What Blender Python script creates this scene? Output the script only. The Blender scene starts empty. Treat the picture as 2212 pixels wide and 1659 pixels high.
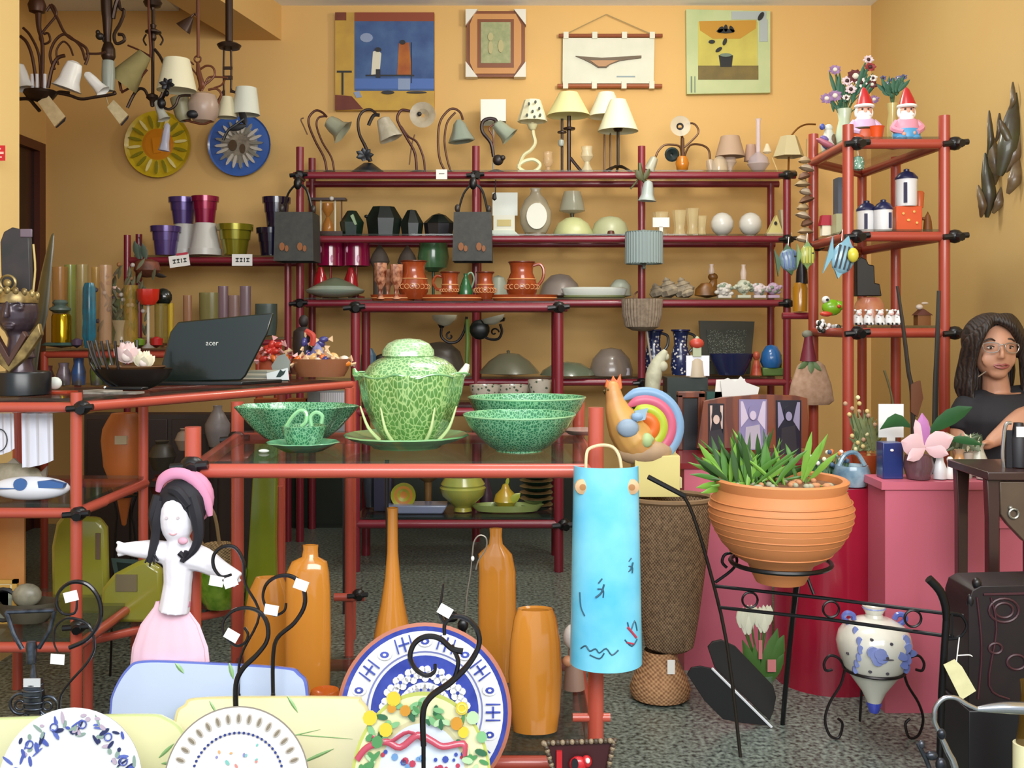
import bpy, bmesh, math, random
from mathutils import Vector, Matrix
random.seed(7)
sc = bpy.context.scene
COL = sc.collection
F = 2200.0; CX = 1106.0; HY = 700.0; H = 1.02      # focal length in px, horizon row, eye height (the shop floor is raised above the street)
PI = math.pi
# ---------------------------------------------------------------- camera, world, daylight, exposure
cam = bpy.data.cameras.new('camera'); co = bpy.data.objects.new('camera', cam); COL.objects.link(co)
co.location = (0, 0, H); co.rotation_euler = (PI/2, 0, 0)
cam.sensor_width = 36; cam.lens = 36*F/2212; cam.shift_y = -(829.5-HY)/2212; cam.clip_start = .05
sc.camera = co
sc.view_settings.view_transform = 'Standard'; sc.view_settings.look = 'None'
sc.view_settings.exposure = 0.12; sc.view_settings.gamma = 1
w = bpy.data.worlds.new('sky'); sc.world = w; w.use_nodes = True
w.node_tree.nodes['Background'].inputs[0].default_value = (.80, .90, 1, 1)
w.node_tree.nodes['Background'].inputs[1].default_value = .8
def area(name, loc, aim, sx, sy, power, col, spread=180):
    l = bpy.data.lights.new(name, 'AREA'); l.shape = 'RECTANGLE'; l.size = sx; l.size_y = sy
    l.energy = power; l.color = col; l.spread = math.radians(spread)
    o = bpy.data.objects.new(name, l); COL.objects.link(o); o.location = loc
    o.rotation_euler = (Vector(aim)-Vector(loc)).to_track_quat('-Z', 'Y').to_euler(); return o
area('daylight_from_street', (.4, -.25, 1.95), (.1, 2.6, .8), 2.8, 1.1, 98, (1, .99, .97))
pl_ = bpy.data.lights.new('ceiling_bulb_light', 'POINT'); pl_.energy = 26; pl_.color = (1, .95, .84); pl_.shadow_soft_size = .12
po_ = bpy.data.objects.new('ceiling_bulb_light', pl_); COL.objects.link(po_); po_.location = (.6, 3.95, 2.33)
area('ceiling_lamp_light', (.35, 2.5, 2.6), (.35, 2.7, 0), 1.0, .6, 20, (1, .97, .93))

# ---------------------------------------------------------------- materials
def lin(h):
    h = h.lstrip('#'); o = []
    for i in (0, 2, 4):
        c = int(h[i:i+2], 16)/255; o.append(c/12.92 if c <= .04045 else ((c+.055)/1.055)**2.4)
    return (o[0], o[1], o[2], 1)
_mc = {}
def _new(key):
    m = bpy.data.materials.new('m%d' % len(_mc)); m.use_nodes = True; _mc[key] = m
    return m, m.node_tree, m.node_tree.nodes['Principled BSDF']
def M(h, rough=.45, metal=0, n=None, bump=0, coat=0, alpha=1):
    """plain surface; n=(scale, hex2, contrast) blends a second colour in by noise"""
    key = ('M', h, rough, metal, n, bump, coat, alpha)
    if key in _mc: return _mc[key]
    m, t, p = _new(key)
    p.inputs['Base Color'].default_value = lin(h); p.inputs['Roughness'].default_value = rough
    p.inputs['Metallic'].default_value = metal; p.inputs['Coat Weight'].default_value = coat
    p.inputs['Alpha'].default_value = alpha; p.inputs['Coat Roughness'].default_value = .08
    if n or bump:
        tc = t.nodes.new('ShaderNodeTexCoord'); no = t.nodes.new('ShaderNodeTexNoise')
        no.inputs['Scale'].default_value = n[0] if n else 60; no.inputs['Detail'].default_value = 4
        t.links.new(tc.outputs['Object'], no.inputs['Vector'])
        if n:
            r = t.nodes.new('ShaderNodeValToRGB'); c = n[2] if len(n) > 2 else .15
            r.color_ramp.elements[0].position = .5-c; r.color_ramp.elements[1].position = .5+c
            r.color_ramp.elements[0].color = lin(h); r.color_ramp.elements[1].color = lin(n[1])
            t.links.new(no.outputs['Fac'], r.inputs[0]); t.links.new(r.outputs[0], p.inputs['Base Color'])
        if bump:
            b = t.nodes.new('ShaderNodeBump'); b.inputs['Strength'].default_value = bump; b.inputs['Distance'].default_value = .004
            t.links.new(no.outputs['Fac'], b.inputs['Height']); t.links.new(b.outputs[0], p.inputs['Normal'])
    return m
def V(h1, h2, scale, pos=.3, rough=.3, feat='F1', h3=None, bump=0, coat=0, sc3=(1, 1, 1)):
    """cell pattern: spots (F1) or net (DISTANCE_TO_EDGE)"""
    key = ('V', h1, h2, scale, pos, rough, feat, h3, bump, coat, sc3)
    if key in _mc: return _mc[key]
    m, t, p = _new(key)
    tc = t.nodes.new('ShaderNodeTexCoord'); mp = t.nodes.new('ShaderNodeMapping'); mp.inputs['Scale'].default_value = sc3
    vo = t.nodes.new('ShaderNodeTexVoronoi'); vo.feature = feat; vo.inputs['Scale'].default_value = scale
    t.links.new(tc.outputs['Object'], mp.inputs[0]); t.links.new(mp.outputs[0], vo.inputs['Vector'])
    r = t.nodes.new('ShaderNodeValToRGB'); e = r.color_ramp.elements
    e[0].position = max(0, pos-.06); e[1].position = pos+.06; e[0].color = lin(h1); e[1].color = lin(h2)
    if h3:
        x = e.new(min(.98, pos*2)); x.color = lin(h3)
    t.links.new(vo.outputs['Distance'], r.inputs[0]); t.links.new(r.outputs[0], p.inputs['Base Color'])
    p.inputs['Roughness'].default_value = rough; p.inputs['Coat Weight'].default_value = coat
    if bump:
        b = t.nodes.new('ShaderNodeBump'); b.inputs['Strength'].default_value = bump; b.inputs['Distance'].default_value = .003
        t.links.new(vo.outputs['Distance'], b.inputs['Height']); t.links.new(b.outputs[0], p.inputs['Normal'])
    return m
def W(h1, h2, scale, axis='Z', dist=0, rough=.5, bump=0, kind='BANDS', lo=.3, hi=.7, coat=0):
    key = ('W', h1, h2, scale, axis, dist, rough, bump, kind, lo, hi, coat)
    if key in _mc: return _mc[key]
    m, t, p = _new(key)
    tc = t.nodes.new('ShaderNodeTexCoord'); wv = t.nodes.new('ShaderNodeTexWave'); wv.wave_type = kind
    if kind == 'BANDS': wv.bands_direction = axis
    wv.inputs['Scale'].default_value = scale; wv.inputs['Distortion'].default_value = dist
    t.links.new(tc.outputs['Object'], wv.inputs['Vector'])
    r = t.nodes.new('ShaderNodeValToRGB'); e = r.color_ramp.elements
    e[0].position = lo; e[1].position = hi; e[0].color = lin(h1); e[1].color = lin(h2)
    t.links.new(wv.outputs['Fac'], r.inputs[0]); t.links.new(r.outputs[0], p.inputs['Base Color'])
    p.inputs['Roughness'].default_value = rough; p.inputs['Coat Weight'].default_value = coat
    if bump:
        b = t.nodes.new('ShaderNodeBump'); b.inputs['Strength'].default_value = bump; b.inputs['Distance'].default_value = .004
        t.links.new(wv.outputs['Fac'], b.inputs['Height']); t.links.new(b.outputs[0], p.inputs['Normal'])
    return m
def weave(h1, h2, sx, sz, rough=.8):
    key = ('weave', h1, h2, sx, sz)
    if key in _mc: return _mc[key]
    m, t, p = _new(key)
    tc = t.nodes.new('ShaderNodeTexCoord'); sep = t.nodes.new('ShaderNodeSeparateXYZ'); t.links.new(tc.outputs['Object'], sep.inputs[0])
    def sn(o, k):
        a = t.nodes.new('ShaderNodeMath'); a.operation = 'MULTIPLY'; a.inputs[1].default_value = k; t.links.new(o, a.inputs[0])
        b = t.nodes.new('ShaderNodeMath'); b.operation = 'SINE'; t.links.new(a.outputs[0], b.inputs[0]); return b.outputs[0]
    mu = t.nodes.new('ShaderNodeMath'); mu.operation = 'MULTIPLY'
    t.links.new(sn(sep.outputs[0], sx), mu.inputs[0]); t.links.new(sn(sep.outputs[2], sz), mu.inputs[1])
    no = t.nodes.new('ShaderNodeTexNoise'); no.inputs['Scale'].default_value = 90; t.links.new(tc.outputs['Object'], no.inputs['Vector'])
    ad = t.nodes.new('ShaderNodeMath'); ad.operation = 'MULTIPLY_ADD'; ad.inputs[1].default_value = .35; t.links.new(mu.outputs[0], ad.inputs[0]); t.links.new(no.outputs['Fac'], ad.inputs[2])
    r = t.nodes.new('ShaderNodeValToRGB'); e = r.color_ramp.elements; e[0].position = .2; e[1].position = .75
    e[0].color = lin(h1); e[1].color = lin(h2); t.links.new(ad.outputs[0], r.inputs[0]); t.links.new(r.outputs[0], p.inputs['Base Color'])
    b = t.nodes.new('ShaderNodeBump'); b.inputs['Strength'].default_value = .6; b.inputs['Distance'].default_value = .004
    t.links.new(ad.outputs[0], b.inputs['Height']); t.links.new(b.outputs[0], p.inputs['Normal'])
    p.inputs['Roughness'].default_value = rough
    return m
def G(h, alpha=.35, rough=.08):  # thin glass
    return M(h, rough, 0, alpha=alpha)

# ---------------------------------------------------------------- mesh builder, in photo pixels scaled to the thing's distance
class B:
    def __init__(s): s.v = []; s.f = []; s.fm = []; s.m = 0; s.k = 0; s.bev = 0; s.flat = False; s.remesh = 0
    def M(s, i): s.m = i; return s
    def mark(s): s.k = len(s.v); return s
    def bv(s, w): s.bev = w; return s
    def fl(s): s.flat = True; return s
    def add(s, vs, fs):
        n = len(s.v); s.v += [tuple(v) for v in vs]; s.f += [tuple(i+n for i in f) for f in fs]; s.fm += [s.m]*len(fs); return s
    def rot(s, ang, axis='Y', pv=(0, 0, 0)):   # turn what was added since mark(); pv = (x, y_row, depth)
        R = Matrix.Rotation(math.radians(ang), 3, axis); c = Vector((pv[0], pv[2], -pv[1]))
        for i in range(s.k, len(s.v)): s.v[i] = tuple(R @ (Vector(s.v[i])-c)+c)
        return s
    def mov(s, dx=0, dy=0, dd=0):
        for i in range(s.k, len(s.v)): a = s.v[i]; s.v[i] = (a[0]+dx, a[1]+dd, a[2]-dy)
        return s
    def lathe(s, cx, prof, n=24, dep=0, sy=1, rib=0, rn=12, ax='z', cy=0, sx=1, sz=1):
        """prof (r, row) around a vertical axis; ax='y': prof (r, depth) around the viewing axis at (cx, cy)"""
        vs = []; fs = []; rings = []
        for r, h in prof:
            if abs(r) < 1e-6:
                vs.append((cx, dep, -h) if ax == 'z' else (cx, dep+h, -cy)); rings.append([len(vs)-1]); continue
            ring = []
            for i in range(n):
                a = 2*PI*i/n; q = r*(1+rib*math.cos(rn*a)) if rib else r
                if ax == 'z': vs.append((cx+q*math.cos(a)*sx, dep+q*math.sin(a)*sy, -h))
                else: vs.append((cx+q*math.cos(a)*sx, dep+h, -cy+q*math.sin(a)*sz))
                ring.append(len(vs)-1)
            rings.append(ring)
        for a, b in zip(rings, rings[1:]):
            if len(a) == 1 and len(b) == 1: continue
            for i in range(n):
                j = (i+1) % n
                if len(a) == 1: fs.append((a[0], b[j], b[i]))
                elif len(b) == 1: fs.append((a[i], a[j], b[0]))
                else: fs.append((a[i], a[j], b[j], b[i]))
        return s.add(vs, fs)
    def dish(s, cx, cy, segs, n=40, dep=0, sx=1, sz=1):
        """plate facing the viewer; segs [(r, depth, mat)], each mat colours the ring up to the next point"""
        for (a, b) in zip(segs, segs[1:]):
            s.m = a[2]; s.lathe(cx, [(a[0], a[1]), (b[0], b[1])], n, dep, ax='y', cy=cy, sx=sx, sz=sz)
        return s
    def tube(s, pts, r, n=7, k=4, closed=False, flat=1):
        P = [Vector((p[0], p[2] if len(p) > 2 else 0, -p[1])) for p in pts]; m = len(P)
        Q = []; R = []
        rr = r if isinstance(r, (list, tuple)) else [r]*m
        if k > 1 and m > 2:
            for i in range(m if closed else m-1):
                p0 = P[(i-1) % m] if (closed or i > 0) else P[0]; p1 = P[i]; p2 = P[(i+1) % m]
                p3 = P[(i+2) % m] if (closed or i+2 < m) else P[-1]
                for t in range(k):
                    u = t/k
                    Q.append(.5*((2*p1)+(-p0+p2)*u+(2*p0-5*p1+4*p2-p3)*u*u+(-p0+3*p1-3*p2+p3)*u**3))
                    R.append(rr[i]*(1-u)+rr[(i+1) % m]*u)
            if not closed: Q.append(P[-1]); R.append(rr[-1])
        else: Q = P; R = rr
        vs = []; fs = []; N = len(Q); up = None
        for i in range(N):
            a = Q[(i-1) % N] if (closed or i > 0) else Q[0]; b = Q[(i+1) % N] if (closed or i < N-1) else Q[-1]
            d = (b-a); d = d.normalized() if d.length > 1e-9 else Vector((0, 0, 1))
            if up is None: up = d.cross(Vector((.31, .84, .2))).normalized()
            up = (up-d*up.dot(d)); up = up.normalized() if up.length > 1e-6 else d.orthogonal().normalized()
            sd = d.cross(up)
            for j in range(n):
                an = 2*PI*j/n; vs.append(Q[i]+(up*math.cos(an)+sd*math.sin(an)*flat)*R[i])
        for i in range(N if closed else N-1):
            for j in range(n):
                a = i*n+j; b = i*n+(j+1) % n; c = ((i+1) % N)*n+(j+1) % n; d = ((i+1) % N)*n+j
                fs.append((a, b, c, d))
        if not closed: fs.append(tuple(range(n-1, -1, -1))); fs.append(tuple((N-1)*n+j for j in range(n)))
        return s.add(vs, fs)
    def box(s, x0, y0, x1, y1, d0=0, d1=10):
        vs = [(x, d, -y) for x in (x0, x1) for d in (d0, d1) for y in (y0, y1)]
        return s.add(vs, [(0, 1, 3, 2), (4, 6, 7, 5), (0, 4, 5, 1), (2, 3, 7, 6), (0, 2, 6, 4), (1, 5, 7, 3)])
    def poly(s, pts, d0=0, d1=4):
        n = len(pts); vs = [(p[0], d0, -p[1]) for p in pts]+[(p[0], d1, -p[1]) for p in pts]
        return s.add(vs, [tuple(range(n)), tuple(range(2*n-1, n-1, -1))]+[(i, i+n, (i+1) % n+n, (i+1) % n) for i in range(n)])
    def slab(s, pts, y0, y1):  # plan outline (x, depth) between rows y0 and y1
        n = len(pts); vs = [(p[0], p[1], -y0) for p in pts]+[(p[0], p[1], -y1) for p in pts]
        return s.add(vs, [tuple(range(n)), tuple(range(2*n-1, n-1, -1))]+[(i, i+n, (i+1) % n+n, (i+1) % n) for i in range(n)])
    def ball(s, x, y, rx, ry=None, rd=None, dep=0, n=14):
        ry = ry or rx; rd = rd or rx; m = max(6, n//2)
        k0 = len(s.v)
        s.lathe(0, [(math.sin(PI*i/m), math.cos(PI*(m-i)/m)) for i in range(m+1)], n)
        for i in range(k0, len(s.v)): a = s.v[i]; s.v[i] = (x+a[0]*rx, dep+a[1]*rd, -y+a[2]*ry)
        return s
    def spot(s, x, y, rx, ry=None, dep=0, th=2, n=12, ang=0):
        ry = ry or rx; c, q = math.cos(math.radians(ang)), math.sin(math.radians(ang)); pts = []
        for i in range(n):
            a = 2*PI*i/n; u = rx*math.cos(a); v = ry*math.sin(a); pts.append((x+u*c-v*q, y+u*q+v*c))
        return s.poly(pts, dep-th, dep+th*.5)
    def ring(s, cx, cy, r, t, dep=0, n=20, rz=None, hor=False, sd=1):
        rz = rz or r
        if hor: pts = [(cx+r*math.cos(2*PI*i/n), cy, dep+r*sd*math.sin(2*PI*i/n)) for i in range(n)]
        else: pts = [(cx+r*math.cos(2*PI*i/n), cy+rz*math.sin(2*PI*i/n), dep) for i in range(n)]
        return s.tube(pts, t, 6, 1, True)
    def spiral(s, cx, cy, r0, r1, a0, a1, t, dep=0, n=18, pre=(), post=()):
        pts = list(pre)
        for i in range(n+1):
            u = i/n; a = math.radians(a0+(a1-a0)*u); r = r0+(r1-r0)*u; pts.append((cx+r*math.cos(a), cy-r*math.sin(a), dep))
        return s.tube(pts+list(post), t, 6, 2)
    def leaf(s, x0, y0, x1, y1, w, d0=0, d1=0, sag=0, th=.8):
        a = Vector((x0, d0, -y0)); b = Vector((x1, d1, -y1)); L = b-a
        sd = L.cross(Vector((0, 1, .2))); sd = sd.normalized() if sd.length > 1e-6 else Vector((1, 0, 0))
        vs = []; pr = [0.25, .8, 1, .75, .05]
        for i, q in enumerate(pr):
            u = i/4; c = a+L*u+Vector((0, 0, -sag*4*u*(1-u)))
            vs += [c-sd*w*q, c+Vector((0, -th-w*.18*q, 0)), c+sd*w*q, c+Vector((0, th*.4, 0))]
        fs = []
        for i in range(4):
            for j in range(4): fs.append((i*4+j, i*4+(j+1) % 4, (i+1)*4+(j+1) % 4, (i+1)*4+j))
        return s.add(vs, fs+[(0, 1, 2, 3), (19, 18, 17, 16)])

def mesh(b, mats, name, px, py, s, zoff):
    me = bpy.data.meshes.new(name)
    me.from_pydata([((x-px)*s, y*s, (z+py)*s-zoff) for x, y, z in b.v], [], b.f)
    mats = mats if isinstance(mats, (list, tuple)) else [mats]
    for m in mats: me.materials.append(m)
    me.polygons.foreach_set('material_index', [min(i, len(mats)-1) for i in b.fm])
    bm = bmesh.new(); bm.from_mesh(me); bmesh.ops.recalc_face_normals(bm, faces=bm.faces); bm.to_mesh(me); bm.free()
    me.polygons.foreach_set('use_smooth', [not b.flat]*len(me.polygons))
    if not b.flat: me.set_sharp_from_angle(angle=.75)
    me.update(); return me
def P(px, py, d): return Vector(((px-CX)*d/F, d, H-(py-HY)*d/F))
def row(z, d): return HY+(H-z)*F/d
S = {}
def _parts(parent, parts, px, py, s, zoff):
    for p in parts:
        nm, b, mt = p[:3]; lab = None; sub = []
        for e in p[3:]:
            if isinstance(e, str): lab = e
            else: sub = e
        o = bpy.data.objects.new(nm, mesh(b, mt, nm, px, py, s, zoff)); COL.objects.link(o); o.parent = parent
        fin(o, b, s)
        if lab: o['label'] = lab
        _parts(o, sub, px, py, s, zoff)
def fin(o, b, s):
    if b.remesh:
        r = o.modifiers.new('r', 'REMESH'); r.mode = 'VOXEL'; r.voxel_size = b.remesh; r.use_smooth_shade = True
        q = o.modifiers.new('s', 'SMOOTH'); q.factor = .6; q.iterations = 6
    if b.bev:
        m = o.modifiers.new('b', 'BEVEL'); m.width = b.bev*s; m.segments = 2; m.limit_method = 'ANGLE'; m.angle_limit = .7
def _walk(parts):
    for p in parts:
        yield p[1]
        for e in p[3:]:
            if not isinstance(e, str): yield from _walk(e)
def T(name, label, cat, px, py, d, parts, z=None, group=None, rz=0, lay=None, kind=None):
    """one thing. parts absolute in photo pixels at distance d; z snaps its lowest point onto that height.
    a single part named None makes the thing one mesh"""
    s = d/F
    bs = list(_walk(parts)); lo = min(min(v[2] for v in b.v) for b in bs)
    if z is not None:
        py = row(z, d); zoff = (lo+py)*s; loc = P(px, py, d)
    else:
        py = -lo; zoff = 0; loc = P(px, py, d)
    if parts[0][0] is None:
        o = bpy.data.objects.new(name, mesh(parts[0][1], parts[0][2], name, px, py, s, zoff)); fin(o, parts[0][1], s)
    else:
        o = bpy.data.objects.new(name, None); o.empty_display_size = .05
    COL.objects.link(o)
    o.location = loc; o.rotation_euler = (0, 0, math.radians(rz))
    if kind: o['kind'] = kind
    if cat: o['label'] = label; o['category'] = cat
    if group: o['group'] = group
    _parts(o, parts[1:] if parts[0][0] is None else parts, px, py, s, zoff)
    return o
def dup(o, loc, label, group=None, rz=None, sc_=1, mats=None):
    c = o.copy(); COL.objects.link(c); c.location = loc; c['label'] = label; c.scale = (sc_,)*3
    if rz is not None: c.rotation_euler = (0, 0, math.radians(rz))
    if group: c['group'] = group
    def rec(a, b):
        for ch in list(a.children):
            if ch.get('_d'): continue
            k = ch.copy(); COL.objects.link(k); k.parent = b; rec(ch, k)
    rec(o, c)
    return c
def many(name, mt, *bs):  # several like parts, each its own mesh
    return [(name, b, mt) for b in bs]
def WB():  # builder in metres, for setting and racks
    return B()
def metre(name, b, mats, parent=None, kind=None):
    me = mesh(b, mats, name, 0, 0, 1, 0); o = bpy.data.objects.new(name, me); COL.objects.link(o); o.parent = parent
    if kind: o['kind'] = kind
    return o
def mbox(b, x0, x1, y0, y1, z0, z1): return b.box(x0, -z1, x1, -z0, y0, y1)
# ---------------------------------------------------------------- shared surfaces
WALL = M('#dbb370', .75, n=(1.6, '#d6ac69', .35)); WALLR_SHADED = M('#cbae72', .7, n=(1.2, '#c6a264', .3))  # right wall is a greyer copy, with its shading put into the colour
IRON = M('#1d1a1c', .4, .5); RUST = M('#5a2c1c', .45, .4); BRONZE = M('#3a2a20', .4, .6); WHITE = M('#f2f2ee', .3)
CARD = M('#f4f2ec', .7); CREAM = M('#f0ecc4', .7); FROST = M('#dfe0d2', .3, alpha=.85); GLASS = G('#e8f0ea', .28)
RB = M('#7e2230', .35, coat=.3); RF = M('#b4503f', .32, coat=.4); RR = M('#a04030', .35, coat=.3)
CLAMP = M('#101214', .35); CHROME = M('#b8bcc2', .18, .9)
PANE = M('#2c3a33', .04, alpha=.34, coat=.5)
PINK = M('#c66579', .42); PINKD = M('#9c1230', .25, coat=.5)

# ---------------------------------------------------------------- the room
def st(name, b, m): return metre(name, b, m, None, 'structure')
terr = V('#55645c', '#2c342f', 95, .33, .22, 'F1', '#5a4650')
st('floor', mbox(B(), -2.6, 2.1, .6, 5.4, -.1, 0), M('#2c322e', .3, n=(85, '#869288', .16)))
st('ceiling', mbox(B(), -1.7, 2.1, .6, 5.4, 2.646, 2.75), M('#eef4fa', .8))
st('ceiling_left', mbox(B(), -2.6, -1.7, .6, 5.4, 2.618, 2.75), M('#e9eef2', .8))
st('wall_back', mbox(B(), -2.6, 2.1, 5.2, 5.4, 0, 2.75), WALL)
st('wall_right', mbox(B(), 1.834, 2.0, .6, 5.2, 0, 2.75), WALLR_SHADED)
b = B(); X = -2.378
mbox(b, X-.12, X, .6, 4.2, 0, 2.75); mbox(b, X-.12, X, 5.12, 5.2, 0, 2.75); mbox(b, X-.12, X, 4.2, 5.12, 1.9, 2.75)
st('wall_left', b, WALL)
b = B(); mbox(b, X-.02, X+.018, 4.15, 4.215, 0, 1.93); mbox(b, X-.02, X+.018, 5.09, 5.155, 0, 1.93); mbox(b, X-.02, X+.018, 4.215, 5.09, 1.885, 1.93)
st('trim_1', b, M('#57291a', .4))
dr = st('door_1', mbox(B(), X-.05, X-.01, 4.215, 5.09, 0, 1.885), W('#3d1a14', '#2c120e', 3, 'Y', 2, .35))
hb = B(); mbox(hb, X-.01, X+.006, 4.97, 5.01, .86, 1.02); hb.tube([(X+.0, -.95, 4.99), (X+.045, -.95, 4.99), (X+.05, -.95, 4.9)], .008, 8, 3)
metre('door_handle', hb, CHROME, dr)
b = B(); b.slab([(-1.418, 5.2), (-1.177, 5.2), (-2.09, .6), (-2.33, .6)], -2.66, -2.469); st('trim_2', b, WALL)
# shop-front pillar at the left edge, painted pale yellow, with its red fire call sticker
st('wall_pillar', mbox(B(), -2.35, -1.548, 3.0, 3.2, 0, 2.62), M('#e9c884', .7))
b = B(); b.box(-14, 314, 11, 346, 0, 1)
sg = B().box(-14, 314, 11, 347, 0, 1); sg.M(1); sg.box(-8, 320, 2, 323, -1, 1); sg.box(-4, 328, 8, 333, -1, 1); sg.box(-8, 338, 4, 341, -1, 1)
T('safety_sticker', 'small red and white safety sticker on the pale yellow pillar', 'sign', -1, 347, 2.998, [(None, sg, [M('#c8202c', .4), M('#f0c0b0', .5)])])

# ---------------------------------------------------------------- pipe racks
def rack(name, label, posts, rails, boards, clamps, m, r=.018, group=None, extra=()):
    x0, y0 = posts[0][0], posts[0][1]
    t = bpy.data.objects.new(name, None); COL.objects.link(t); t.location = (x0, y0, 0); t['label'] = label; t['category'] = 'rack'
    if group: t['group'] = group
    def put(nm, b, mt):
        b.v = [(a[0]-x0, a[1]-y0, a[2]) for a in b.v]; metre(nm, b, mt, t)
    for (x, y, z0, z1) in posts: put('post', B().tube([(x, -z0, y), (x, -z1, y)], r, 12, 1), m)
    for (p, q, z) in rails: put('rail', B().tube([(p[0], -z, p[1]), (q[0], -z, q[1])], r*.92, 12, 1), m)
    for (pts, z) in boards: put('shelf', B().slab(pts, -(z+.008), -z), PANE)
    for c in clamps:
        b = B(); x, y, z = c[:3]
        b.ball(x, -z, r*1.5, r*1.3, r*1.5, y-r*.5, 10); b.tube([(x, -z, y-r), (x+r*.5, -z+r*.3, y-r*2.6)], r*.75, 8, 1); b.tube([(x-r*2.4, -z+r*.2, y-r*1.2), (x+r*2.2, -z-r*.2, y-r*1.2)], r*.55, 8, 1)
        put('clamp', b, CLAMP)
    for nm, b, mt in extra: put(nm, b, mt)
    return t
def XX(px, d): return (px-CX)*d/F
def ZZ(py, d): return H-(py-HY)*d/F
# long unit along the back wall
d0, d1 = 4.78, 5.08; R = .018
zs = [ZZ(379, d0), ZZ(517, d0), ZZ(655, d0), ZZ(826, d0)]
xs = [XX(p, d0) for p in (648, 1028, 1386, 1700)]
S1, S2, S3, S4 = [z+R+.009 for z in zs]          # top faces of the glass
posts = [(x, d0, 0, ZZ(t, d0)) for x, t in zip(xs, (318, 316, 316, 372))]+[(xs[0]-.002, d1, 0, ZZ(342, d1)), (xs[1], d1, 0, 1.72), (xs[3], d1, 0, 1.72)]
rails = []; boards = []
for i, z in enumerate(zs):
    xe = xs[3]+(.04 if i == 0 else .02); xa = xs[0]-.03
    if i == 3: xa = xs[1]-.36
    rails += [((xa, d0), (xe, d0), z), ((xa, d1), (xe, d1), z)]
    boards.append(([(xa+.02, d0-.005), (xe, d0-.005), (xe, d1+.005), (xa+.02, d1+.005)], z+R))
rack('pipe_rack', 'long dark red pipe shelving with glass shelves along the back wall, loaded with table lamps', posts, rails, boards,
     [(xs[0], d0, zs[0]), (xs[1], d0, zs[0]), (xs[0], d0, zs[2]), (xs[3], d0, zs[0]), (xs[3], d0, zs[1]), (xs[3], d0, zs[2]), (xs[2], d0, zs[3])], RB, R)
# left part of the back wall
z = ZZ(562, d0); SL = z+R*.9+.009; xa, xb = XX(326, d0), XX(622, d0)
z2 = ZZ(740, d0)
rack('pipe_rack', 'dark red pipe shelf at the left of the back wall carrying coloured flower pots', [(xb, d0, 0, ZZ(545, d0)), (XX(275, d0), d0, 0, ZZ(508, d0)), (XX(300, 5.05), 5.05, 0, ZZ(506, 5.05)), (xb, 5.05, 0, z+.02)],
     [((xa-.1, d0), (xb+.02, d0), z), ((xa-.1, 5.05), (xb, 5.05), z), ((XX(275, d0), d0), (xb, d0), z2)], [([(xa-.08, d0), (xb, d0), (xb, 5.05), (xa-.08, 5.05)], z+R*.9), ([(XX(275, d0), d0), (xb, d0), (xb, 5.05), (XX(275, d0), 5.05)], z2+R*.9)], [], RB, .016)
SL2 = z2+R*.9+.009
# stepped middle unit
e0, e1 = 4.2, 4.5; xa, xb = XX(768, e0), XX(1207, e0); zt, zm, zl = ZZ(664, e0), ZZ(890, e0), ZZ(1132, e0); R = .0195
rack('pipe_rack', 'dark red pipe rack in the middle of the shop carrying terracotta jugs on its top', [(xa, e0, 0, zt+.02), (xb, e0, 0, zt+.02), (xa, e1, 0, zt), (xb, e1, 0, zt)],
     [r for zz in (zt, zm, zl) for r in (((xa-.02, e0), (xb+.035, e0), zz), ((xa, e1), (xb, e1), zz))]+[((x, e0), (x, e1), zz) for x in (xa, xb) for zz in (zt, zl)],
     [([(xa, e0), (xb, e0), (xb, e1), (xa, e1)], zz+R) for zz in (zt, zm, zl)], [(xa, e0, zt), (xb, e0, zt), (xb+.02, e0, zl)], RB, R)
# low dark cabinet along the back wall
c_ = bpy.data.objects.new('low_cabinet', None); COL.objects.link(c_); c_.location = (-.4, 4.9, 0); c_['label'] = 'long low dark green cabinet at the foot of the back wall behind the racks'; c_['category'] = 'cabinet'
for nm, q in [('body', mbox(B(), XX(610, 4.95), XX(1260, 4.95), 5.1, 5.195, 0, .28))]+[('door', mbox(B(), XX(614+i*162, 4.95), XX(770+i*162, 4.95), 5.094, 5.1, .02, .27)) for i in range(4)]:
    q.v = [(v[0]+.4, v[1]-4.9, v[2]) for v in q.v]; metre(nm, q, M('#232a22', .4), c_)
MT, MM, ML = zt+R+.008, zm+R+.008, zl+R+.008
# front table with the green majolica
f0, f1 = 2.1, 2.7; R = .0165; z = ZZ(1017, f0); FT = z+R*.7+.008; zb = .115; FB = zb+R+.008
xa, xb, xc, xd = XX(417, f0), XX(1287, f0), XX(513, f1), XX(1250, f1)
rack('display_table', 'coral red pipe table in front with a glass top holding green leaf pottery', [(xa, f0, 0, ZZ(922, f0)), (xb, f0, 0, ZZ(880, f0)), (xc, f1, 0, ZZ(868, f1)), (xd, f1, 0, ZZ(868, f1))],
     [((xa, f0), (xb, f0), z), ((xc, f1), (xd, f1), z), ((xa, f0), (xc, f1), z), ((xb, f0), (xd, f1), z), ((xa, f0), (xb, f0), zb), ((xc, f1), (xd, f1), zb), ((xa, f0), (xc, f1), zb), ((xb, f0), (xd, f1), zb)],
     [([(xa, f0), (xb, f0), (xd, f1), (xc, f1)], z+R*.7), ([(xa, f0), (xb, f0), (xd, f1), (xc, f1)], zb+R)],
     [(xa, f0, z+.012), (xc, f1, z)], RF, R,
     extra=[('rail', B().tube([(XX(1237, 2.1), -ZZ(1550, 2.1), 2.1), (XX(1318, 2.1), -ZZ(1550, 2.1), 2.1)], .009, 10, 1), RF)])
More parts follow.
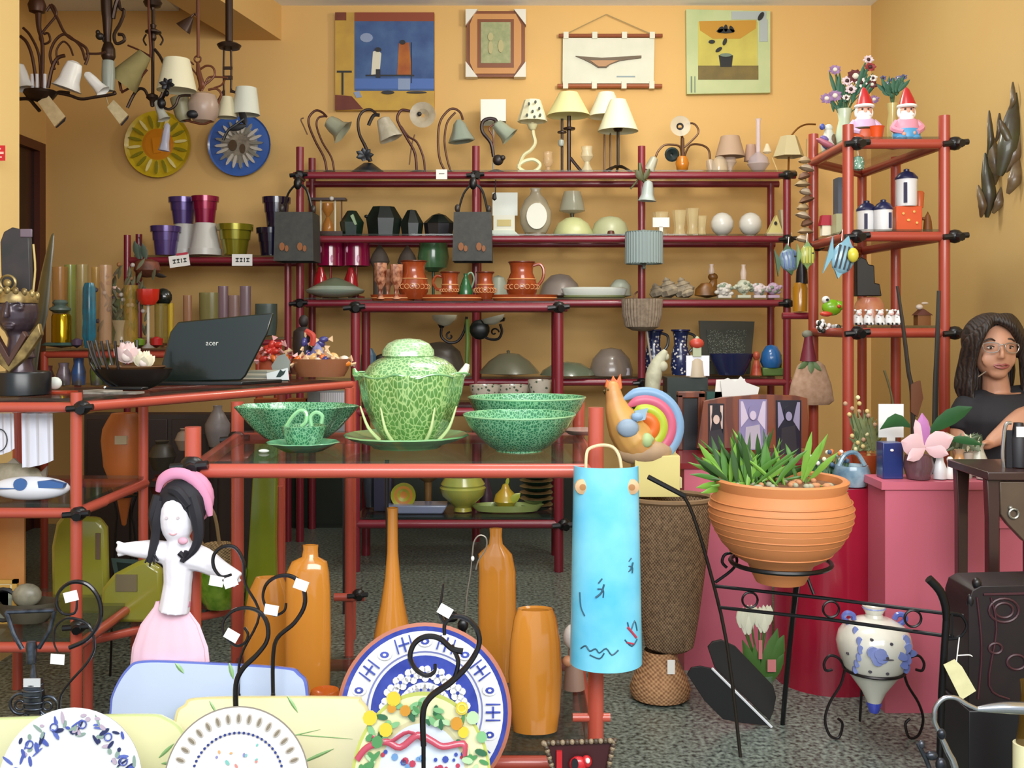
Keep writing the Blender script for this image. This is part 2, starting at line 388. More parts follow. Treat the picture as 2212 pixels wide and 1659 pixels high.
# laptop counter, set at an angle
zc = ZZ(880, 2.4); R = .0135; LC = zc+R+.008
p1, p2 = Vector((XX(165, 2.4), 2.4)), Vector((XX(760, 3.3), 3.3)); u = (p2-p1).normalized(); nv = Vector((-u.y, u.x))
q1, q2 = p1+nv*.34, p2+nv*.30
rack('counter', 'coral pipe counter with dark glass top holding the laptop', [(p2.x, p2.y, 0, zc+.01), (q2.x, q2.y, 0, zc), (q1.x, q1.y, 0, zc), (XX(752, 3.1), 3.12, 0, zc)],
     [(tuple(p1), tuple(p2), zc), (tuple(p2), tuple(q2), zc), (tuple(q1), tuple(q2), zc), ((XX(722, 3.1), 3.1), (XX(788, 3.1), 3.1), ZZ(1290, 3.1))],
     [([tuple(p1), tuple(p2), tuple(q2), tuple(q1)], zc+R)], [(XX(775, 3.1), 3.1, ZZ(1283, 3.1))], RF, R)
# left front unit
g0, g1 = 2.4, 2.85; xa, xb = XX(-230, g0), XX(165, g0); z3, z4 = ZZ(1108, g0), ZZ(1398, g0)
rack('pipe_rack', 'coral pipe rack at the left edge with the bust on its top', [(xb, g0, 0, zc+.035), (XX(38, g1), g1, 0, zc), (XX(165, g0)-.005, g1, 0, zc), (xa, g0, 0, zc)],
     [r for zz in (zc, z3, z4) for r in (((xa, g0), (xb+.0, g0), zz), ((xa, g1), (xb, g1), zz), ((xb, g0), (xb, g1), zz))]+[((xb, g0), (XX(225, 2.55), 2.55), z3)],
     [([(xa, g0), (xb, g0), (xb, g1), (xa, g1)], zz+R) for zz in (zc, z3, z4)], [(XX(180, g0), g0, zc), (XX(172, g0), g0, z3), (XX(172, g0), g0, ZZ(1350, g0))], RF, R)
L3, L4 = z3+R+.008, z4+R+.008
# low rack with olive pottery behind the doll
z5 = ZZ(1385, 2.62); xa, xb = XX(190, 2.62), XX(600, 2.62)
rack('pipe_rack', 'low coral pipe shelf carrying olive green pottery behind the doll', [(xa, 2.62, 0, z5+.02), (XX(603, 2.9), 2.9, 0, ZZ(1050, 2.9)), (xa, 2.95, 0, z5)],
     [((xa, 2.62), (XX(500, 2.9), 2.9), z5), ((xa, 2.95), (XX(603, 2.9), 2.95), z5), ((xa, 2.62), (xa, 2.95), z5)], [([(xa, 2.62), (XX(500, 2.9), 2.9), (XX(603, 2.9), 2.95), (xa, 2.95)], z5+R)], [], RF, .0125)
L5 = z5+R+.008
# rack with the glass vases behind the counter
h0, h1 = 3.9, 4.2; z6 = ZZ(766, h0); z7 = ZZ(850, h0); xa, xb = XX(96, h0), XX(560, h0)
rack('pipe_rack', 'red pipe rack behind the counter crowded with glass vases', [(xa, h0, 0, z6+.01), (xb, h0, 0, z6), (xa, h1, 0, z6), (xb, h1, 0, z6)],
     [((xa, h0), (xb, h0), z6), ((xa, h1), (xb, h1), z6), ((xa, h0), (xa, h1), z6), ((xa, h0), (xb, h0), z7)], [([(xa, h0-.02), (xb, h0-.02), (xb, h1), (xa, h1)], z6+.016), ([(xa, h0), (xb, h0), (xb, h1), (xa, h1)], z7+.016)], [], RR, .014)
VS = z6+.024; VS2 = z7+.024
# right corner unit
A_, B_, C_, D_, E_ = (XX(1832, 3.3), 3.3), (XX(2040, 3.3), 3.3), (XX(1757, 3.68), 3.68), (XX(1862, 3.96), 3.96), (XX(1935, 3.68), 3.68)
zz8 = [ZZ(311, 3.3), ZZ(511, 3.3), ZZ(719, 3.3)]; R = .0175
rails = []
for z in zz8: rails += [(A_, B_, z), (C_, A_, z), (D_, B_, z), (C_, D_, z)]
rack('corner_rack', 'tall coral red pipe corner rack with garden gnomes on its top shelf', [A_+(0, ZZ(270, 3.3)), B_+(0, ZZ(250, 3.3)), C_+(0, ZZ(290, 3.68)), D_+(0, zz8[0]+.02), E_+(0, zz8[0]+.02)],
     rails, [([A_, B_, D_, C_], z+R*.9) for z in zz8], [(B_[0]+.03, B_[1], z) for z in zz8]+[(A_[0]+.025, A_[1], z) for z in zz8]+[(C_[0]+.01, C_[1], zz8[1])], RR, R)
C1, C2, C3 = [z+R*.9+.008 for z in zz8]
# ---------------------------------------------------------------- pictures on the back wall
dW = 5.165
AMB = M('#c07a38', .4, coat=.3); YEL = M('#c9a23e', .6, n=(9, '#b08a3c', .2)); NAVY = M('#27427a', .6, n=(9, '#4a6a9a', .25)); DKB = M('#1c1c22', .5)
b = B().box(724, 27, 938, 238, 0, 14)
b.M(1).box(766, 45, 938, 196, -1, 2); b.M(2).box(766, 27, 938, 46, -1.2, 2).M(3).poly([(724, 205), (760, 208), (785, 236), (724, 238)], -1.2, 2)
b.M(4).box(766, 170, 938, 192, -1.5, 2); b.M(3).box(724, 27, 748, 44, -1.4, 2); b.M(6).box(738, 155, 742, 205, -1.5, 2).box(728, 153, 760, 157, -1.6, 2)
b.M(5).poly([(802, 162), (806, 112), (816, 108), (824, 116), (820, 160)], -2, 2); b.M(6).spot(817, 108, 7, 5, -2).box(812, 150, 822, 168, -2.4, 2)
b.M(7).poly([(858, 162), (862, 94), (884, 92), (890, 164)], -2, 2); b.M(6).spot(870, 92, 6, 5, -2.4).box(790, 162, 895, 165, -2.6, 2).box(888, 92, 890, 180, -2.2, 2)
b.M(8).spot(792, 82, 14, 10, -1.4, 1).box(860, 170, 886, 194, -2, 2).poly([(764, 200), (776, 196), (782, 210), (770, 212)], -1.4, 2)
b.M(6).spot(838, 200, 14, 4, -1.2).spot(900, 200, 22, 2.5, -1.2)
T('painting', 'large unframed painting of two figures on a blue ground with ochre borders', 'painting', 830, 238, dW, [(None, b.mark(), [YEL, NAVY, M('#8a4026', .6), M('#5a2018', .6, n=(8, '#7a3a22', .2)), M('#4a6cb0', .6), M('#d8d4c0', .6), DKB, M('#c2781e', .6, n=(6, '#8a3a1a', .2)), M('#8898b8', .7)])])
b = B().poly([(1018, 24), (1120, 24), (1134, 52), (1134, 138), (1118, 166), (1022, 166), (1008, 138), (1008, 52)], 0, 14)
b.M(1).poly([(1024, 31), (1114, 31), (1126, 54), (1126, 136), (1112, 160), (1026, 160), (1015, 136), (1015, 54)], -4, 2); b.M(0).box(1032, 43, 1110, 147, -6, 0); b.M(2).box(1039, 50, 1103, 138, -7, 0)
b.M(3).spot(1060, 82, 6, 9, -7.5).spot(1060, 105, 5, 14, -7.5).spot(1082, 102, 6, 14, -7.5)
cb = []
for x, y, a, c in ((1006, 22, 1, 1), (1136, 22, -1, 1), (1006, 168, 1, -1), (1136, 168, -1, -1)): cb.append(B().poly([(x, y), (x+26*a, y), (x, y+34*c)], -8, 12))
T('picture_frame', 'brown octagonal wooden frame with white packing corners around a green print', 'picture frame', 1070, 168, dW, [('frame', b, [M('#7c4420', .4), M('#c28a4e', .5), M('#8a9468', .6, n=(40, '#a4a67c', .2)), M('#b0a878', .6)]), ]+many('corner_guard', M('#e0ddd2', .7), *cb))
# boat wall hanging
b = B().poly([(1216, 82), (1414, 82), (1412, 180), (1215, 180)], 0, 2)
for x in (1222, 1284, 1348, 1408): b.box(x-5, 70, x+6, 84, -5, 5).box(x-6, 176, x+5, 192, -5, 5)
ob = B().poly([(1243, 122), (1300, 126), (1385, 121), (1385, 126), (1340, 132), (1318, 140), (1310, 147), (1292, 147), (1278, 138), (1262, 130)], -5, 1).M(1).poly([(1274, 132), (1335, 132), (1316, 140), (1308, 145), (1292, 145)], -7, 0)
ob.M(2).box(1332, 164, 1372, 167, -1, 1)
T('wall_hanging', 'white canvas hanging with a wooden half boat, between two brown rods', 'wall hanging', 1318, 192, 5.17, [('canvas', b, M('#dcdccc', .8, n=(12, '#d0d2c0', .3))), ('rod', B().tube([(1207, 77), (1431, 77)], 4, 8, 1), M('#8a4a2c', .5)), ('rod', B().tube([(1204, 186), (1430, 186)], 4.5, 8, 1), M('#9a5530', .5)),
  ('cord', B().tube([(1222, 74), (1310, 31), (1408, 74)], 1, 5, 1), M('#a08c60', .7)), ('boat_model', ob, [M('#5c4a30', .5), M('#a87c50', .5), M('#8a9aa0', .6)])])
b = B().poly([(1482, 20), (1664, 24), (1664, 200), (1484, 203)], 0, 14)
b.M(1).box(1508, 48, 1636, 142, -1, 2).M(2).box(1508, 142, 1638, 172, -1.2, 2).M(3).poly([(1510, 46), (1634, 44), (1632, 62), (1598, 84), (1540, 84), (1512, 66)], -1.6, 2)
b.M(4).poly([(1552, 120), (1583, 120), (1580, 145), (1556, 145)], -2.4, 2).spot(1567, 68, 20, 5, -2.4).spot(1556, 65, 5, 8, -2.4, ang=40).spot(1567, 62, 4, 8, -2.4).spot(1580, 64, 4, 8, -2.4, ang=-30).spot(1537, 91, 7, 4, -2.4).spot(1565, 91, 4, 8, -2.4, ang=20).spot(1552, 108, 8, 4, -2.4, ang=-35)
b.spot(1643, 36, 5, 10, -2.4, ang=30); b.M(5).spot(1567, 120, 13, 4, -3).box(1492, 165, 1495, 200, -1, 2).box(1500, 165, 1502, 200, -1, 2); b.M(6).box(1580, 25, 1655, 42, -1.2, 2).box(1640, 42, 1658, 90, -1.2, 2)
T('painting', 'pale green canvas painting of a black potted plant on a yellow ground', 'painting', 1574, 203, dW, [(None, b, [M('#c4cc9c', .7, n=(5, '#a8b884', .25)), M('#c8be5c', .7, n=(8, '#b4a850', .2)), M('#7c6a38', .7, n=(14, '#665a34', .2)), M('#b8882c', .7), M('#16181a', .6), M('#6a7c6c', .6), M('#a4aeae', .7)])])
# glass sun plates
b = B().dish(342, 312, [(0, -3, 0), (28, -4, 0), (34, -3, 2), (64, -1, 2), (72, -5, 2), (70, 2, 2)], 40)
b.M(1).poly([(330, 300), (352, 296), (350, 330), (334, 332)], -6, -2)
for i in range(18):
    a = i*20+7; c, s_ = math.cos(math.radians(a)), math.sin(math.radians(a)); b.M(3 if i % 3 else 4); b.spot(342+50*c, 312-50*s_, 15, 3.4, -4, 2, 8, -a)
T('sun_plate', 'yellow glass sun plate hung on the back wall', 'wall plate', 342, 384, 5.17, [(None, b, [M('#d88a1c', .25, coat=.5), M('#e09020', .25, coat=.4), M('#c2a416', .2, n=(14, '#d8bc2c', .2), coat=.6), M('#8a8420', .3), M('#f2e6a0', .2)])])
b = B().dish(518, 313, [(0, -4, 0), (34, -5, 1), (40, -4, 2), (64, -3, 2), (68, -6, 2), (66, 2, 2)], 44)
for i in range(20):
    a = i*18+4; c, s_ = math.cos(math.radians(a)), math.sin(math.radians(a)); b.M(3 if i % 3 else 1); b.spot(518+38*c, 313-38*s_, 15, 3.6, -6, 2, 8, -a)
b.M(4).spot(505, 315, 9, 12, -7).spot(526, 322, 6, 10, -7)
T('sun_plate', 'blue glass sun plate with pale rays hung on the back wall', 'wall plate', 518, 381, 5.17, [(None, b, [M('#7c7468', .25, n=(40, '#a8a090', .2)), M('#8a8880', .2), M('#3c66b4', .2, coat=.6), M('#c8c4bc', .15), M('#5a4a3a', .3)])])

# ---------------------------------------------------------------- lamps hanging from the ceiling at upper left (all reach their ceiling hooks)
def top(d): return row(2.618, d)
d = 3.85; t0 = top(d)
TUL = M('#eceae4', .3, alpha=.93)
def tulip(x, y, r, L, ang, b=None, flare=1.0):
    b = b or B(); b.mark(); b.lathe(x, [(r*.25, y-L*.5), (r*.62, y-L*.42), (r*.8, y-L*.1), (r*.86, y+L*.2), (r*1.12*flare, y+L*.46), (r*1.25*flare, y+L*.5), (r*1.05*flare, y+L*.44), (r*.76, y+L*.18), (r*.68, y-L*.1)], 20, rib=.05, rn=6)
    return b.rot(ang, 'Y', (x, y, 0))
fr = B().tube([(85, t0), (85, 8)], 2.5, 8, 1).lathe(80, [(0, -4), (14, -2), (19, 12), (16, 26), (5, 30), (0, 31)], 20)
fr.tube([(83, 26), (84, 60), (92, 100), (90, 190)], [7, 5, 4, 5], 8).tube([(100, 24), (112, 10), (122, 30), (108, 50), (98, 62), (86, 80), (94, 95), (108, 88), (104, 72), (94, 74)], 2.6)
fr.tube([(108, 10), (124, 40), (142, 74), (170, 92), (186, 104), (190, 122), (184, 140)], 3.2).tube([(44, 78), (58, 92), (70, 125), (80, 190)], 3.6).tube([(50, 60), (66, 78), (84, 120), (88, 190)], 3)
fr.tube([(118, 150), (108, 120), (118, 90), (138, 74), (160, 86), (176, 104), (184, 130)], 3).tube([(126, 140), (122, 110), (136, 90), (150, 100), (158, 120)], 2.2).tube([(104, 190), (112, 150), (124, 126), (140, 120)], 4)
fr.tube([(186, 116), (214, 116), (228, 112)], 2.6)
bt = B().lathe(87, [(0, 192), (33, 196), (35, 202), (26, 214), (8, 220), (0, 221)], 24, sy=.9).tube([(40, 214), (62, 214), (74, 226), (86, 240)], 4).tube([(118, 200), (150, 206), (175, 214), (205, 210), (247, 203), (245, 198)], 3.4).tube([(120, 204), (128, 198), (150, 200)], 3)
cd = B(); 
for x in (70, 80, 97): cd.tube([(x, 192), (x, 160)], 3.8, 8, 1)
T('chandelier', 'brown scrolled iron chandelier with white glass tulip shades at top left', 'chandelier', 85, 240, d, [('frame', fr, M('#4a2c1c', .45, .4)), ('bowl', bt, BRONZE), ('candle', cd, M('#dcd8dc', .4)),
   ('shade', tulip(153, 162, 26, 62, 18), TUL), ('shade', tulip(204, 178, 13, 56, -42), TUL), ('shade', tulip(46, 165, 18, 56, -14), TUL), ('price_tag', B().poly([(88, 223), (110, 208), (147, 254), (124, 276)], -14, -12).M(1).poly([(126, 278), (148, 256), (146, 264), (128, 279)], -15, -12), [M('#cdb88c', .7, n=(50, '#bba47a', .2)), DKB])])
d = 3.95; t0 = top(d)
T('hanging_lamp', 'bronze hanging lamp with a curled handle and small grey glass shade', 'hanging lamp', 232, 268, d, [('stem', B().tube([(226, t0), (230, 2), (232, 40), (232, 75), (233, 95)], [9, 12, 11, 8, 7], 10).tube([(233, 92), (234, 106), (234, 122), (233, 132)], [8, 14, 15, 10], 10).tube([(250, t0), (256, 0), (268, 22), (260, 50), (247, 74), (251, 94), (268, 88), (266, 76), (255, 74)], 3.6, 8).tube([(244, 40), (250, 12), (258, -10)], 5), BRONZE),
   ('ornament', B().ball(218, 80, 9, 8, 8, -6).ball(214, 72, 5, 6, 5, -6).leaf(222, 78, 232, 98, 5, -6), M('#2c241e', .4, .3)), ('shade', B().lathe(234, [(5, 128), (13, 132), (14, 165), (13, 196), (11, 196), (12, 165)], 18), M('#9aa094', .3, alpha=.8)),
   ('price_tag', B().tube([(228, 206), (234, 226)], 1.2, 5, 1).poly([(236, 234), (250, 218), (281, 250), (263, 270)], -12, -10).M(1).poly([(265, 272), (282, 252), (281, 258), (267, 274)], -13, -10), [M('#c4b48c', .7, n=(50, '#b0a078', .2)), DKB])])
d = 4.05; t0 = top(d)
b = B().mark().lathe(283, [(14, 110), (15, 112), (34, 190), (32, 190), (13, 112)], 24).rot(38, 'Y', (283, 150, 0)).mov(6, -2)
b.M(1).tube([(262, 200), (290, 182), (318, 150)], 2.6).tube([(276, 98), (300, 108), (326, 122)], 2)
T('hanging_lamp', 'tilted olive fabric lampshade with brown rims hanging beside the white tulips', 'hanging lamp', 285, 200, d, [('shade', b, [M('#8c8050', .8, n=(14, '#74693e', .25)), RUST]), ('stem', B().tube([(318, t0), (322, 60), (325, 122), (300, 136)], 2.6, 8, 2).tube([(262, 196), (258, 168), (268, 140), (290, 130)], 3), RUST)])
d = 4.1; t0 = top(d)
fr = B().tube([(330, t0), (330, 0)], 3, 8, 1).lathe(330, [(0, -8), (14, -4), (20, 6), (16, 14), (5, 17), (4, 22), (0, 23)], 20).tube([(331, 20), (331, 60)], 4, 8, 1).lathe(331, [(0, 50), (7, 54), (5, 62), (17, 68), (17, 71), (6, 74), (7, 82), (4, 88), (0, 90)], 16).tube([(330, 86), (330, 206)], 3.6, 8, 1)
fr.tube([(316, 74), (310, 86), (316, 98)], 2).tube([(345, 74), (352, 86), (346, 98)], 2).tube([(334, 106), (346, 122), (356, 143)], 3.4).tube([(275, 233), (288, 206), (300, 192), (312, 194), (320, 208), (328, 214), (344, 214), (352, 200)], 3.4)
fr.lathe(329, [(0, 200), (12, 206), (13, 212), (6, 218), (4, 230), (0, 232)], 14).tube([(340, 214), (352, 230), (366, 236), (380, 226), (388, 208), (412, 206)], 3)
sh = B().lathe(382, [(27, 128), (42, 196), (40, 196), (25, 129)], 28)
fl = B()
for i in range(6):
    a = i*60+10; fl.leaf(376, 192, 376+17*math.cos(math.radians(a)), 192+14*math.sin(math.radians(a)), 5, -44, -46)
fl.tube([(376, 192, -44), (366, 212, -30), (356, 214, -10)], 2.4).ball(354, 226, 9, 12, 9, -14).ball(366, 206, 6, 7, 6, -20)
T('hanging_lamp', 'dark iron hanging lamp with cream fabric shade and iron flower', 'hanging lamp', 350, 280, d, [('frame', fr, BRONZE), ('lampshade', sh, M('#ded8b8', .7)), ('iron_flower', fl, M('#17151a', .4, .3)), ('glass_shade', tulip(346, 238, 11, 44, -22), M('#b4b4a8', .3, alpha=.8)), ('glass_shade', tulip(358, 296, 10, 60, 8), M('#a8a8b8', .2, alpha=.75))])
d = 4.2; t0 = top(d)
T('spot_lamp', 'small rust brown cone spotlight under the ceiling beam', 'spotlight', 410, 78, d, [('shade', B().mark().lathe(405, [(4, 34), (7, 40), (18, 66), (16, 66), (5, 42)], 20).rot(38, 'Y', (405, 50, 0)), M('#3a2418', .4, .3)), ('arm', B().tube([(411, 38), (420, 30), (426, 24), (426, t0+6)], 2.6, 8, 2), M('#4a2a1a', .4, .3))])
fr = B().tube([(428, row(2.469, d)+2), (428, 124)], 3.4, 8, 1).ring(427, 128, 7, 2).tube([(427, 134), (430, 160), (436, 184), (430, 196)], [3, 6, 7, 3], 8)
fr.tube([(418, 140), (412, 134), (410, 142), (424, 160), (432, 172)], 2).tube([(432, 150), (446, 142), (460, 146), (464, 162), (452, 176), (442, 184), (436, 196)], 2.4).tube([(440, 190), (450, 168), (470, 166), (492, 168)], 2.2).tube([(450, 194), (468, 192), (478, 204), (472, 222), (468, 240), (460, 258), (440, 268), (410, 262), (392, 256), (379, 246)], 2.6).tube([(462, 190), (478, 184), (486, 172)], 2)
T('chandelier', 'rust brown curled iron chandelier with pinkish glass shades on a straight rod', 'chandelier', 430, 270, d, [('frame', fr, M('#6a3a22', .4, .3)), ('shade', B().mark().lathe(440, [(12, 200), (26, 206), (33, 226), (30, 250), (22, 262), (20, 260), (28, 248), (30, 226)], 22), M('#b8a090', .3, alpha=.7)),
  ('shade', B().mark().lathe(392, [(6, 206), (20, 210), (18, 250), (12, 262), (14, 248)], 18).rot(-14, 'Y', (392, 230, 0)), M('#9a9474', .4, alpha=.85)), ('socket', B().ball(424, 252, 13, 9, 10, -26), DKB)])
d = 4.3; t0 = row(2.469, d)
fr = B().lathe(495, [(0, t0+1), (8, t0+3), (8, 90), (20, 94), (26, 98), (22, 105), (8, 108), (0, 108)], 22).tube([(484, 104), (483, 150), (484, 214)], 2.4, 8, 1).tube([(499, 104), (500, 150), (499, 200)], 2.4, 8, 1).box(482, 144, 502, 150, -3, 3).box(482, 164, 502, 172, -4, 4).tube([(484, 196), (476, 210), (470, 222)], 3).tube([(499, 196), (512, 200), (524, 196)], 3)
lf = B().leaf(524, 236, 540, 280, 8, -24, -28).leaf(540, 276, 500, 286, 7, -28, -28).tube([(534, 262, -26), (516, 276, -28), (500, 288, -28), (490, 308, -28)], 3)
T('hanging_lamp', 'black iron two rod hanging lamp with pale fabric shades over the blue plate', 'hanging lamp', 495, 308, d, [('frame', fr, BRONZE), ('lampshade', B().lathe(532, [(22, 190), (29, 248), (27, 248), (20, 190)], 24), M('#c8cabc', .7)), ('lampshade', B().lathe(493, [(13, 212), (22, 256), (20, 256), (12, 213)], 22, dep=-10), M('#c6bfa0', .7)), ('iron_leaf', lf, M('#141214', .4, .3))])

# ---------------------------------------------------------------- top shelf of the back rack: lamps
d = 4.93
def base(b, x, y, r, h=8): return b.lathe(x, [(0, y-h), (r*.25, y-h), (r*.7, y-h*.45), (r, y-2), (r, y), (0, y)], 22)
FLG = M('#b8b098', .35, n=(30, '#d0cab8', .2), alpha=.85)
T('table_lamp', 'first gooseneck lamp on the top shelf, leftmost, two brown bows and round glass shade', 'table lamp', 712, 366, d, [('base', base(B(), 712, 366, 26), M('#3c1a18', .35)), ('arm', B().tube([(706, 360), (700, 330), (682, 296), (668, 262), (668, 242), (682, 228), (696, 232), (706, 242)], 2.6), M('#4c2418', .4, .4)), ('arm', B().tube([(722, 360), (716, 330), (696, 296), (684, 262), (688, 244), (704, 240)], 2.2), M('#4c2418', .4, .4)), ('tendril', B().tube([(664, 280), (656, 262), (650, 248), (656, 244)], 1.5), M('#6a4428', .4)), ('shade', tulip(724, 262, 21, 44, -52, flare=1.1), M('#a4a892', .3, alpha=.85))], z=S1)
fb = B(); base(fb, 795, 368, 40, 24)
for i in range(7): fb.leaf(790, 330, 790+20*math.cos(i*.9), 328+15*math.sin(i*.9), 6, -14, -18)
T('table_lamp', 'black gooseneck lamp with a big dark leafy base on the top shelf', 'table lamp', 795, 368, d, [('base', fb, M('#20242a', .35)), ('arm', B().tube([(800, 340), (790, 310), (776, 280), (774, 250), (784, 232), (800, 228), (812, 236)], [5, 4, 3.2, 3, 3, 3, 3]), M('#2c1a14', .4, .3)), ('arm', B().tube([(796, 262), (800, 252), (808, 240), (820, 240)], 4), M('#1c1618', .4)), ('shade', B().mark().lathe(836, [(6, 242), (14, 246), (20, 270), (26, 292), (23, 290), (17, 268)], 20, rib=.06, rn=5).rot(-22, 'Y', (836, 262, 0)).mov(-3, 2), FLG)], z=S1)
T('table_lamp', 'gooseneck lamp with a jagged star shaped glass shade, before the painting corner', 'table lamp', 904, 366, d, [('base', base(B(), 904, 366, 30, 9), M('#2a1a18', .4)), ('arm', B().tube([(900, 358), (896, 320), (880, 290), (864, 262), (858, 244), (866, 228), (880, 228), (894, 232)], 3), M('#4c2620', .4, .3)), ('arm', B().tube([(918, 360), (914, 328), (900, 296), (882, 284), (866, 262)], 2.4), M('#4c2620', .4, .3)), ('stake', B().tube([(884, 345), (890, 300), (896, 280)], 1.6), M('#6a4a2c', .5)), ('shade', B().dish(914, 240, [(4, -4, 0), (14, -10, 0), (28, -14, 0), (27, -12, 0), (12, -6, 0)], 18).M(1).ball(907, 238, 5, 5, 4, -12), [M('#a89c84', .35, n=(25, '#c0b49c', .2), alpha=.85), DKB])], z=S1)
T('table_lamp', 'gooseneck lamp with two tall bows and a bell glass shade', 'table lamp', 966, 368, d, [('base', base(B(), 968, 368, 26, 7), M('#25302c', .4)), ('arm', B().tube([(962, 362), (950, 336), (946, 296), (950, 256), (966, 232), (980, 226), (994, 234), (1000, 250)], 2.6), M('#54301c', .4, .3)), ('arm', B().tube([(974, 362), (966, 336), (960, 296), (966, 256), (984, 234)], 2.3), M('#54301c', .4, .3)), ('shade', B().mark().lathe(994, [(5, 250), (12, 258), (18, 276), (28, 296), (26, 298), (16, 278)], 22, rib=.05, rn=6).rot(-8, 'Y', (994, 274, 0)), M('#98a496', .3, alpha=.85))], z=S1)
T('table_lamp', 'dark looped gooseneck lamp with flower base and grey bell shade', 'table lamp', 1070, 368, d, [('base', base(B(), 1072, 368, 30, 10).ball(1076, 338, 12, 12, 10, -6).ball(1086, 334, 6, 6, 5, -12), M('#2c2420', .4)), ('arm', B().tube([(1066, 330), (1060, 300), (1042, 276), (1042, 256), (1054, 248), (1070, 250), (1072, 262)], 4), M('#2c1c1c', .4, .3)), ('tendril', B().tube([(1062, 322), (1066, 290), (1056, 270), (1066, 260)], 2), M('#6a3a24', .4)), ('shade', tulip(1086, 272, 18, 44, -46), M('#a4b09c', .3, alpha=.85))], z=S1)
T('table_lamp', 'white square shaded table lamp standing behind the looped gooseneck lamp', 'table lamp', 1066, 366, 5.05, [('lampshade', B().mark().lathe(1066, [(38, 202), (38, 248), (36, 248), (36, 202)], 4).rot(45, 'Z', (1066, 0, 0)).fl(), M('#e2e6dc', .7)), ('stem', B().tube([(1066, 248), (1066, 360)], 2.4, 8, 1).lathe(1066, [(0, 358), (16, 362), (16, 366), (0, 366)], 16), M('#b0aca0', .4))], z=S1)
b = B().mark().lathe(1150, [(18, 208), (33, 254), (31, 254), (16, 209)], 10).fl()
for i, (x, y) in enumerate(((1142, 222), (1156, 218), (1164, 232), (1150, 238), (1166, 246), (1138, 246), (1154, 250))): b.M(1).spot(x, y, 2.6, 3.2, -29, 4)
T('table_lamp', 'white wavy table lamp with dark spotted cream shade', 'table lamp', 1144, 366, d, [('lampshade', b, [M('#ece8c4', .7), M('#3c4038', .6)]), ('stem', B().tube([(1150, 256), (1152, 280), (1156, 300), (1146, 316), (1132, 326), (1124, 342), (1120, 356)], 4).lathe(1150, [(0, 258), (12, 260), (8, 270), (0, 276)], 14), M('#d8d4a8', .4)), ('base', B().tube([(1120, 352), (1132, 340), (1152, 336), (1166, 346), (1160, 358), (1140, 364)], 4, closed=True).box(1118, 360, 1168, 366, -10, 12), M('#dcdcb4', .4))], z=S1)
for (x, r, t, lab, c) in ((1184, 12, 318, 'small clear pinkish glass lamp beside the wavy white lamp', '#d8b890'), (1268, 14, 306, 'clear glass oil lamp between the iron tripod lamp and white cone lamp', '#e0d8b8')):
    T('glass_lamp', lab, 'glass lamp', x, 366, d, [('chimney', B().lathe(x, [(r*.9, t), (r*.8, t+10), (r, t+22), (r*.5, t+32), (r*.4, t+33)], 16), G(c, .4)), ('base', B().lathe(x, [(0, t+30), (r*.4, t+32), (r*.4, t+38), (r, 360), (r, 366), (0, 366)], 16), G(c, .5))], z=S1)
st_ = B().tube([(1214, 246), (1214, 364)], 3, 8, 1).tube([(1229, 240), (1229, 364)], 4.5, 8, 1).tube([(1232, 330), (1246, 348), (1260, 364)], 3.4).lathe(1214, [(0, 270), (10, 274), (10, 277), (0, 278)], 12).lathe(1230, [(0, 262), (13, 266), (12, 270), (0, 272)], 12).M(1).lathe(1212, [(0, 290), (6, 294), (7, 300), (5, 306), (0, 308)], 12, dep=-6)
T('table_lamp', 'twin column iron table lamp with a pale yellow cone shade', 'table lamp', 1225, 366, d, [('lampshade', B().lathe(1228, [(20, 190), (47, 240), (45, 240), (18, 191)], 28), M('#e4dfa0', .7)), ('stem', st_, [M('#2c1a16', .4, .3), M('#a0a8a0', .3)]), ('base', B().box(1200, 361, 1262, 366, -10, 12), M('#4a1c18', .4))], z=S1)
T('table_lamp', 'tall white coolie shade lamp half hidden behind its shorter twin', 'table lamp', 1312, 366, 5.02, [('lampshade', B().lathe(1310, [(17, 184), (40, 236), (38, 236), (15, 185)], 28), M('#ecead0', .7)), ('stem', B().tube([(1306, 236), (1305, 364)], 2, 8, 1).tube([(1318, 236), (1318, 364)], 2, 8, 1).box(1300, 362, 1326, 366, -8, 8), M('#6a4628', .4))], z=S1)
cr = B().tube([(1335, 266), (1335, 352)], 3.2, 8, 1).lathe(1335, [(0, 264), (11, 268), (8, 274), (0, 276)], 14)
for a in range(5): c, q = math.cos(a*1.257+.3), math.sin(a*1.257+.3); cr.tube([(1335, 350, 0), (1335+14*c, 352, 14*q), (1335+34*c, 362, 30*q), (1335+38*c, 366, 33*q)], [3, 3, 2.6, 2])
T('table_lamp', 'slim dark iron lamp on spread feet with a cream coolie shade', 'table lamp', 1335, 366, d, [('lampshade', B().lathe(1335, [(17, 206), (44, 274), (42, 274), (15, 207)], 30), M('#e8e9c8', .7)), ('stem', cr, M('#2c2016', .4, .3))], z=S1)
v = B().tube([(1472, 366), (1474, 340), (1474, 290)], [3, 5, 4], 8).tube([(1472, 322), (1468, 308), (1450, 304), (1434, 306), (1422, 318), (1416, 332)], 2.4).tube([(1478, 330), (1490, 306), (1512, 304), (1530, 314), (1534, 336)], 2.4).tube([(1478, 310), (1494, 296), (1508, 280), (1506, 266), (1496, 258), (1484, 260)], 2.2).tube([(1474, 290), (1470, 276), (1468, 268)], 3)
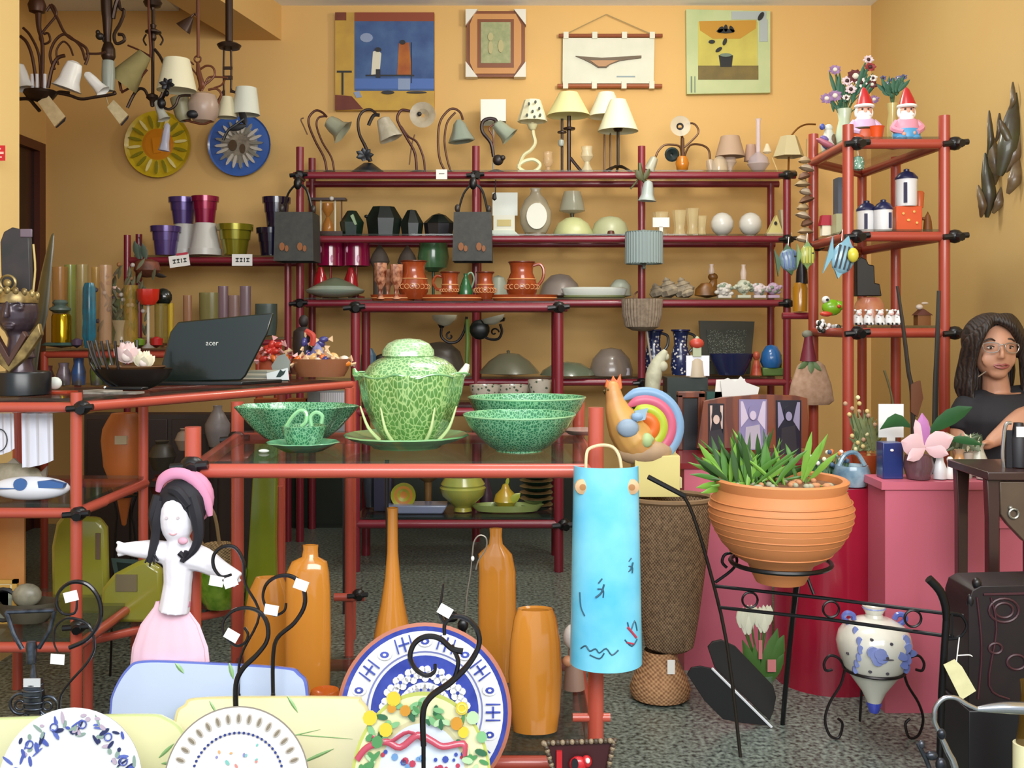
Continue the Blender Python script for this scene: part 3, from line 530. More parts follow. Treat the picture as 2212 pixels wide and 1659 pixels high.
T('table_lamp', 'branching vine lamp with amber ball and four small glass tulips', 'table lamp', 1472, 366, d, [('branch', v, M('#5c3c24', .4, .3)), ('amber_ball', B().lathe(1472, [(0, 328), (10, 332), (15, 346), (12, 360), (5, 366), (0, 368)], 18, dep=-10), M('#c0741c', .15, coat=.6)), ('glass_tulip', B().dish(1468, 266, [(4, -4, 1), (8, -6, 0), (22, -12, 0), (21, -9, 0)], 16), [M('#c8c0ac', .3, alpha=.8), DKB]), ('glass_tulip', B().dish(1450, 327, [(3, -6, 1), (12, -12, 1), (16, -10, 1), (14, 0, 1), (0, 2, 1)], 16), [DKB, M('#1c2a2a', .3)]), ('glass_tulip', tulip(1408, 346, 12, 34, 24), M('#c8c8b4', .3, alpha=.8)), ('glass_tulip', tulip(1536, 350, 12, 30, -14), M('#c8b49c', .3, alpha=.7))], z=S1)
T('table_lamp', 'low lamp with a mauve pleated shade between the vine lamp and glass bottle', 'table lamp', 1576, 366, d, [('lampshade', B().lathe(1577, [(20, 284), (32, 328), (30, 328), (18, 285)], 26), M('#b0947c', .7)), ('base', B().lathe(1577, [(0, 328), (12, 330), (14, 340), (6, 352), (5, 360), (14, 366), (0, 366)], 18), G('#d8c8c0', .5)), ('shade', B().lathe(1552, [(8, 330), (16, 340), (18, 366), (16, 366)], 18, dep=-12), G('#d8c8b0', .45))], z=S1)
T('glass_lamp', 'tall thin clear glass lamp with a round belly on the top shelf', 'glass lamp', 1638, 366, d, [('neck', B().lathe(1638, [(7, 246), (5, 250), (4.5, 260), (5, 320)], 14), G('#dcd0dc', .55)), ('belly', B().lathe(1638, [(5, 318), (20, 330), (24, 344), (14, 358), (6, 362), (12, 366), (0, 366)], 20), G('#c8bcc4', .55)), ('funnel', B().mark().lathe(1657, [(3, 300), (10, 318), (3, 322)], 14), G('#f0e4c8', .7)), ('shade', B().lathe(1624, [(10, 300), (15, 336), (13, 336)], 18, dep=10), M('#b09080', .6, alpha=.8))], z=S1)
T('table_lamp', 'arched brass reading lamp with a pale square shade next to the corner rack', 'table lamp', 1716, 366, d, [('lampshade', B().mark().lathe(1704, [(18, 284), (34, 328), (32, 328), (16, 285)], 6).fl(), M('#c8bc94', .7)), ('arm', B().tube([(1704, 290), (1708, 284), (1724, 266), (1742, 258), (1762, 258)], 2).tube([(1704, 328), (1703, 362)], 2.2, 8, 1), M('#7c5020', .3, .6)), ('base', B().lathe(1703, [(0, 358), (18, 361), (18, 366), (0, 366)], 18), M('#54402c', .4)), ('switch_cord', B().tube([(1668, 330), (1676, 350), (1682, 365)], 1.6), M('#d8b878', .5))], z=S1)
T('price_card', 'small white price card on the top rail under the bell shade lamp', 'price card', 954, 387, 4.752, [(None, B().box(942, 366, 966, 387, 0, 1).M(1).box(948, 374, 960, 376, -.5, 1), [CARD, M('#8a8a84', .6)])])
T('pendant_switch', 'black cord and switch hanging from the top rail by the white card', 'switch', 1069, 434, 4.75, [(None, B().tube([(1071, 388), (1070, 422)], 1.2, 5, 1).lathe(1068, [(0, 416), (4, 420), (5, 430), (0, 434)], 10), DKB)])
# ---------------------------------------------------------------- second shelf of the back rack
d = 4.93
b = B().box(668, 428, 748, 433, -14, 14).box(670, 500, 742, 510, -14, 14)
T('hourglass_rack', 'dark wood stand with white rods and amber glass at the left of the second shelf', 'stand', 706, 510, d, [('frame', b, M('#3a2018', .4)), ('rod', B().tube([(693, 433), (693, 500)], 2, 8, 1), M('#e0d8c0', .5)), ('rod', B().tube([(724, 433), (724, 500)], 2, 8, 1), M('#e0d8c0', .5)), ('rod', B().tube([(738, 433), (738, 500)], 1.6, 8, 1), M('#5a3020', .5)), ('rod', B().tube([(676, 433), (676, 500)], 2.4, 8, 1), M('#5a3020', .5)), ('glass', B().lathe(708, [(12, 438), (13, 452), (3, 468), (12, 484), (13, 500)], 16), G('#b0702c', .7)), ('bead', B().ball(719, 430, 5, 5, 5, -15), M('#d8d0c8', .4))], z=S2)
GB = M('#0c110f', .35, n=(14, '#16221b', .2))
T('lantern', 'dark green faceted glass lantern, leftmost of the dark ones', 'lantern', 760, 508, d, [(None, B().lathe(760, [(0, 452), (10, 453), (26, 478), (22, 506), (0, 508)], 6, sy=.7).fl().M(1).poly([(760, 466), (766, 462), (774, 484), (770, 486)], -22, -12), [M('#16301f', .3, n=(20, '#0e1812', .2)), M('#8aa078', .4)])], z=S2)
T('lantern', 'large black angular lantern, tallest of the dark ones on the second shelf', 'lantern', 828, 508, d, [('body', B().lathe(828, [(0, 443), (24, 444), (40, 470), (34, 508), (0, 508)], 7, sy=.6).fl(), GB), ('hinge', B().ball(793, 466, 5, 4, 5, -10), CLAMP)], z=S2)
T('lantern', 'black rounded lantern between the two widest dark lanterns', 'lantern', 888, 506, d, [(None, B().lathe(889, [(0, 448), (10, 450), (26, 478), (22, 506), (0, 506)], 7, sy=.6).fl(), GB)], z=S2)
T('lantern', 'low black domed lantern beside the hanging square lantern', 'lantern', 948, 506, d, [('dome', B().lathe(948, [(0, 456), (14, 460), (30, 474), (34, 478)], 8, sy=.7).fl(), GB), ('body', B().lathe(948, [(33, 477), (29, 506), (0, 506)], 8, sy=.6).fl(), M('#1c1a20', .3))], z=S2)
T('leaning_panel', 'square white frosted glass panel leaning on the second shelf', 'panel', 1092, 462, 5.02, [(None, B().box(1064, 410, 1118, 460, 0, 3), M('#dde2d6', .3))], z=S2+.11)
T('card_box', 'white card box with a yellow window below the frosted panel', 'box', 1092, 508, 4.95, [('box', B().box(1066, 462, 1112, 496, -8, 30).M(1).box(1074, 472, 1104, 486, -9, -7), [M('#dfe0d0', .6), M('#c8b878', .6)]), ('tray', B().poly([(1062, 495), (1110, 495), (1124, 508), (1062, 508)], -12, 26), M('#d0dccc', .5))], z=S2)
T('moon_flask', 'round flat frosted glass flask vase on the second shelf', 'vase', 1156, 508, d, [('body', B().lathe(1157, [(0, 508), (16, 506), (24, 500), (33, 480), (34, 455), (24, 430), (12, 418), (10, 410), (12, 404)], 26, sy=.5), M('#b8ac90', .2, n=(8, '#a49c84', .3), alpha=.85)), ('foot', B().lathe(1157, [(22, 500), (26, 508), (0, 508)], 18, sy=.6), M('#6a5a3c', .4)), ('panel', B().spot(1159, 466, 22, 28, -17, 2, 24), M('#c8c8b4', .25))], z=S2)
T('bell_lamp', 'clear bell glass lampshade standing on a thin neck above the dome lights', 'glass shade', 1236, 508, 5.02, [('shade', B().lathe(1236, [(18, 408), (24, 430), (28, 450), (20, 453), (6, 456)], 24), M('#c0c4b0', .15, alpha=.6)), ('neck', B().lathe(1236, [(5, 454), (4, 462), (3, 500), (14, 508), (0, 508)], 12), M('#4c4630', .4))], z=S2)
T('dome_light', 'pale green ribbed dome ceiling light, left of the pair', 'ceiling light', 1240, 508, d, [(None, B().lathe(1238, [(0, 466), (16, 469), (32, 480), (42, 500), (42, 506), (0, 508)], 30, rib=.02, rn=24), M('#c4c890', .35))], z=S2)
T('dome_light', 'frosted dome ceiling light with a brown clip, right of the pair', 'ceiling light', 1318, 508, d, [('dome', B().lathe(1318, [(0, 464), (20, 468), (34, 480), (40, 498), (40, 506), (0, 508)], 30), M('#b4b890', .35)), ('clip', B().lathe(1316, [(0, 498), (7, 500), (9, 508), (0, 508)], 10, dep=-38), M('#5a3020', .4))], z=S2)
for (x, w_, h_, lab) in ((1428, 17, 52, 'clear glass tumbler behind the white card'), (1468, 15, 56, 'first fluted glass beside the white card'), (1496, 14, 60, 'second fluted glass, taller, nearer the white globes'), (1516, 11, 44, 'small fluted glass right before the white globes')):
    T('glass_tumbler', lab, 'glass', x, 508, d, [(None, B().lathe(x, [(w_, 508-h_), (w_*.8, 508-h_*.5), (w_*.7, 508-h_*.3), (w_*.9, 506), (0, 508)], 18, rib=.06, rn=8), G('#e0d0a0', .42))], z=S2, group='glass tumblers on the second shelf')
T('price_card', 'white card leaning against the glass tumblers', 'price card', 1428, 508, 4.86, [(None, B().box(1410, 470, 1446, 491, 0, 1).box(1424, 490, 1432, 508, 0, 1), CARD)], z=S2)
GL = M('#dad8d0', .25, coat=.3)
g1_ = T('globe_light', 'white glass globe light, left of the two on the second shelf', 'globe light', 1560, 508, d, [('globe', B().ball(1560, 482, 25, 26, 25), GL), ('collar', B().lathe(1560, [(10, 504), (12, 508), (0, 508)], 14), M('#a8a08c', .4))], z=S2)
dup(g1_, P(1621, 508, d)*1, 'white glass globe light, right of the two on the second shelf').location.z = g1_.location.z
T('oil_burner', 'cream triangular house shaped burner at the right end of the second shelf', 'burner', 1690, 508, d, [('body', B().poly([(1656, 500), (1675, 462), (1688, 500)], -12, 10).fl().M(1).poly([(1688, 500), (1684, 450), (1705, 452), (1706, 502)], -8, 12), [M('#d8cc84', .5), M('#c8c0a0', .5)]), ('window', B().spot(1672, 480, 3, 4, -13), DKB), ('foot', B().box(1654, 500, 1708, 507, -12, 12), M('#d8c8a0', .5))], z=S2)
# ---------------------------------------------------------------- third shelf
for i, (x, lab) in enumerate(((714, 'magenta glass drum lampshade nearer the square lantern'), (770, 'magenta glass drum lampshade nearer the grey bells'))):
    b = B().lathe(x, [(29, 524), (29, 574), (27, 574), (27, 524)], 26); b.M(1); b.spot(x+8, 560, 3, 8, -29, 2, 8).spot(x-16, 540, 2, 7, -25, 2, 8)
    T('lampshade', lab, 'lampshade', x, 576, 4.96, [('shade', b, [M('#8a1040', .15, coat=.7), M('#e0a0c0', .3)]), ('holder', B().tube([(x, 524), (x, 640)], 2.4, 8, 1).lathe(x, [(0, 636), (18, 640), (18, 644), (0, 644)], 16), M('#8a1c20', .3))], z=S3, group='magenta drum lampshades')
    T('glass_cone', ['red glass cone left of the wide grey dish lamp', 'red glass cone right of the wide grey dish lamp'][i], 'glass cone', x-22+i*10, 646, 4.86+.06*i, [(None, B().lathe(x-22+i*10, [(0, 578), (5, 580), (14, 604), (18, 640), (0, 646)], 18), M('#a01822', .15, coat=.6))], z=S3)
T('dish_lamp', 'wide grey dish shaped glass lampshade at the left of the third shelf', 'lampshade', 724, 642, 4.83, [('upper', B().lathe(724, [(0, 598), (10, 600), (30, 608), (48, 618)], 30), M('#6c7860', .3)), ('lower', B().lathe(724, [(48, 618), (64, 626), (60, 632), (30, 640), (0, 642)], 30), M('#a4b4a4', .25, coat=.4))], z=S3)
for (x, y, lab) in ((820, 526, 'small pointed grey bell left of the big terracotta jug'), (880, 528, 'small pointed grey bell right above the big terracotta jug')):
    T('bell', lab, 'bell', x, 600, 4.99, [(None, B().lathe(x, [(0, y), (4, y+4), (16, y+22), (22, y+38), (14, y+52), (14, 640), (0, 644)], 18), M('#5a5048', .5))], z=S3)
T('lampshade', 'green glass lampshade behind the terracotta mugs', 'lampshade', 936, 640, 4.98, [('shade', B().lathe(936, [(30, 525), (34, 555), (30, 578), (14, 586), (12, 584), (28, 574), (32, 555)], 28), M('#3f6c48', .2, n=(10, '#557c50', .2), coat=.5)), ('stem', B().lathe(936, [(3, 584), (3, 636), (18, 642), (0, 644)], 14), M('#2c4a34', .3))], z=S3)
T('glass_dome', 'small frosted glass dome beside the right hand terracotta jug', 'glass dome', 1076, 640, 4.9, [(None, B().lathe(1076, [(0, 592), (14, 598), (20, 616), (22, 640), (0, 642)], 20), M('#a8b0a0', .3, alpha=.8))], z=S3)
T('dome_light', 'mauve grey dome light behind the white tray of the third shelf', 'ceiling light', 1212, 640, 5.0, [(None, B().lathe(1210, [(0, 586), (20, 590), (38, 608), (46, 634), (0, 640)], 28), M('#8c8078', .3))], z=S3)
T('tray_light', 'long white oval glass ceiling light on the third shelf', 'ceiling light', 1282, 640, 4.86, [('glass', B().lathe(1284, [(0, 618), (62, 617), (72, 620), (66, 634), (50, 640), (0, 640)], 34, sy=.35), M('#dfe4dc', .15, coat=.5)), ('rim', B().ring(1284, 637, 64, 3, hor=True, sd=.35), M('#70784c', .4))], z=S3)
T('glass_bowl', 'pale green glass bowl behind the blue grey lampshade', 'bowl', 1345, 640, 4.96, [(None, B().lathe(1340, [(0, 598), (12, 600), (22, 612), (24, 634), (0, 640)], 20), M('#b4bcac', .3))], z=S3)
SH = M('#b4a488', .6, n=(40, '#7c7468', .2), bump=.4)
for (x, y, r, lab) in ((1418, 626, 16, 'ridged spiral seashell left on the third shelf'), (1444, 618, 22, 'large upright ridged seashell with a pale mouth'), (1476, 616, 22, 'frilled pale seashell beside the brown duck'), (1484, 634, 14, 'small smooth shell under the frilled seashell')):
    b = B().mark()
    b.lathe(x, [(0, y-r*1.15), (r*.35, y-r*.8), (r*.3, y-r*.7), (r*.7, y-r*.35), (r*.62, y-r*.25), (r, y+r*.2), (r*.8, y+r*.7), (0, y+r)], 16, rib=.12, rn=7).rot(12 if x % 2 else -16, 'Y', (x, y, 0))
    T('seashell', lab, 'shell', x, 646, 4.86 if r > 15 else 4.83, [(None, b, SH)], z=S3, group='seashells on the third shelf')
b = B(); b.lathe(1528, [(0, 612), (14, 614), (26, 626), (28, 640), (0, 646)], 20, sy=.6).ball(1540, 600, 11, 9, 9).tube([(1538, 622), (1542, 610), (1541, 600)], [12, 8, 7])
T('duck_lamp', 'brown duck shaped oil lamp with a clear chimney', 'oil lamp', 1528, 646, d, [('body', b, M('#8a5a20', .35, n=(20, '#5c3a18', .2))), ('chimney', B().lathe(1537, [(5, 572), (4, 578), (7, 588), (5, 596)], 12), G('#f0e0d8', .5))], z=S3)
for (x, r, y, c, lab) in ((1564, 20, 628, '#d8d4cc', 'heap of white ceramic flowers beside the brown duck lamp'), (1606, 20, 622, '#c8ccb8', 'white flower ornament with a clear chimney on top'), (1640, 18, 628, '#ddd0d4', 'white rose ornament left of the mauve flower'), (1670, 17, 626, '#c4a8c4', 'mauve and white flower ornament at the end of the third shelf')):
    b = B(); random.seed(x)
    b.ball(x, y, r*.8, r*.8, r*.7)
    for i in range(16):
        a = random.uniform(0, 2*PI); q = random.uniform(.3, 1); b.M(i % 3 if i % 3 < 2 else 0).ball(x+r*q*math.cos(a), y+r*.75*q*math.sin(a), 5, 4.5, 5, -r*.6*(1.2-q), 8)
    b.M(0).box(x-r*.7, 640, x+r*.7, 646, -8, 8)
    ps = [('flowers', b, [M(c, .5), M('#8a9a84', .5)])]
    if x in (1606,): ps.append(('chimney', B().lathe(x, [(5, 574), (4, 580), (7, 592), (6, 606)], 12), G('#f0e0d8', .5)))
    T('flower_ornament', lab, 'ornament', x, 646, 4.86, ps, z=S3, group='flower ornaments on the third shelf')
# ---------------------------------------------------------------- bottom shelf and things hung on it
T('wall_lamp', 'two armed black iron wall lamp with white glass bowls under the jug shelf', 'wall lamp', 1028, 735, 4.62, [('plate', B().ball(1036, 712, 22, 22, 8).M(1).tube([(1009, 690), (1010, 740), (1008, 800)], 5, 8, 1), [M('#141a1a', .3), M('#5c7a2c', .5)]), ('arm', B().tube([(1008, 684), (1004, 712), (990, 736), (970, 740), (954, 728), (954, 708), (960, 700)], 3).spiral(972, 726, 9, 2, 90, 420, 2), IRON), ('arm', B().tube([(1040, 722), (1056, 732), (1076, 732), (1084, 716), (1080, 700)], 3).spiral(1068, 718, 10, 2, 0, 330, 2), IRON), ('shade', B().lathe(960, [(28, 680), (26, 690), (12, 702), (0, 706)], 24), M('#d4d4bc', .3)), ('shade', B().mark().lathe(1066, [(26, 684), (22, 694), (10, 700), (0, 702)], 22).rot(-14, 'Y', (1066, 690, 0)), M('#d8dccc', .3)), ('cup', B().lathe(954, [(0, 698), (9, 700), (5, 708), (0, 708)], 12).M(0).lathe(1080, [(12, 686), (10, 694), (0, 696)], 12), IRON)])
DM = M('#5c5a4c', .25, coat=.3); DM2 = M('#6c6c58', .25, coat=.3)
T('dome_light', 'large dark grey round ceiling light behind the green tureen lid', 'ceiling light', 950, 818, 4.95, [(None, B().lathe(950, [(0, 748), (24, 752), (44, 770), (54, 800), (50, 818), (0, 820)], 30, sy=.5), M('#4a4238', .3, n=(14, '#5a5246', .2)))], z=S4)
T('dome_light', 'grey hat shaped ceiling light with a small knob on the bottom shelf', 'ceiling light', 1100, 820, 4.86, [('dome', B().lathe(1100, [(0, 770), (22, 773), (44, 788), (62, 808), (66, 814), (0, 820)], 32), DM2), ('knob', B().lathe(1098, [(0, 764), (4, 766), (3, 772), (0, 773)], 10), DM)], z=S4)
T('dome_light', 'low greenish ceiling light behind the middle rack post', 'ceiling light', 1222, 820, 4.86, [(None, B().lathe(1226, [(0, 789), (30, 793), (54, 808), (60, 818), (0, 820)], 32), M('#66705c', .25, coat=.4))], z=S4)
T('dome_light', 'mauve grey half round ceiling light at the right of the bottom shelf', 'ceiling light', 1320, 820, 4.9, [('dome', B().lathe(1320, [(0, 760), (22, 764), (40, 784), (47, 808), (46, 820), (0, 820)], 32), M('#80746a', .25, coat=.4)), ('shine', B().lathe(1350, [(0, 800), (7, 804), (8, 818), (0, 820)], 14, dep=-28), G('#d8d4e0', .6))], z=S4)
# coloured pots, left shelf
def pot(x, y, rt, rb, h, inv=False, fl=.82):
    if inv: return B().lathe(x, [(0, y-h), (rb, y-h), (rt*.93, y-h*.2), (rt, y-h*.2), (rt, y), (0, y)], 30)
    return B().lathe(x, [(0, y), (rb, y), (rt*.86, y-h*.8), (rt, y-h*.8), (rt*1.02, y-h), (rt*.92, y-h), (rt*.84, y-h*.5), (0, y-h*.45)], 30)
d = 4.87
PU = M('#54407c', .22, .35, coat=.5); MG = M('#8c1440', .22, .35, coat=.5); GG = M('#8c8420', .22, .5, coat=.5); PWH = M('#c6c4be', .35); BK = M('#171030', .15, coat=.6)
T('flower_pot', 'metallic purple pot standing directly on the shelf at its left end', 'flower pot', 358, 555, d-.06, [(None, pot(358, 555, 32, 22, 62), PU)], z=SL)
w1 = T('flower_pot', 'upturned white pot carrying the purple pot', 'flower pot', 400, 555, d+.02, [(None, pot(400, 555, 32, 22, 69, True), PWH)], z=SL, group='upturned white pots')
w2 = T('flower_pot', 'upturned white pot carrying the magenta pot', 'flower pot', 443, 555, d-.06, [(None, pot(443, 555, 35, 22, 69, True), PWH)], z=SL, group='upturned white pots')
zt_ = SL+69*(d-.02)/F
T('flower_pot', 'metallic purple pot stacked on an upturned white one', 'flower pot', 396, 486, d+.02, [(None, pot(396, 486, 31, 21, 57), PU)], z=SL+69*(d+.02)/F+.001)
T('flower_pot', 'metallic magenta pot stacked on an upturned white one', 'flower pot', 443, 486, d-.06, [(None, pot(443, 486, 29, 20, 57), MG)], z=SL+69*(d-.06)/F+.001)
T('flower_pot', 'metallic olive gold pot on the left wall shelf', 'flower pot', 508, 555, d-.06, [(None, pot(508, 555, 38, 24, 66), GG)], z=SL)
T('flower_pot', 'glossy black lower pot partly behind the square lantern', 'flower pot', 586, 555, d, [(None, pot(586, 555, 32, 22, 60), BK)], z=SL)
T('flower_pot', 'glossy black upper pot standing on another beside the square lantern', 'flower pot', 597, 496, d, [(None, pot(597, 496, 30, 20, 66), BK)], z=SL+60*d/F+.001)
for (x, y, a, lab) in ((387, 562, -8, 'white price sign clipped under the upturned white pots'), (523, 560, 0, 'white price sign clipped under the olive gold pot')):
    b = B().mark().box(x-22, y-11, x+22, y+14, 0, 1); b.M(1)
    for k, (u0, w_) in enumerate(((-14, 7), (-5, 6), (4, 2), (9, 7))): b.box(x+u0, y-3, x+u0+w_, y, -.6, 1).box(x+u0, y+4, x+u0+w_, y+6, -.6, 1).box(x+u0+w_*.5-1, y-3, x+u0+w_*.5+1, y+6, -.6, 1)
    if x < 400: b.M(2).box(x-4, y-15, x+20, y-10, -.8, 1)
    b.rot(a, 'Y', (x, y, 0)); T('price_sign', lab, 'price sign', x, y+14, 4.755, [(None, b, [CARD, M('#5c605c', .6), M('#c03a50', .5)])])
# glasses on the second level of that shelf, seen over the laptop
for i, (x, r, t_, c, lab) in enumerate(((1, 0, 0, '', ''), (405, 10, 640, '#b08060', 'thin reddish glass leftmost behind the laptop'), (452, 22, 634, '#8a8450', 'wide olive tinted glass block behind the laptop'), (482, 11, 620, '#8c707c', 'mauve glass tube, left of the pair behind the laptop'), (505, 12, 640, '#9a7c78', 'mauve glass tube, shorter one between the pair'), (530, 12, 620, '#8c7480', 'mauve glass tube, right of the pair behind the laptop'), (575, 24, 658, '#4a5c58', 'dark grey green glass panel behind the laptop corner'))):
    if r: T('glass_vase', lab, 'vase', x, 730, 4.85+.0*i, [(None, B().lathe(x, [(r, t_), (r, t_+40), (r*.9, 726), (0, 730)], 18, sy=.6), M(c, .2, alpha=.75))], z=SL2)
# ---------------------------------------------------------------- middle rack: terracotta on top
TC = M('#9c4420', .2, n=(10, '#863614', .2), coat=.5); TCL = M('#c88a58', .4); TCD = M('#5c2410', .3)
def jugp(x, yb, yt, rb, rn, handle=None, band=True):
    h = yb-yt
    b = B().lathe(x, [(0, yb), (rb*.7, yb), (rb*.95, yb-h*.2), (rb, yb-h*.35), (rb*.85, yb-h*.58), (rn, yb-h*.72), (rn*1.05, yb-h*.9), (rn*1.2, yt), (rn*1.05, yt+1), (rn*.9, yb-h*.7), (0, yb-h*.6)], 26)
    ps = [('body', b, TC)]
    if band:
        q = B().ring(x, yb-h*.54, rb*.89, 1.5, hor=True)
        for i in range(9):
            a = PI+(i+.5)*PI/9; q.ring(x+rb*.98*math.cos(a), yb-h*.33, 5 if rb > 20 else 3, 1, rb*.98*math.sin(a)-1, 8)
        ps.append(('painted_band', q, TCL))
        ps.append(('rim', B().ring(x, yt, rn*1.15, 2, hor=True), TCD))
    if handle: ps.append(('handle', B().tube(handle, 3.4), TC))
    return ps
d = 4.3; s_ = d/F; tr = []
for i, (x0, x1, lab) in enumerate(((800, 900, 'brown glazed terracotta tray under the mugs at the rack end'), (905, 1050, 'brown glazed terracotta tray in the middle under the small jugs'), (1060, 1205, 'brown glazed terracotta tray under the right hand jug'))):
    c = (x0+x1)/2; w_ = (x1-x0)/2
    b = B().lathe(c, [(0, 657), (w_*.9, 657), (w_, 643), (w_*.95, 643), (w_*.86, 654), (0, 654)], 30, sy=.42 if i else .6)
    b.M(1).ring(c, 650, w_*.97, 1.4, hor=True, sd=.42 if i else .6)
    T('tray', lab, 'tray', c, 657, d, [(None, b, [TC, TCL])], z=MT, group=None)
zt_ = MT+4*s_
T('jug', 'big round bodied terracotta jug with pale ring pattern in the middle of the rack top', 'jug', 893, 640, d, jugp(893, 640, 558, 33, 24), z=zt_)
T('jug', 'terracotta jug with a round handle at the right end of the rack top', 'jug', 1127, 640, d, jugp(1127, 640, 560, 34, 24, [(1150, 568), (1166, 564), (1174, 576), (1172, 596), (1160, 612)]), z=zt_)
T('mug', 'small terracotta mug with an open handle between the two jugs', 'mug', 970, 640, d, jugp(972, 640, 582, 20, 17, [(957, 592), (942, 590), (936, 604), (944, 618), (956, 618)]), z=zt_)
T('pot', 'small squat terracotta pot left of the right hand jug', 'pot', 1048, 640, d, jugp(1048, 640, 582, 21, 16), z=zt_)
T('bottle', 'small green glazed pottery flask with a looped handle', 'bottle', 1006, 640, d, [('body', B().lathe(1006, [(0, 640), (14, 638), (16, 622), (8, 600), (4, 590), (5, 584), (0, 584)], 18), M('#1c5c34', .2, coat=.5)), ('handle', B().tube([(1008, 588), (1018, 582), (1024, 596), (1018, 616)], 2), M('#7a9a80', .3))], z=zt_)
for i, (x, y0, lab) in enumerate(((822, 562, 'dark terracotta goblet leftmost in the cluster on the rack'), (838, 575, 'brown striped terracotta goblet in the cluster'), (856, 565, 'terracotta goblet of the cluster touching the big jug'))):
    T('goblet', lab, 'goblet', x, 640, d-.05+.06*(i % 2), [(None, B().lathe(x, [(0, 640), (9, 640), (4, 630), (5, 615), (12, 600), (13, y0), (11, y0), (8, 606), (0, 608)], 16, rib=.08, rn=6), M(('#6c3018', '#a0603c', '#7c3c20')[i], .3, n=(40, '#c89070', .1), coat=.3))], z=zt_)
# mid shelf: white cups with flowers
CUP = V('#4c5c4a', '#bcb4a4', 60, .3, .2, coat=.5)
for i, (x, y, w_, h_, dd, lab) in enumerate(((1048, 886, 34, 42, -.02, 'flower painted white cup, front left on the middle shelf'), (1108, 886, 34, 42, -.02, 'flower painted white cup, front centre on the middle shelf'), (1060, 856, 34, 26, .12, 'flower painted white bowl stacked at the back left of the middle shelf'), (1126, 856, 26, 32, .14, 'flower painted white bowl at the back of the middle shelf'), (1166, 880, 26, 52, .0, 'flower painted white jar with lid nearest the rack post'))):
    b = B().lathe(x, [(0, y), (w_*.5, y), (w_*.7, y-h_*.2), (w_*.95, y-h_*.7), (w_, y-h_), (w_*.93, y-h_), (w_*.8, y-h_*.5), (0, y-h_*.3)], 26)
    T('bowl', lab, 'bowl', x, y, 4.28+dd, [(None, b, CUP)], z=MM, group='flower painted crockery')
# lower shelf
d = 4.33
T('box', 'dark navy box at the left of the low shelf', 'box', 828, 1120, d, [(None, B().box(806, 1040, 846, 1120, 0, 50).bv(2), M('#24243a', .5))], z=ML)
T('vase', 'dark slate tapered vase beside the navy box', 'vase', 800, 1120, 4.42, [(None, B().lathe(800, [(18, 1046), (14, 1090), (10, 1118), (0, 1120), (8, 1116), (14, 1050)], 16), M('#3c4048', .3))], z=ML)
T('rolled_plate', 'yellow green cabbage dish standing on edge', 'dish', 872, 1102, d, [(None, B().dish(872, 1076, [(0, 0, 1), (8, -2, 0), (14, -5, 1), (20, -6, 0), (27, -10, 0), (26, 2, 0), (0, 4, 0)], 24), [M('#9a9c30', .25, coat=.5), M('#b87a34', .3)])], z=ML+.018)
T('serving_tray', 'long blue grey rectangular serving tray on the low shelf', 'tray', 890, 1122, d, [(None, B().poly([(835, 1102), (968, 1102), (958, 1120), (848, 1120)], -30, 30).bv(3), M('#7c88a4', .25, coat=.4))], z=ML)
b = B().lathe(1000, [(0, 1122), (20, 1120), (18, 1112), (26, 1104), (46, 1086), (50, 1070), (46, 1066), (48, 1062), (38, 1046), (14, 1040), (6, 1034), (0, 1034)], 30)
T('tureen', 'pale green yellow lidded tureen on the low shelf', 'tureen', 1000, 1122, d, [(None, b, M('#9aa858', .2, n=(9, '#c0b848', .2), coat=.6))], z=ML)
T('serving_tray', 'light green oval serving tray carrying the ceramic pear', 'tray', 1095, 1122, d, [(None, B().lathe(1095, [(0, 1122), (66, 1120), (80, 1106), (76, 1106), (62, 1115), (0, 1116)], 32, sy=.36).M(0), M('#9cae64', .25, coat=.5))], z=ML)
T('ceramic_pear', 'orange and yellow ceramic pear on the light green tray', 'ornament', 1095, 1106, d, [('pear', B().lathe(1092, [(0, 1114), (16, 1112), (26, 1098), (22, 1084), (10, 1072), (6, 1062), (0, 1060)], 20), M('#c8902c', .25, n=(8, '#b8b83c', .2), coat=.5)), ('leaf', B().leaf(1100, 1100, 1124, 1078, 9, -20, -18).leaf(1094, 1066, 1098, 1046, 4), M('#a4b040', .3))], z=ML+.014)
b = B()
for i in range(6): b.M(i % 2).lathe(1160, [(0, 1122-i*13), (24, 1122-i*13), (38, 1112-i*13), (34, 1112-i*13), (22, 1118-i*13), (0, 1118-i*13)], 24)
T('plate_stack', 'stack of dark green bowls beside the rack post', 'bowl stack', 1160, 1122, 4.4, [(None, b, [M('#20342c', .2, coat=.5), M('#2c4a34', .2, coat=.5)])], z=ML)
T('serving_dish', 'orange brown leaf dish behind the tureen', 'dish', 925, 1122, 4.44, [(None, B().lathe(925, [(0, 1060), (26, 1050), (34, 1044), (28, 1054), (8, 1068), (7, 1116), (14, 1122), (0, 1122)], 20), M('#7a5a34', .3))], z=ML)
T('vase', 'brown pointed vase between the tureen and the pear', 'vase', 1050, 1122, 4.42, [(None, B().lathe(1050, [(0, 1120), (14, 1118), (14, 1090), (6, 1060), (9, 1044), (7, 1044), (4, 1060), (0, 1062)], 16), M('#4a3440', .3))], z=ML)
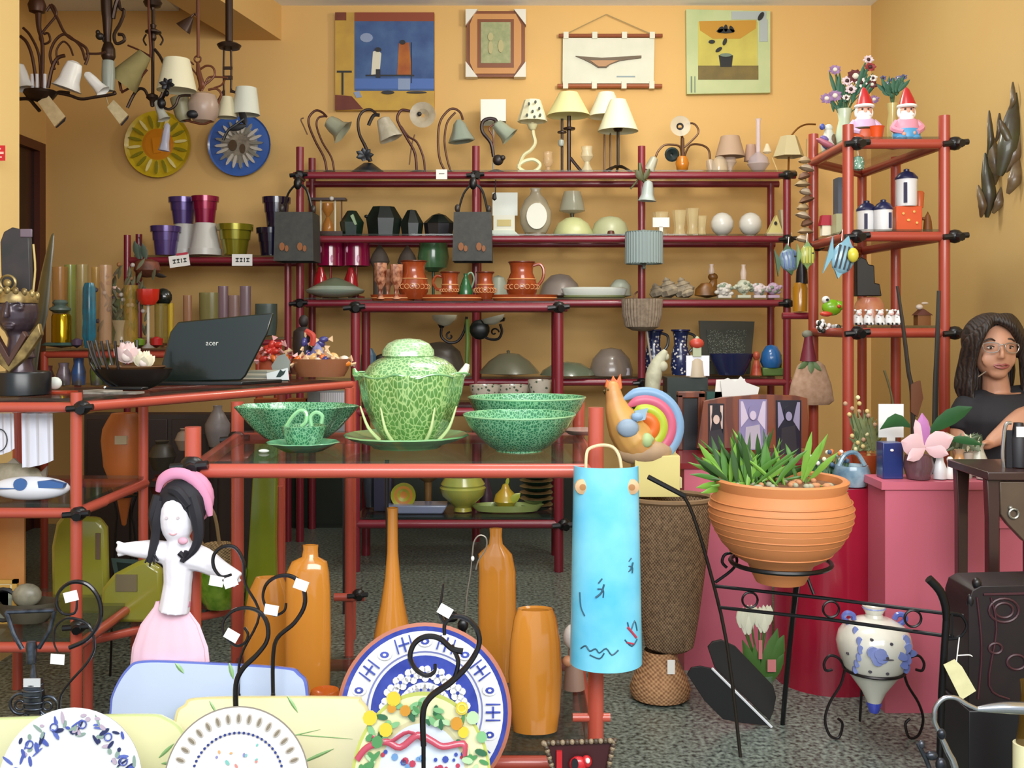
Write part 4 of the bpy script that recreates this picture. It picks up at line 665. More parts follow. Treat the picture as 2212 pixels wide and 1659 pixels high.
# ---------------------------------------------------------------- lampshades hung on the posts of the back rack
SLT = M('#3e3e38', .6, n=(40, '#2c2e2c', .25), bump=.2)
for i, (x, dx, lab) in enumerate(((643, 0, 'dark square hanging lantern shade with wire arms beside the black flower pots'), (1022, 0, 'dark square hanging lantern shade with wire arms above the terracotta pots'))):
    b = B().mark().lathe(x, [(56, 462), (60, 566), (57, 566), (53, 462)], 4).rot(45, 'Z', (x, 0, 0)).fl()
    for q in (-24, 14): b.M(1); b.spot(x+q, 536, 6, 9, -43, 2, 8).spot(x+q+10, 540, 4, 7, -43, 2, 8)
    T('hanging_lantern', lab, 'lantern', x, 566, 4.62, [('shade', b, [SLT, M('#8a5428', .6)]), ('bracket', B().tube([(x, 380, -4), (x, 380, 66)], 4, 8, 1).tube([(x, 372), (x, 392), (x-6, 400), (x-20, 418), (x-30, 450), (x-32, 470)], 2.4).tube([(x+4, 396), (x+20, 412), (x+30, 450), (x+32, 470)], 2.8).ball(x, 396, 9, 14, 8).box(x-40, 462, x+40, 466, -2, 2), CLAMP), ('socket', B().ball(x-34, 450, 6, 9, 6).ball(x+34, 452, 6, 9, 6), M('#3a3430', .4))])
T('wall_lamp', 'glass bell wall lamp with green leaves clipped on the third post', 'wall lamp', 1394, 436, 4.68, [('bracket', B().tube([(1382, 352), (1384, 372), (1390, 388), (1398, 396)], [3, 6, 5, 4]).tube([(1384, 380), (1372, 396), (1362, 408)], 2).leaf(1372, 368, 1386, 392, 7, -8, -8).leaf(1402, 366, 1390, 390, 6, -8, -8), M('#4a4c24', .5)), ('shade', tulip(1399, 412, 15, 44, 4, flare=1.05), M('#b8c4c0', .25, alpha=.85))])
b = B(); 
b.lathe(1391, [(40, 502), (40, 570), (38, 570), (38, 502)], 72, rib=.02, rn=36)
T('lampshade', 'blue grey pleated drum lampshade hung on the third post', 'lampshade', 1391, 580, 4.66, [('shade', b, M('#8c9c9c', .7)), ('finial', B().lathe(1391, [(6, 568), (3, 576), (4, 580), (0, 582)], 10).ring(1391, 569, 39, 1.6, hor=True).ring(1391, 502, 39, 1.6, hor=True).box(1352, 501, 1430, 503, -2, 2).box(1388, 496, 1393, 570, -2, 40).box(1388, 498, 1393, 504, 30, 52), M('#6a7a74', .5))])
b = B().mark().lathe(1387, [(44, 646), (42, 680), (36, 706), (20, 714), (0, 716), (34, 704), (40, 680), (42, 648)], 72, rib=.02, rn=36)
T('lampshade', 'beige woven bowl shaped lampshade under the blue grey drum on the post', 'lampshade', 1387, 716, 4.62, [('shade', b, M('#9c8c78', .8, n=(60, '#7c6c5c', .2), bump=.3)), ('cord', B().tube([(1370, 648, 0), (1372, 636, 10), (1386, 628, 72)], 2), M('#6a4a38', .6)), ('stand', B().tube([(1397, 712), (1402, 750), (1410, 800)], 2.4), M('#a8a098', .5))])
# ---------------------------------------------------------------- right end of the bottom shelf, and table clutter before it
d = 4.86
BW = V('#e0e0dc', '#202c58', 60, .3, .2, coat=.5)
for i, (x, lab) in enumerate(((1412, 'blue and white patterned jug with handle on the right, behind the pale statuette'), (1470, 'blue and white patterned jug nearest the dark square panel'))):
    T('jug', lab, 'jug', x, 822, d, [('body', B().lathe(x, [(0, 822), (18, 820), (22, 800), (20, 775), (14, 755), (16, 728), (20, 722), (18, 724), (12, 756), (0, 770)], 22), BW), ('rim', B().ring(x, 724, 19, 2.4, hor=True), M('#1c2450', .2)), ('handle', B().tube([(x+16, 730), (x+30, 736), (x+30, 756), (x+20, 770)], 3), M('#20242c', .3))], z=S4)
T('spiral_panel', 'dark square framed panel with mosaic spiral surface', 'panel', 1569, 800, 5.0, [('frame', B().poly([(1510, 684), (1630, 686), (1620, 800), (1518, 800)], 0, 6).M(1).poly([(1526, 704), (1612, 704), (1606, 772), (1532, 772)], -3, 2), [M('#3a3a2c', .5), V('#8c9484', '#34382c', 160, .3, .5)])], z=S4)
T('dish', 'deep navy blue oval dish leaning before the spiral panel', 'dish', 1580, 822, 4.84, [(None, B().lathe(1580, [(0, 820), (28, 818), (44, 786), (48, 772), (44, 774), (26, 806), (0, 810)], 28, sy=.5), M('#20284c', .2, coat=.6))], z=S4)
T('blue_hat_ornament', 'bright blue pointed pottery ornament with yellow base', 'ornament', 1662, 820, d, [('hat', B().lathe(1666, [(0, 738), (12, 742), (20, 756), (24, 776), (18, 788), (0, 788)], 18), M('#2c6cb0', .2, coat=.5)), ('base', B().box(1644, 788, 1690, 806, -14, 14).bv(3), M('#5c7a3c', .4)), ('side', B().box(1686, 760, 1692, 806, -10, 10), M('#b89c2c', .4))], z=S4)
T('red_figure', 'small red figurine left of the blue hat ornament', 'figurine', 1634, 820, 4.82, [(None, B().lathe(1634, [(0, 820), (12, 818), (9, 800), (6, 786), (0, 784)], 14).ball(1634, 776, 8, 10, 8), M('#a83028', .35, n=(30, '#c8704c', .2)))], z=S4)
b = B().tube([(1408, 850), (1412, 810), (1420, 786), (1432, 766), (1438, 756)], [16, 18, 15, 10, 5], 10).ball(1430, 790, 12, 12, 10, -6).ball(1406, 826, 10, 12, 10, -6).ball(1440, 770, 6, 8, 6)
T('statuette', 'pale cream carved statuette leaning to the right', 'statuette', 1418, 850, 3.5, [('figure', b, M('#c2c2a8', .6, n=(30, '#a4a48c', .2), bump=.4)), ('stand', B().box(1372, 850, 1448, 957, 0, 60), M('#18342e', .5))], z=.61)
T('gift_figure', 'red topped figurine holding a white square card', 'figurine', 1506, 815, 3.55, [('card', B().mark().box(1482, 768, 1532, 812, -2, 0), M('#e4e6ee', .6)), ('head', B().ball(1505, 742, 16, 12, 12).M(1).ball(1506, 732, 5, 6, 5).box(1496, 750, 1514, 770, -6, 6), [M('#b84434', .35), M('#a8b090', .5)]), ('body', B().lathe(1506, [(6, 760), (20, 780), (22, 815), (0, 816)], 16, dep=14), M('#b8a890', .5)), ('pedestal', B().box(1442, 816, 1530, 954, 4, 70), M('#16241e', .4))], z=.61)
b = B().mark().poly([(1556, 822), (1572, 816), (1590, 824), (1600, 812), (1612, 826), (1640, 836), (1634, 864), (1600, 864), (1560, 858)], -2, 0)
T('papers', 'white papers sticking up from a dark green box', 'paper', 1590, 864, 3.45, [('sheet', b, M('#dcdcd8', .7)), ('sheet', B().poly([(1548, 820), (1610, 818), (1612, 862), (1544, 864)], 4, 6), M('#e4e2dc', .7)), ('box', B().box(1526, 846, 1606, 961, 8, 80).M(1).box(1528, 846, 1606, 870, 4, 10), [M('#1a1c1a', .4), M('#10443a', .4)])], z=.61)
# dark wooden chair and the three picture folding frame on the pink counter
WD = W('#74381a', '#5a2812', 6, 'X', 3, .35, coat=.3)
T('chair_back', 'dark brown wooden panel with a black centre beside the rooster', 'panel', 1490, 1000, 3.3, [('frame', B().box(1464, 852, 1476, 973, 0, 20).box(1508, 848, 1524, 973, 0, 20).box(1464, 846, 1524, 860, 0, 20).bv(2), WD), ('panel', B().box(1476, 860, 1508, 973, 6, 12), M('#14161c', .4))], z=.6105)
b = B().poly([(1520, 880), (1560, 872), (1640, 866), (1720, 868), (1744, 874), (1748, 982), (1505, 982)], 0, 14).bv(1)
ph = []
for (x0, y0, x1, y1, c, c2) in ((1530, 885, 1564, 985, '#1c141c', '#c8b0a4'), (1596, 876, 1656, 985, '#8078a0', '#c0b4c8'), (1676, 878, 1730, 995, '#1c1828', '#8a84a0')):
    q = B().box(x0, y0, x1, y1, -3, 1); m_ = (x0+x1)/2
    q.M(1).poly([(x0+3, y0+4), (x0+8, y0+4), (m_-10, y0+40), (x0+4, y0+60)], -4, 0).poly([(x1-3, y0+4), (x1-9, y0+4), (m_+9, y0+44), (x1-4, y0+66)], -4, 0).M(0).spot(m_, y0+28, 11, 17, -5, 2).M(1).spot(m_-1, y0+34, 7, 10, -6, 2); q.M(2).poly([(m_-16, y0+60), (m_+14, y0+54), (m_+18, y1-2), (m_-18, y1-2)], -4, 0)
    ph.append(('photograph', q, [M(c, .3), M(c2, .4), M('#221c24' if c[1] == '1' else '#a8a0b0', .4)]))
T('picture_frame', 'brown wooden triple picture frame behind the planter leaves', 'picture frame', 1630, 1000, 3.2, [('frame', b, WD)]+ph, z=.6105)
# ---------------------------------------------------------------- hanging strands between the racks
d = 3.62; b = B(); random.seed(3)
b.tube([(1742, 300), (1740, 400), (1738, 530)], 1.4, 5, 2)
for i in range(11):
    y = 345+i*17; x = 1738+5*math.sin(i*1.7)
    b.M(i % 3); b.mark().lathe(x, [(0, y-8), (8, y-5), (13+4*(i % 2), y+3), (9, y+7), (0, y+8)], 12, rib=.1, rn=5).rot(18*math.sin(i*2.1), 'Y', (x, y, 0))
T('shell_strand', 'hanging strand of dried shells and husks left of the corner rack', 'garland', 1740, 540, d, [(None, b, [M('#9a8460', .7), M('#b4a48c', .6), M('#6c4a34', .7)])])
def fish(name, lab, x0, x1, y, h, d, cb, cs, cf, dirn=1, ang=0, xtra=()):
    c = (x0+x1)/2; w_ = (x1-x0)/2
    b = B().mark().ball(c+dirn*w_*.12, y, w_*.85, h, w_*.3, 0, 18)
    for i in range(4):
        xx = c-w_*.35+i*w_*.32; b.M(1); b.box(xx-w_*.06, y-h*.7, xx+w_*.06, y+h*.7, -w_*.31, w_*.31)
    b.M(2).ball(c+dirn*w_*.62, y-h*.2, w_*.14, None, w_*.14, -w_*.2); b.rot(ang, 'Y', (c, y, 0))
    f = B().mark().poly([(c-dirn*w_*.6, y), (c-dirn*w_, y-h*1.1), (c-dirn*w_*1.05, y+h*1.2)], -3, 3).poly([(c-w_*.3, y-h*.8), (c+w_*.1, y-h*1.35), (c+w_*.5, y-h*.8)], -3, 3).poly([(c-w_*.3, y+h*.8), (c+w_*.1, y+h*1.3), (c+w_*.4, y+h*.75)], -3, 3).rot(ang, 'Y', (c, y, 0))
    T(name, lab, 'fish', c, y+h, d, [('body', b, [cb, cs, DKB]), ('fin', f, cf), ('string', B().tube([(c, y-h), (c+2, y-h-24)], .9, 5, 1), CARD)]+list(xtra))
fish('hanging_fish', 'blue grey ceramic fish with green fins hanging leftmost by the back rack end', 1676, 1728, 562, 26, 3.5, M('#7c94a0', .3, coat=.4, n=(30, '#54707c', .2)), M('#5a6ca0', .3), M('#244c20', .3), 1, -10)
fish('hanging_fish', 'small yellow green ceramic fish between the two blue ones', 1722, 1762, 552, 24, 3.45, M('#8c9c54', .3, coat=.4), M('#c8c048', .3), M('#6c8c50', .3), 1, 0)
fish('hanging_fish', 'large blue black and yellow ceramic fish hanging before the corner rack', 1788, 1848, 556, 36, 3.2, M('#8cb4c4', .3, coat=.4, n=(20, '#5c8ca4', .2)), M('#1c2430', .3), M('#6ca0b4', .3), 1, 14, [('face', B().ball(1838, 552, 12, 16, 10, -14), M('#c8c040', .3)), ('hook', B().tube([(1820, 497, 0), (1828, 498, 30), (1834, 500, 62)], 1.6), IRON)])
T('bottle', 'amber bottle with a black neck standing left of the corner rack', 'bottle', 1728, 692, 3.75, [('body', B().lathe(1728, [(0, 692), (15, 690), (16, 640), (12, 628)], 18), M('#a87418', .15, coat=.5)), ('neck', B().lathe(1732, [(13, 630), (12, 604), (7, 586), (8, 566), (5, 560), (0, 560)], 16), M('#14121a', .3))], z=1.037+.026)
metre('rail', B().tube([(XX(1690, 3.75), -1.05, 3.75), (XX(1764, 3.75), -1.05, 3.75)], .013, 10, 1), RB, bpy.data.objects['corner_rack'])
for o in COL.objects:
    if o.parent and o.parent.name == 'corner_rack' and o.name.startswith('rail') and o.location.length == 0 and abs(o.data.vertices[0].co.z-1.05) < .03:
        pr = o.parent; o.location = (-pr.location.x, -pr.location.y, 0)
        break
T('burlap_bag', 'pinkish beige cloth bag hanging from the post behind the planter', 'bag', 1752, 872, 3.6, [('bag', B().lathe(1752, [(18, 780), (30, 790), (44, 830), (50, 866), (40, 874), (0, 872)], 20, sy=.4), M('#b09078', .85, n=(50, '#98785e', .2), bump=.3)), ('flower', B().leaf(1745, 780, 1720, 796, 7, -10, -14).leaf(1745, 780, 1770, 800, 7, -10, -14).leaf(1748, 776, 1748, 806, 7, -12, -16), M('#5c7448', .5)), ('doll', B().lathe(1746, [(0, 718), (8, 722), (9, 734), (12, 750), (18, 780), (0, 782)], 14).M(1).ball(1744, 722, 12, 9, 10), [M('#6c2030', .5), M('#787868', .6)])])
# ---------------------------------------------------------------- corner rack: shelf by shelf
d = 3.42
RED = M('#b01c20', .35, coat=.3); SKIN_ = M('#d8a088', .5); WHT = M('#ecebe8', .4)
def gnome(x, yb, yt, lab, coat_, low, extra=()):
    h = yb-yt; s = h/125
    hat = B().mark().lathe(x+2*s, [(0, yt), (6*s, yt+6*s), (14*s, yt+26*s), (19*s, yt+42*s), (20*s, yt+46*s), (0, yt+47*s)], 20).rot(-4, 'Y', (x, yt+40*s, 0)); hat.M(1).ring(x+1*s, yt+44*s, 18*s, 4*s, hor=True)
    head = B().ball(x, yt+56*s, 18*s, 17*s, 15*s); head.ball(x-2*s, yt+58*s, 4*s, 4*s, 4*s, -15*s); head.M(1).spot(x-8*s, yt+52*s, 2*s, 2*s, -14*s).spot(x+5*s, yt+52*s, 2*s, 2*s, -14*s)
    beard = B().mark().lathe(x-2*s, [(12*s, yt+56*s), (16*s, yt+66*s), (14*s, yt+82*s), (8*s, yt+94*s), (0, yt+98*s)], 16, dep=-8*s, sy=.7); beard.ball(x-14*s, yt+58*s, 7*s, 12*s, 6*s).ball(x+14*s, yt+58*s, 7*s, 12*s, 6*s).ball(x-6*s, yt+64*s, 7*s, 4*s, 4*s, -15*s).ball(x+5*s, yt+64*s, 7*s, 4*s, 4*s, -15*s)
    body = B().lathe(x, [(12*s, yt+66*s), (24*s, yt+76*s), (28*s, yt+96*s), (26*s, yb-16*s)], 22, sy=.8).tube([(x+20*s, yt+78*s), (x+32*s, yt+92*s, -4*s), (x+16*s, yt+104*s, -20*s)], [8*s, 8*s, 6*s]).tube([(x-20*s, yt+78*s), (x-30*s, yt+94*s, -4*s), (x-14*s, yt+104*s, -20*s)], [8*s, 8*s, 6*s])
    legs = B().lathe(x, [(27*s, yb-30*s), (30*s, yb-18*s), (28*s, yb-6*s), (26*s, yb), (0, yb)], 22, sy=.85).ball(x-16*s, yb-8*s, 13*s, 8*s, 14*s, -14*s).ball(x+14*s, yb-8*s, 13*s, 8*s, 14*s, -14*s)
    return T('garden_gnome', lab, 'gnome', x, yb, d, [('body', body, coat_), ('legs', legs, low), ('head', head, [SKIN_, DKB]), ('hat', hat, [RED, WHT]), ('beard', beard, WHT)]+list(extra), z=C1)
gnome(1958, 298, 176, 'garden gnome in a pink jacket and blue trousers on the rack top', M('#d890a4', .4), M('#4c98c8', .35), [('hand', B().ball(1945, 282, 5, 5, 5, -20).ball(1966, 280, 5, 5, 5, -20), SKIN_)])
gnome(1866, 298, 176, 'garden gnome in a lilac jacket holding an orange pot on the rack top', M('#c8a8c8', .4), M('#b84c24', .4), [('pot', B().lathe(1886, [(0, 298), (12, 298), (16, 270), (18, 266), (15, 266), (0, 270)], 16, dep=-18), M('#d8501c', .35)), ('belt', B().ring(1866, 268, 27, 2.4, hor=True, sd=.85), M('#4a3a20', .5))])
def bouquet(nm, lab, x, yb, vs_, vm, blooms, z, dd, leafc='#2c5c44', nleaf=14, seed=1, vy=230):
    random.seed(seed); lf = B(); st2 = B(); fl = [B() for _ in vs_]
    for (bx, by, br, mi) in blooms:
        st2.tube([(x, vy+14), ((x*1.3+bx*.7)/2, (vy+by)/2), (bx, by)], 1.3, 5, 3)
    for i in range(nleaf):
        bx, by, br, mi = random.choice(blooms); lf.leaf((x+bx)/2, (vy+by)/2+4, bx+random.uniform(-14, 14), by+random.uniform(-6, 16), 4.5, random.uniform(-8, 8), random.uniform(-14, 14))
    parts = [('vase', vm, M(vs_[0], .25, coat=.5))]
    parts.append(('stem', st2, M('#3c5a34', .6))); parts.append(('leaves', lf, M(leafc, .6)))
    for (bx, by, br, mi) in blooms:
        f = B()
        for k in range(9):
            a = k*2*PI/9+bx; f.leaf(bx, by, bx+br*math.cos(a), by+br*.8*math.sin(a), br*.32, -4, -4-4*(k % 2))
        f.M(1).ball(bx, by, br*.4, br*.35, br*.35, -5, 8); parts.append(('flower', f, [M(vs_[mi], .6), M('#3a1c1c', .6) if mi % 2 else M('#d8d0c0', .6)]))
    return T(nm, lab, 'bouquet', x, yb, dd, parts, z=z)
bouquet('bouquet', 'artificial bouquet of purple, dark red and white flowers behind the gnomes', 1820, 305, ['#c4d4b8', '#8a2a2c', '#8c6c94', '#d8c4c8', '#5a1c20', '#e0d8d0'], B().lathe(1824, [(0, 305), (16, 303), (20, 270), (12, 236), (16, 212), (13, 214), (0, 240)], 20),
        [(1802, 128, 14, 2), (1874, 106, 12, 3), (1878, 122, 13, 1), (1846, 142, 20, 4), (1828, 152, 13, 3), (1858, 156, 14, 5), (1882, 160, 12, 4), (1884, 146, 10, 5), (1784, 190, 15, 2), (1802, 184, 16, 2), (1826, 188, 9, 5), (1886, 192, 12, 2), (1836, 170, 13, 3)], C1, 3.6, nleaf=30, seed=5, vy=236)
bouquet('bouquet', 'fan shaped bunch of dark green lavender in a cream vase between the gnomes', 1928, 300, ['#c8b878', '#5c5c84', '#7c7c9c'], B().lathe(1928, [(0, 300), (10, 298), (12, 250), (9, 222), (12, 200), (10, 202), (0, 230)], 18),
        [(1906, 146, 7, 1), (1914, 158, 6, 2), (1926, 150, 6, 1), (1938, 146, 7, 2), (1950, 144, 8, 1), (1944, 158, 6, 2), (1922, 170, 6, 1)], C1, 3.55, nleaf=36, seed=8, vy=200)
b = B().lathe(1790, [(0, 300), (14, 300), (17, 284), (12, 262), (8, 250)], 16).ball(1790, 246, 9, 9, 8).M(1).ball(1776, 243, 6, 7, 6).tube([(1790, 262), (1776, 280, -6), (1784, 292, -12)], 4).M(2).ball(1798, 276, 10, 16, 8, -8)
T('figurine', 'white and brown porcelain figurine with blue cap, left on the rack top', 'figurine', 1790, 305, 3.62, [(None, b, [M('#c4c8bc', .4), M('#4454a0', .4), M('#5c4828', .5)])], z=C1)
T('toy_car', 'small pink and violet ornament lying at the left edge of the rack top', 'ornament', 1786, 325, 3.56, [(None, B().mark().ball(1786, 316, 26, 7, 10).M(1).ball(1776, 308, 10, 6, 7).rot(28, 'Y', (1786, 316, 0)), [M('#b06878', .4), M('#6c5c9c', .4)])], z=C1)
T('christmas_house', 'small glittering bead ornament hanging under the rack top', 'ornament', 1854, 372, 3.3, [('ornament', B().lathe(1854, [(0, 336), (10, 340), (13, 350), (12, 366), (0, 370)], 12), V('#d8d8d0', '#5c8470', 140, .3, .3)), ('string', B().tube([(1854, 338), (1852, 316)], .8, 5, 1), CARD)])
# second level
d = 3.42
JW = M('#e4e4e4', .25, coat=.4); NV = M('#1c2048', .3)
def jar(x, yb, h, r, lab, stripe, d_=d, z_=None):
    b = B().lathe(x, [(0, yb), (r*.92, yb), (r, yb-4), (r, yb-h+6), (r*1.05, yb-h)], 22); b.M(1); b.box(x+stripe-3, yb-h*.85, x+stripe+3, yb-6, -r*1.04, -r*.7)
    return T('canister', lab, 'canister', x, yb, d_, [('body', b, [JW, NV]), ('lid', B().lathe(x, [(r*1.08, yb-h), (r*1.08, yb-h-4), (r*.7, yb-h-14), (6, yb-h-18), (6, yb-h-22), (0, yb-h-24)], 22), NV)], z=z_ or C2)
jar(1872, 498, 46, 20, 'white canister with a silver pattern and navy lid, left on the rack middle shelf', -8)
jar(1908, 498, 46, 19, 'white canister with a navy stripe beside the orange pot', 8, 3.38)
T('orange_pot', 'bright orange speckled square pot on the rack middle shelf', 'pot', 1958, 498, 3.4, [(None, B().box(1930, 444, 1986, 498, -16, 24).bv(3).M(1).spot(1945, 460, 3, 3, -17).spot(1968, 456, 3, 3, -17).spot(1956, 474, 4, 3, -17).spot(1974, 480, 3, 3, -17), [M('#cc4c1c', .3, coat=.4), M('#f0b060', .4)])], z=C2)
jar(1958, 440, 58, 22, 'tall white canister standing on the orange pot', -10, 3.4, C2+.085)
T('orange_pot', 'narrow orange pot beside the tall canister', 'pot', 1982, 440, 3.44, [(None, B().lathe(1985, [(0, 440), (9, 440), (11, 408), (8, 404), (0, 404)], 14), M('#c86030', .35))], z=C2+.085)
T('wooden_bird', 'small brown wooden figure at the right of the orange pot', 'figurine', 2004, 498, 3.42, [(None, B().lathe(2004, [(0, 498), (10, 496), (8, 474), (5, 462), (0, 452)], 14).ball(1996, 468, 6, 4, 4), M('#7c4a1c', .5))], z=C2)
T('candle_house', 'small candle ornament with a red roof and cream body behind the left post', 'ornament', 1783, 520, 3.55, [(None, B().box(1774, 494, 1792, 516, -8, 8).M(1).poly([(1770, 494), (1774, 472), (1793, 472), (1797, 494)], -10, 10), [M('#e8e0c8', .5), M('#a81430', .4)])], z=C2)
T('book', 'grey blue upright book between the rack posts', 'book', 1812, 500, 3.5, [('cover', B().box(1806, 378, 1816, 456, -14, 20), M('#48505c', .5)), ('pages', B().box(1816, 380, 1822, 456, -12, 18), M('#c8c4bc', .7)), ('block', B().box(1802, 456, 1824, 500, -14, 20), M('#a8a880', .5))], z=C2)
# third level
blk = B().poly([(1846, 640), (1846, 566), (1856, 556), (1868, 562), (1872, 572), (1884, 574), (1886, 612), (1896, 614), (1900, 640)], -14, 14).bv(2)
T('black_sculpture', 'stepped black sculpture standing on a pinkish bowl in the corner rack', 'sculpture', 1872, 640, 3.42, [(None, blk, M('#120f10', .4))], z=C3+.098)
T('bowl', 'upturned pinkish brown bowl under the black sculpture', 'bowl', 1878, 680, 3.42, [(None, B().lathe(1878, [(0, 640), (22, 642), (30, 656), (34, 676), (34, 700), (0, 702)], 24), M('#a8604c', .3, n=(14, '#c08858', .2), coat=.4))], z=C3)
COWM = V('#141414', '#e4e2e0', 60, .25, .3)
for i, (x, lab) in enumerate(((1853, 'black and white cow figurine nearest the left post'), (1876, 'black and white cow figurine with a black face'), (1900, 'white cow figurine with a black patch'), (1922, 'mostly white cow figurine, third along'), (1940, 'white and lilac cow figurine at the row end'))):
    b = B().lathe(x, [(0, 708), (10, 707), (11, 696), (8, 686), (0, 682)], 14).ball(x, 682, 7, 7, 7, -5).ball(x-6, 676, 3, 2.4, 2).ball(x+6, 676, 3, 2.4, 2).ball(x-5, 705, 4, 4, 6, -8).ball(x+5, 705, 4, 4, 6, -8)
    b.M(1).ball(x, 685, 4, 3, 3, -11)
    T('cow_figurine', lab, 'figurine', x, 708, 3.36, [(None, b, [COWM, M('#e0b0a8', .4)])], z=C3, group='cow figurines in the corner rack')
T('birdhouse', 'small brown house ornament with a bird on the bottom shelf of the corner rack', 'ornament', 1992, 708, 3.42, [('house', B().box(1978, 686, 2006, 708, -12, 12).M(1).poly([(1974, 686), (1990, 672), (2010, 686)], -14, 14), [M('#7c4c20', .6), M('#5c2c1c', .6)]), ('bird', B().ball(1986, 668, 8, 6, 6).ball(1998, 660, 8, 3, 4), M('#c8b8a8', .5))], z=C3)
b = B().ball(1797, 652, 22, 18, 16).ball(1812, 648, 12, 10, 10, -6); b.M(1).ball(1783, 666, 14, 6, 10, -6).ball(1808, 650, 5, 4, 4, -14); b.M(2).ball(1784, 636, 9, 9, 9).M(3).spot(1784, 636, 3, 3, -10)
T('frog_figurine', 'lime green frog like figurine with a white ball on its head', 'figurine', 1797, 675, 3.5, [(None, b, [M('#7ab020', .3, coat=.4), M('#c8402c', .4), WHT, DKB])], z=C3+.03)
random.seed(12); b = B()
for i in range(34):
    x = random.uniform(1768, 1828); y = 676+random.uniform(-4, 18)+(x-1768)*.35; b.M(0 if i % 4 else 1).ball(x, y, 5, 5.5, 5, random.uniform(-8, 8), 8)
T('shell_garland', 'black and white beaded garland draped on the corner rack shelf', 'garland', 1798, 720, 3.5, [(None, b, [WHT, M('#2c3028', .5)])], z=C3-.045)
# dark wooden hangings on the right wall
for k, (pods, lab, d) in enumerate(((([(2132, 470, 2128, 330, 15), (2118, 470, 2112, 400, 9), (2146, 400, 2136, 280, 14), (2130, 340, 2134, 240, 7), (2146, 310, 2155, 246, 6), (2140, 462, 2162, 400, 10)]), 'cluster of dark carved wooden pods on the right wall, nearer the corner', 3.84), (([(2160, 380, 2196, 200, 22), (2170, 372, 2210, 260, 18), (2178, 240, 2186, 178, 6), (2176, 330, 2158, 260, 10), (2212, 470, 2206, 370, 14), (2172, 420, 2196, 340, 14)]), 'cluster of long dark carved wooden pods cut by the right edge of the view', 3.7))):
    ps = []
    for i, (x0, y0, x1, y1, w_) in enumerate(pods):
        ps.append(('pod', B().tube([(x0, y0, -2*i), ((x0*2+x1)/3+2, (y0*2+y1)/3, -8-2*i), ((x0+2*x1)/3, (y0+2*y1)/3, -6-2*i), (x1, y1, -2*i)], [w_*.25, w_, w_*.8, 1.5], 8, 4, flat=.6), M('#4c3420' if i % 2 else '#342a1c', .4, n=(20, '#6c5c40' if i % 3 else '#3a3c24', .2), coat=.3)))
    ps.append(('vine', B().tube([(pods[0][0], pods[0][1]-20), (pods[1][0]+40, pods[1][1]-30), (pods[2][0]+20, pods[2][1]+30)], 1.5), M('#7c5c34', .6)))
    T('wooden_pods', lab, 'wall hanging', pods[0][0], 470, d, ps)
# ---------------------------------------------------------------- left: vases behind the counter
GV = [('tall straw coloured glass cylinder leftmost behind the bust', 130, 570, 16, '#a8743c', .55, 0), ('tall olive green glass tube beside the straw coloured cylinder', 152, 566, 12, '#7c9044', .7, .05), ('pale clear glass tube with bright edge', 178, 566, 12, '#a89c68', .45, .1), ('slim amber glass tube behind the blue twisted vase', 208, 572, 10, '#b08838', .5, .12),
      ('clear glass cylinder with pinkish tint right of the blue twisted vase', 228, 566, 14, '#c09878', .5, 0), ('tall ochre glass cylinder among the dried flowers', 282, 610, 16, '#a88830', .6, .02), ('green tinted slim glass behind the dried flowers', 250, 640, 10, '#3c7c58', .6, .1), ('olive glass tube under the black bowl', 348, 650, 14, '#7c6c2c', .7, .05), ('yellow glass rod vase at the right of the red bowl', 368, 650, 6, '#c8a820', .8, .12)]
for lab, x, t_, r, c, al, dd in GV:
    T('glass_vase', lab, 'vase', x, 745, 3.98+dd, [(None, B().lathe(x, [(r, t_), (r*.96, t_+60), (r, 735), (0, 745)], 18), M(c, .06, alpha=al*.8, coat=.8))], z=VS)
T('glass_vase', 'teal blue twisted glass vase behind the bust and gold tin', 'vase', 192, 745, 3.95, [(None, B().lathe(193, [(8, 604), (12, 616), (13, 720), (10, 730), (8, 745), (0, 745)], 30, rib=.14, rn=5), M('#1c6c84', .2, coat=.5, n=(30, '#2c5868', .2)))], z=VS)
T('gold_tin', 'shiny gold cylinder candle with a grey lid', 'candle', 133, 745, 3.95, [('body', B().lathe(133, [(0, 676), (18, 677), (20, 682), (20, 738), (0, 740)], 26), M('#a88c14', .12, .8)), ('lid', B().lathe(130, [(0, 646), (12, 646), (16, 652), (12, 658), (22, 664), (22, 668), (12, 674), (0, 675)], 22), M('#5c6c64', .3)), ('saucer', B().lathe(133, [(0, 740), (36, 738), (44, 744), (0, 750)], 26, sy=.5), M('#3c5c58', .3))], z=VS)
T('red_bowl', 'red glass bowl raised on a thin pedestal behind the counter', 'bowl', 318, 745, 3.98, [('bowl', B().lathe(320, [(23, 618), (22, 640), (14, 652), (0, 655)], 22, rib=.06, rn=7), M('#b82818', .25, coat=.4)), ('stem', B().lathe(320, [(3, 652), (3, 735), (14, 745), (0, 745)], 12), G('#d8d4cc', .6))], z=VS)
T('black_bowl', 'round black bowl standing on edge beside the red glass bowl', 'bowl', 352, 655, 4.08, [('bowl', B().ball(352, 636, 20, 20, 16), M('#141a14', .2, coat=.4)), ('stem', B().tube([(352, 650), (352, 744)], 3, 8, 1), M('#5c1c1c', .4))], z=VS)
random.seed(21); lf = B(); fl = B()
for i in range(70):
    x = random.gauss(268, 26); y = random.gauss(650, 36); lf.leaf(x, y+14, x+random.uniform(-16, 16), y-12, 4, random.uniform(-10, 20), random.uniform(-10, 20))
for i in range(26):
    x = random.gauss(262, 30); y = random.gauss(640, 34); fl.M(i % 4).ball(x, y, 5, 5, 5, random.uniform(-12, 12), 8)
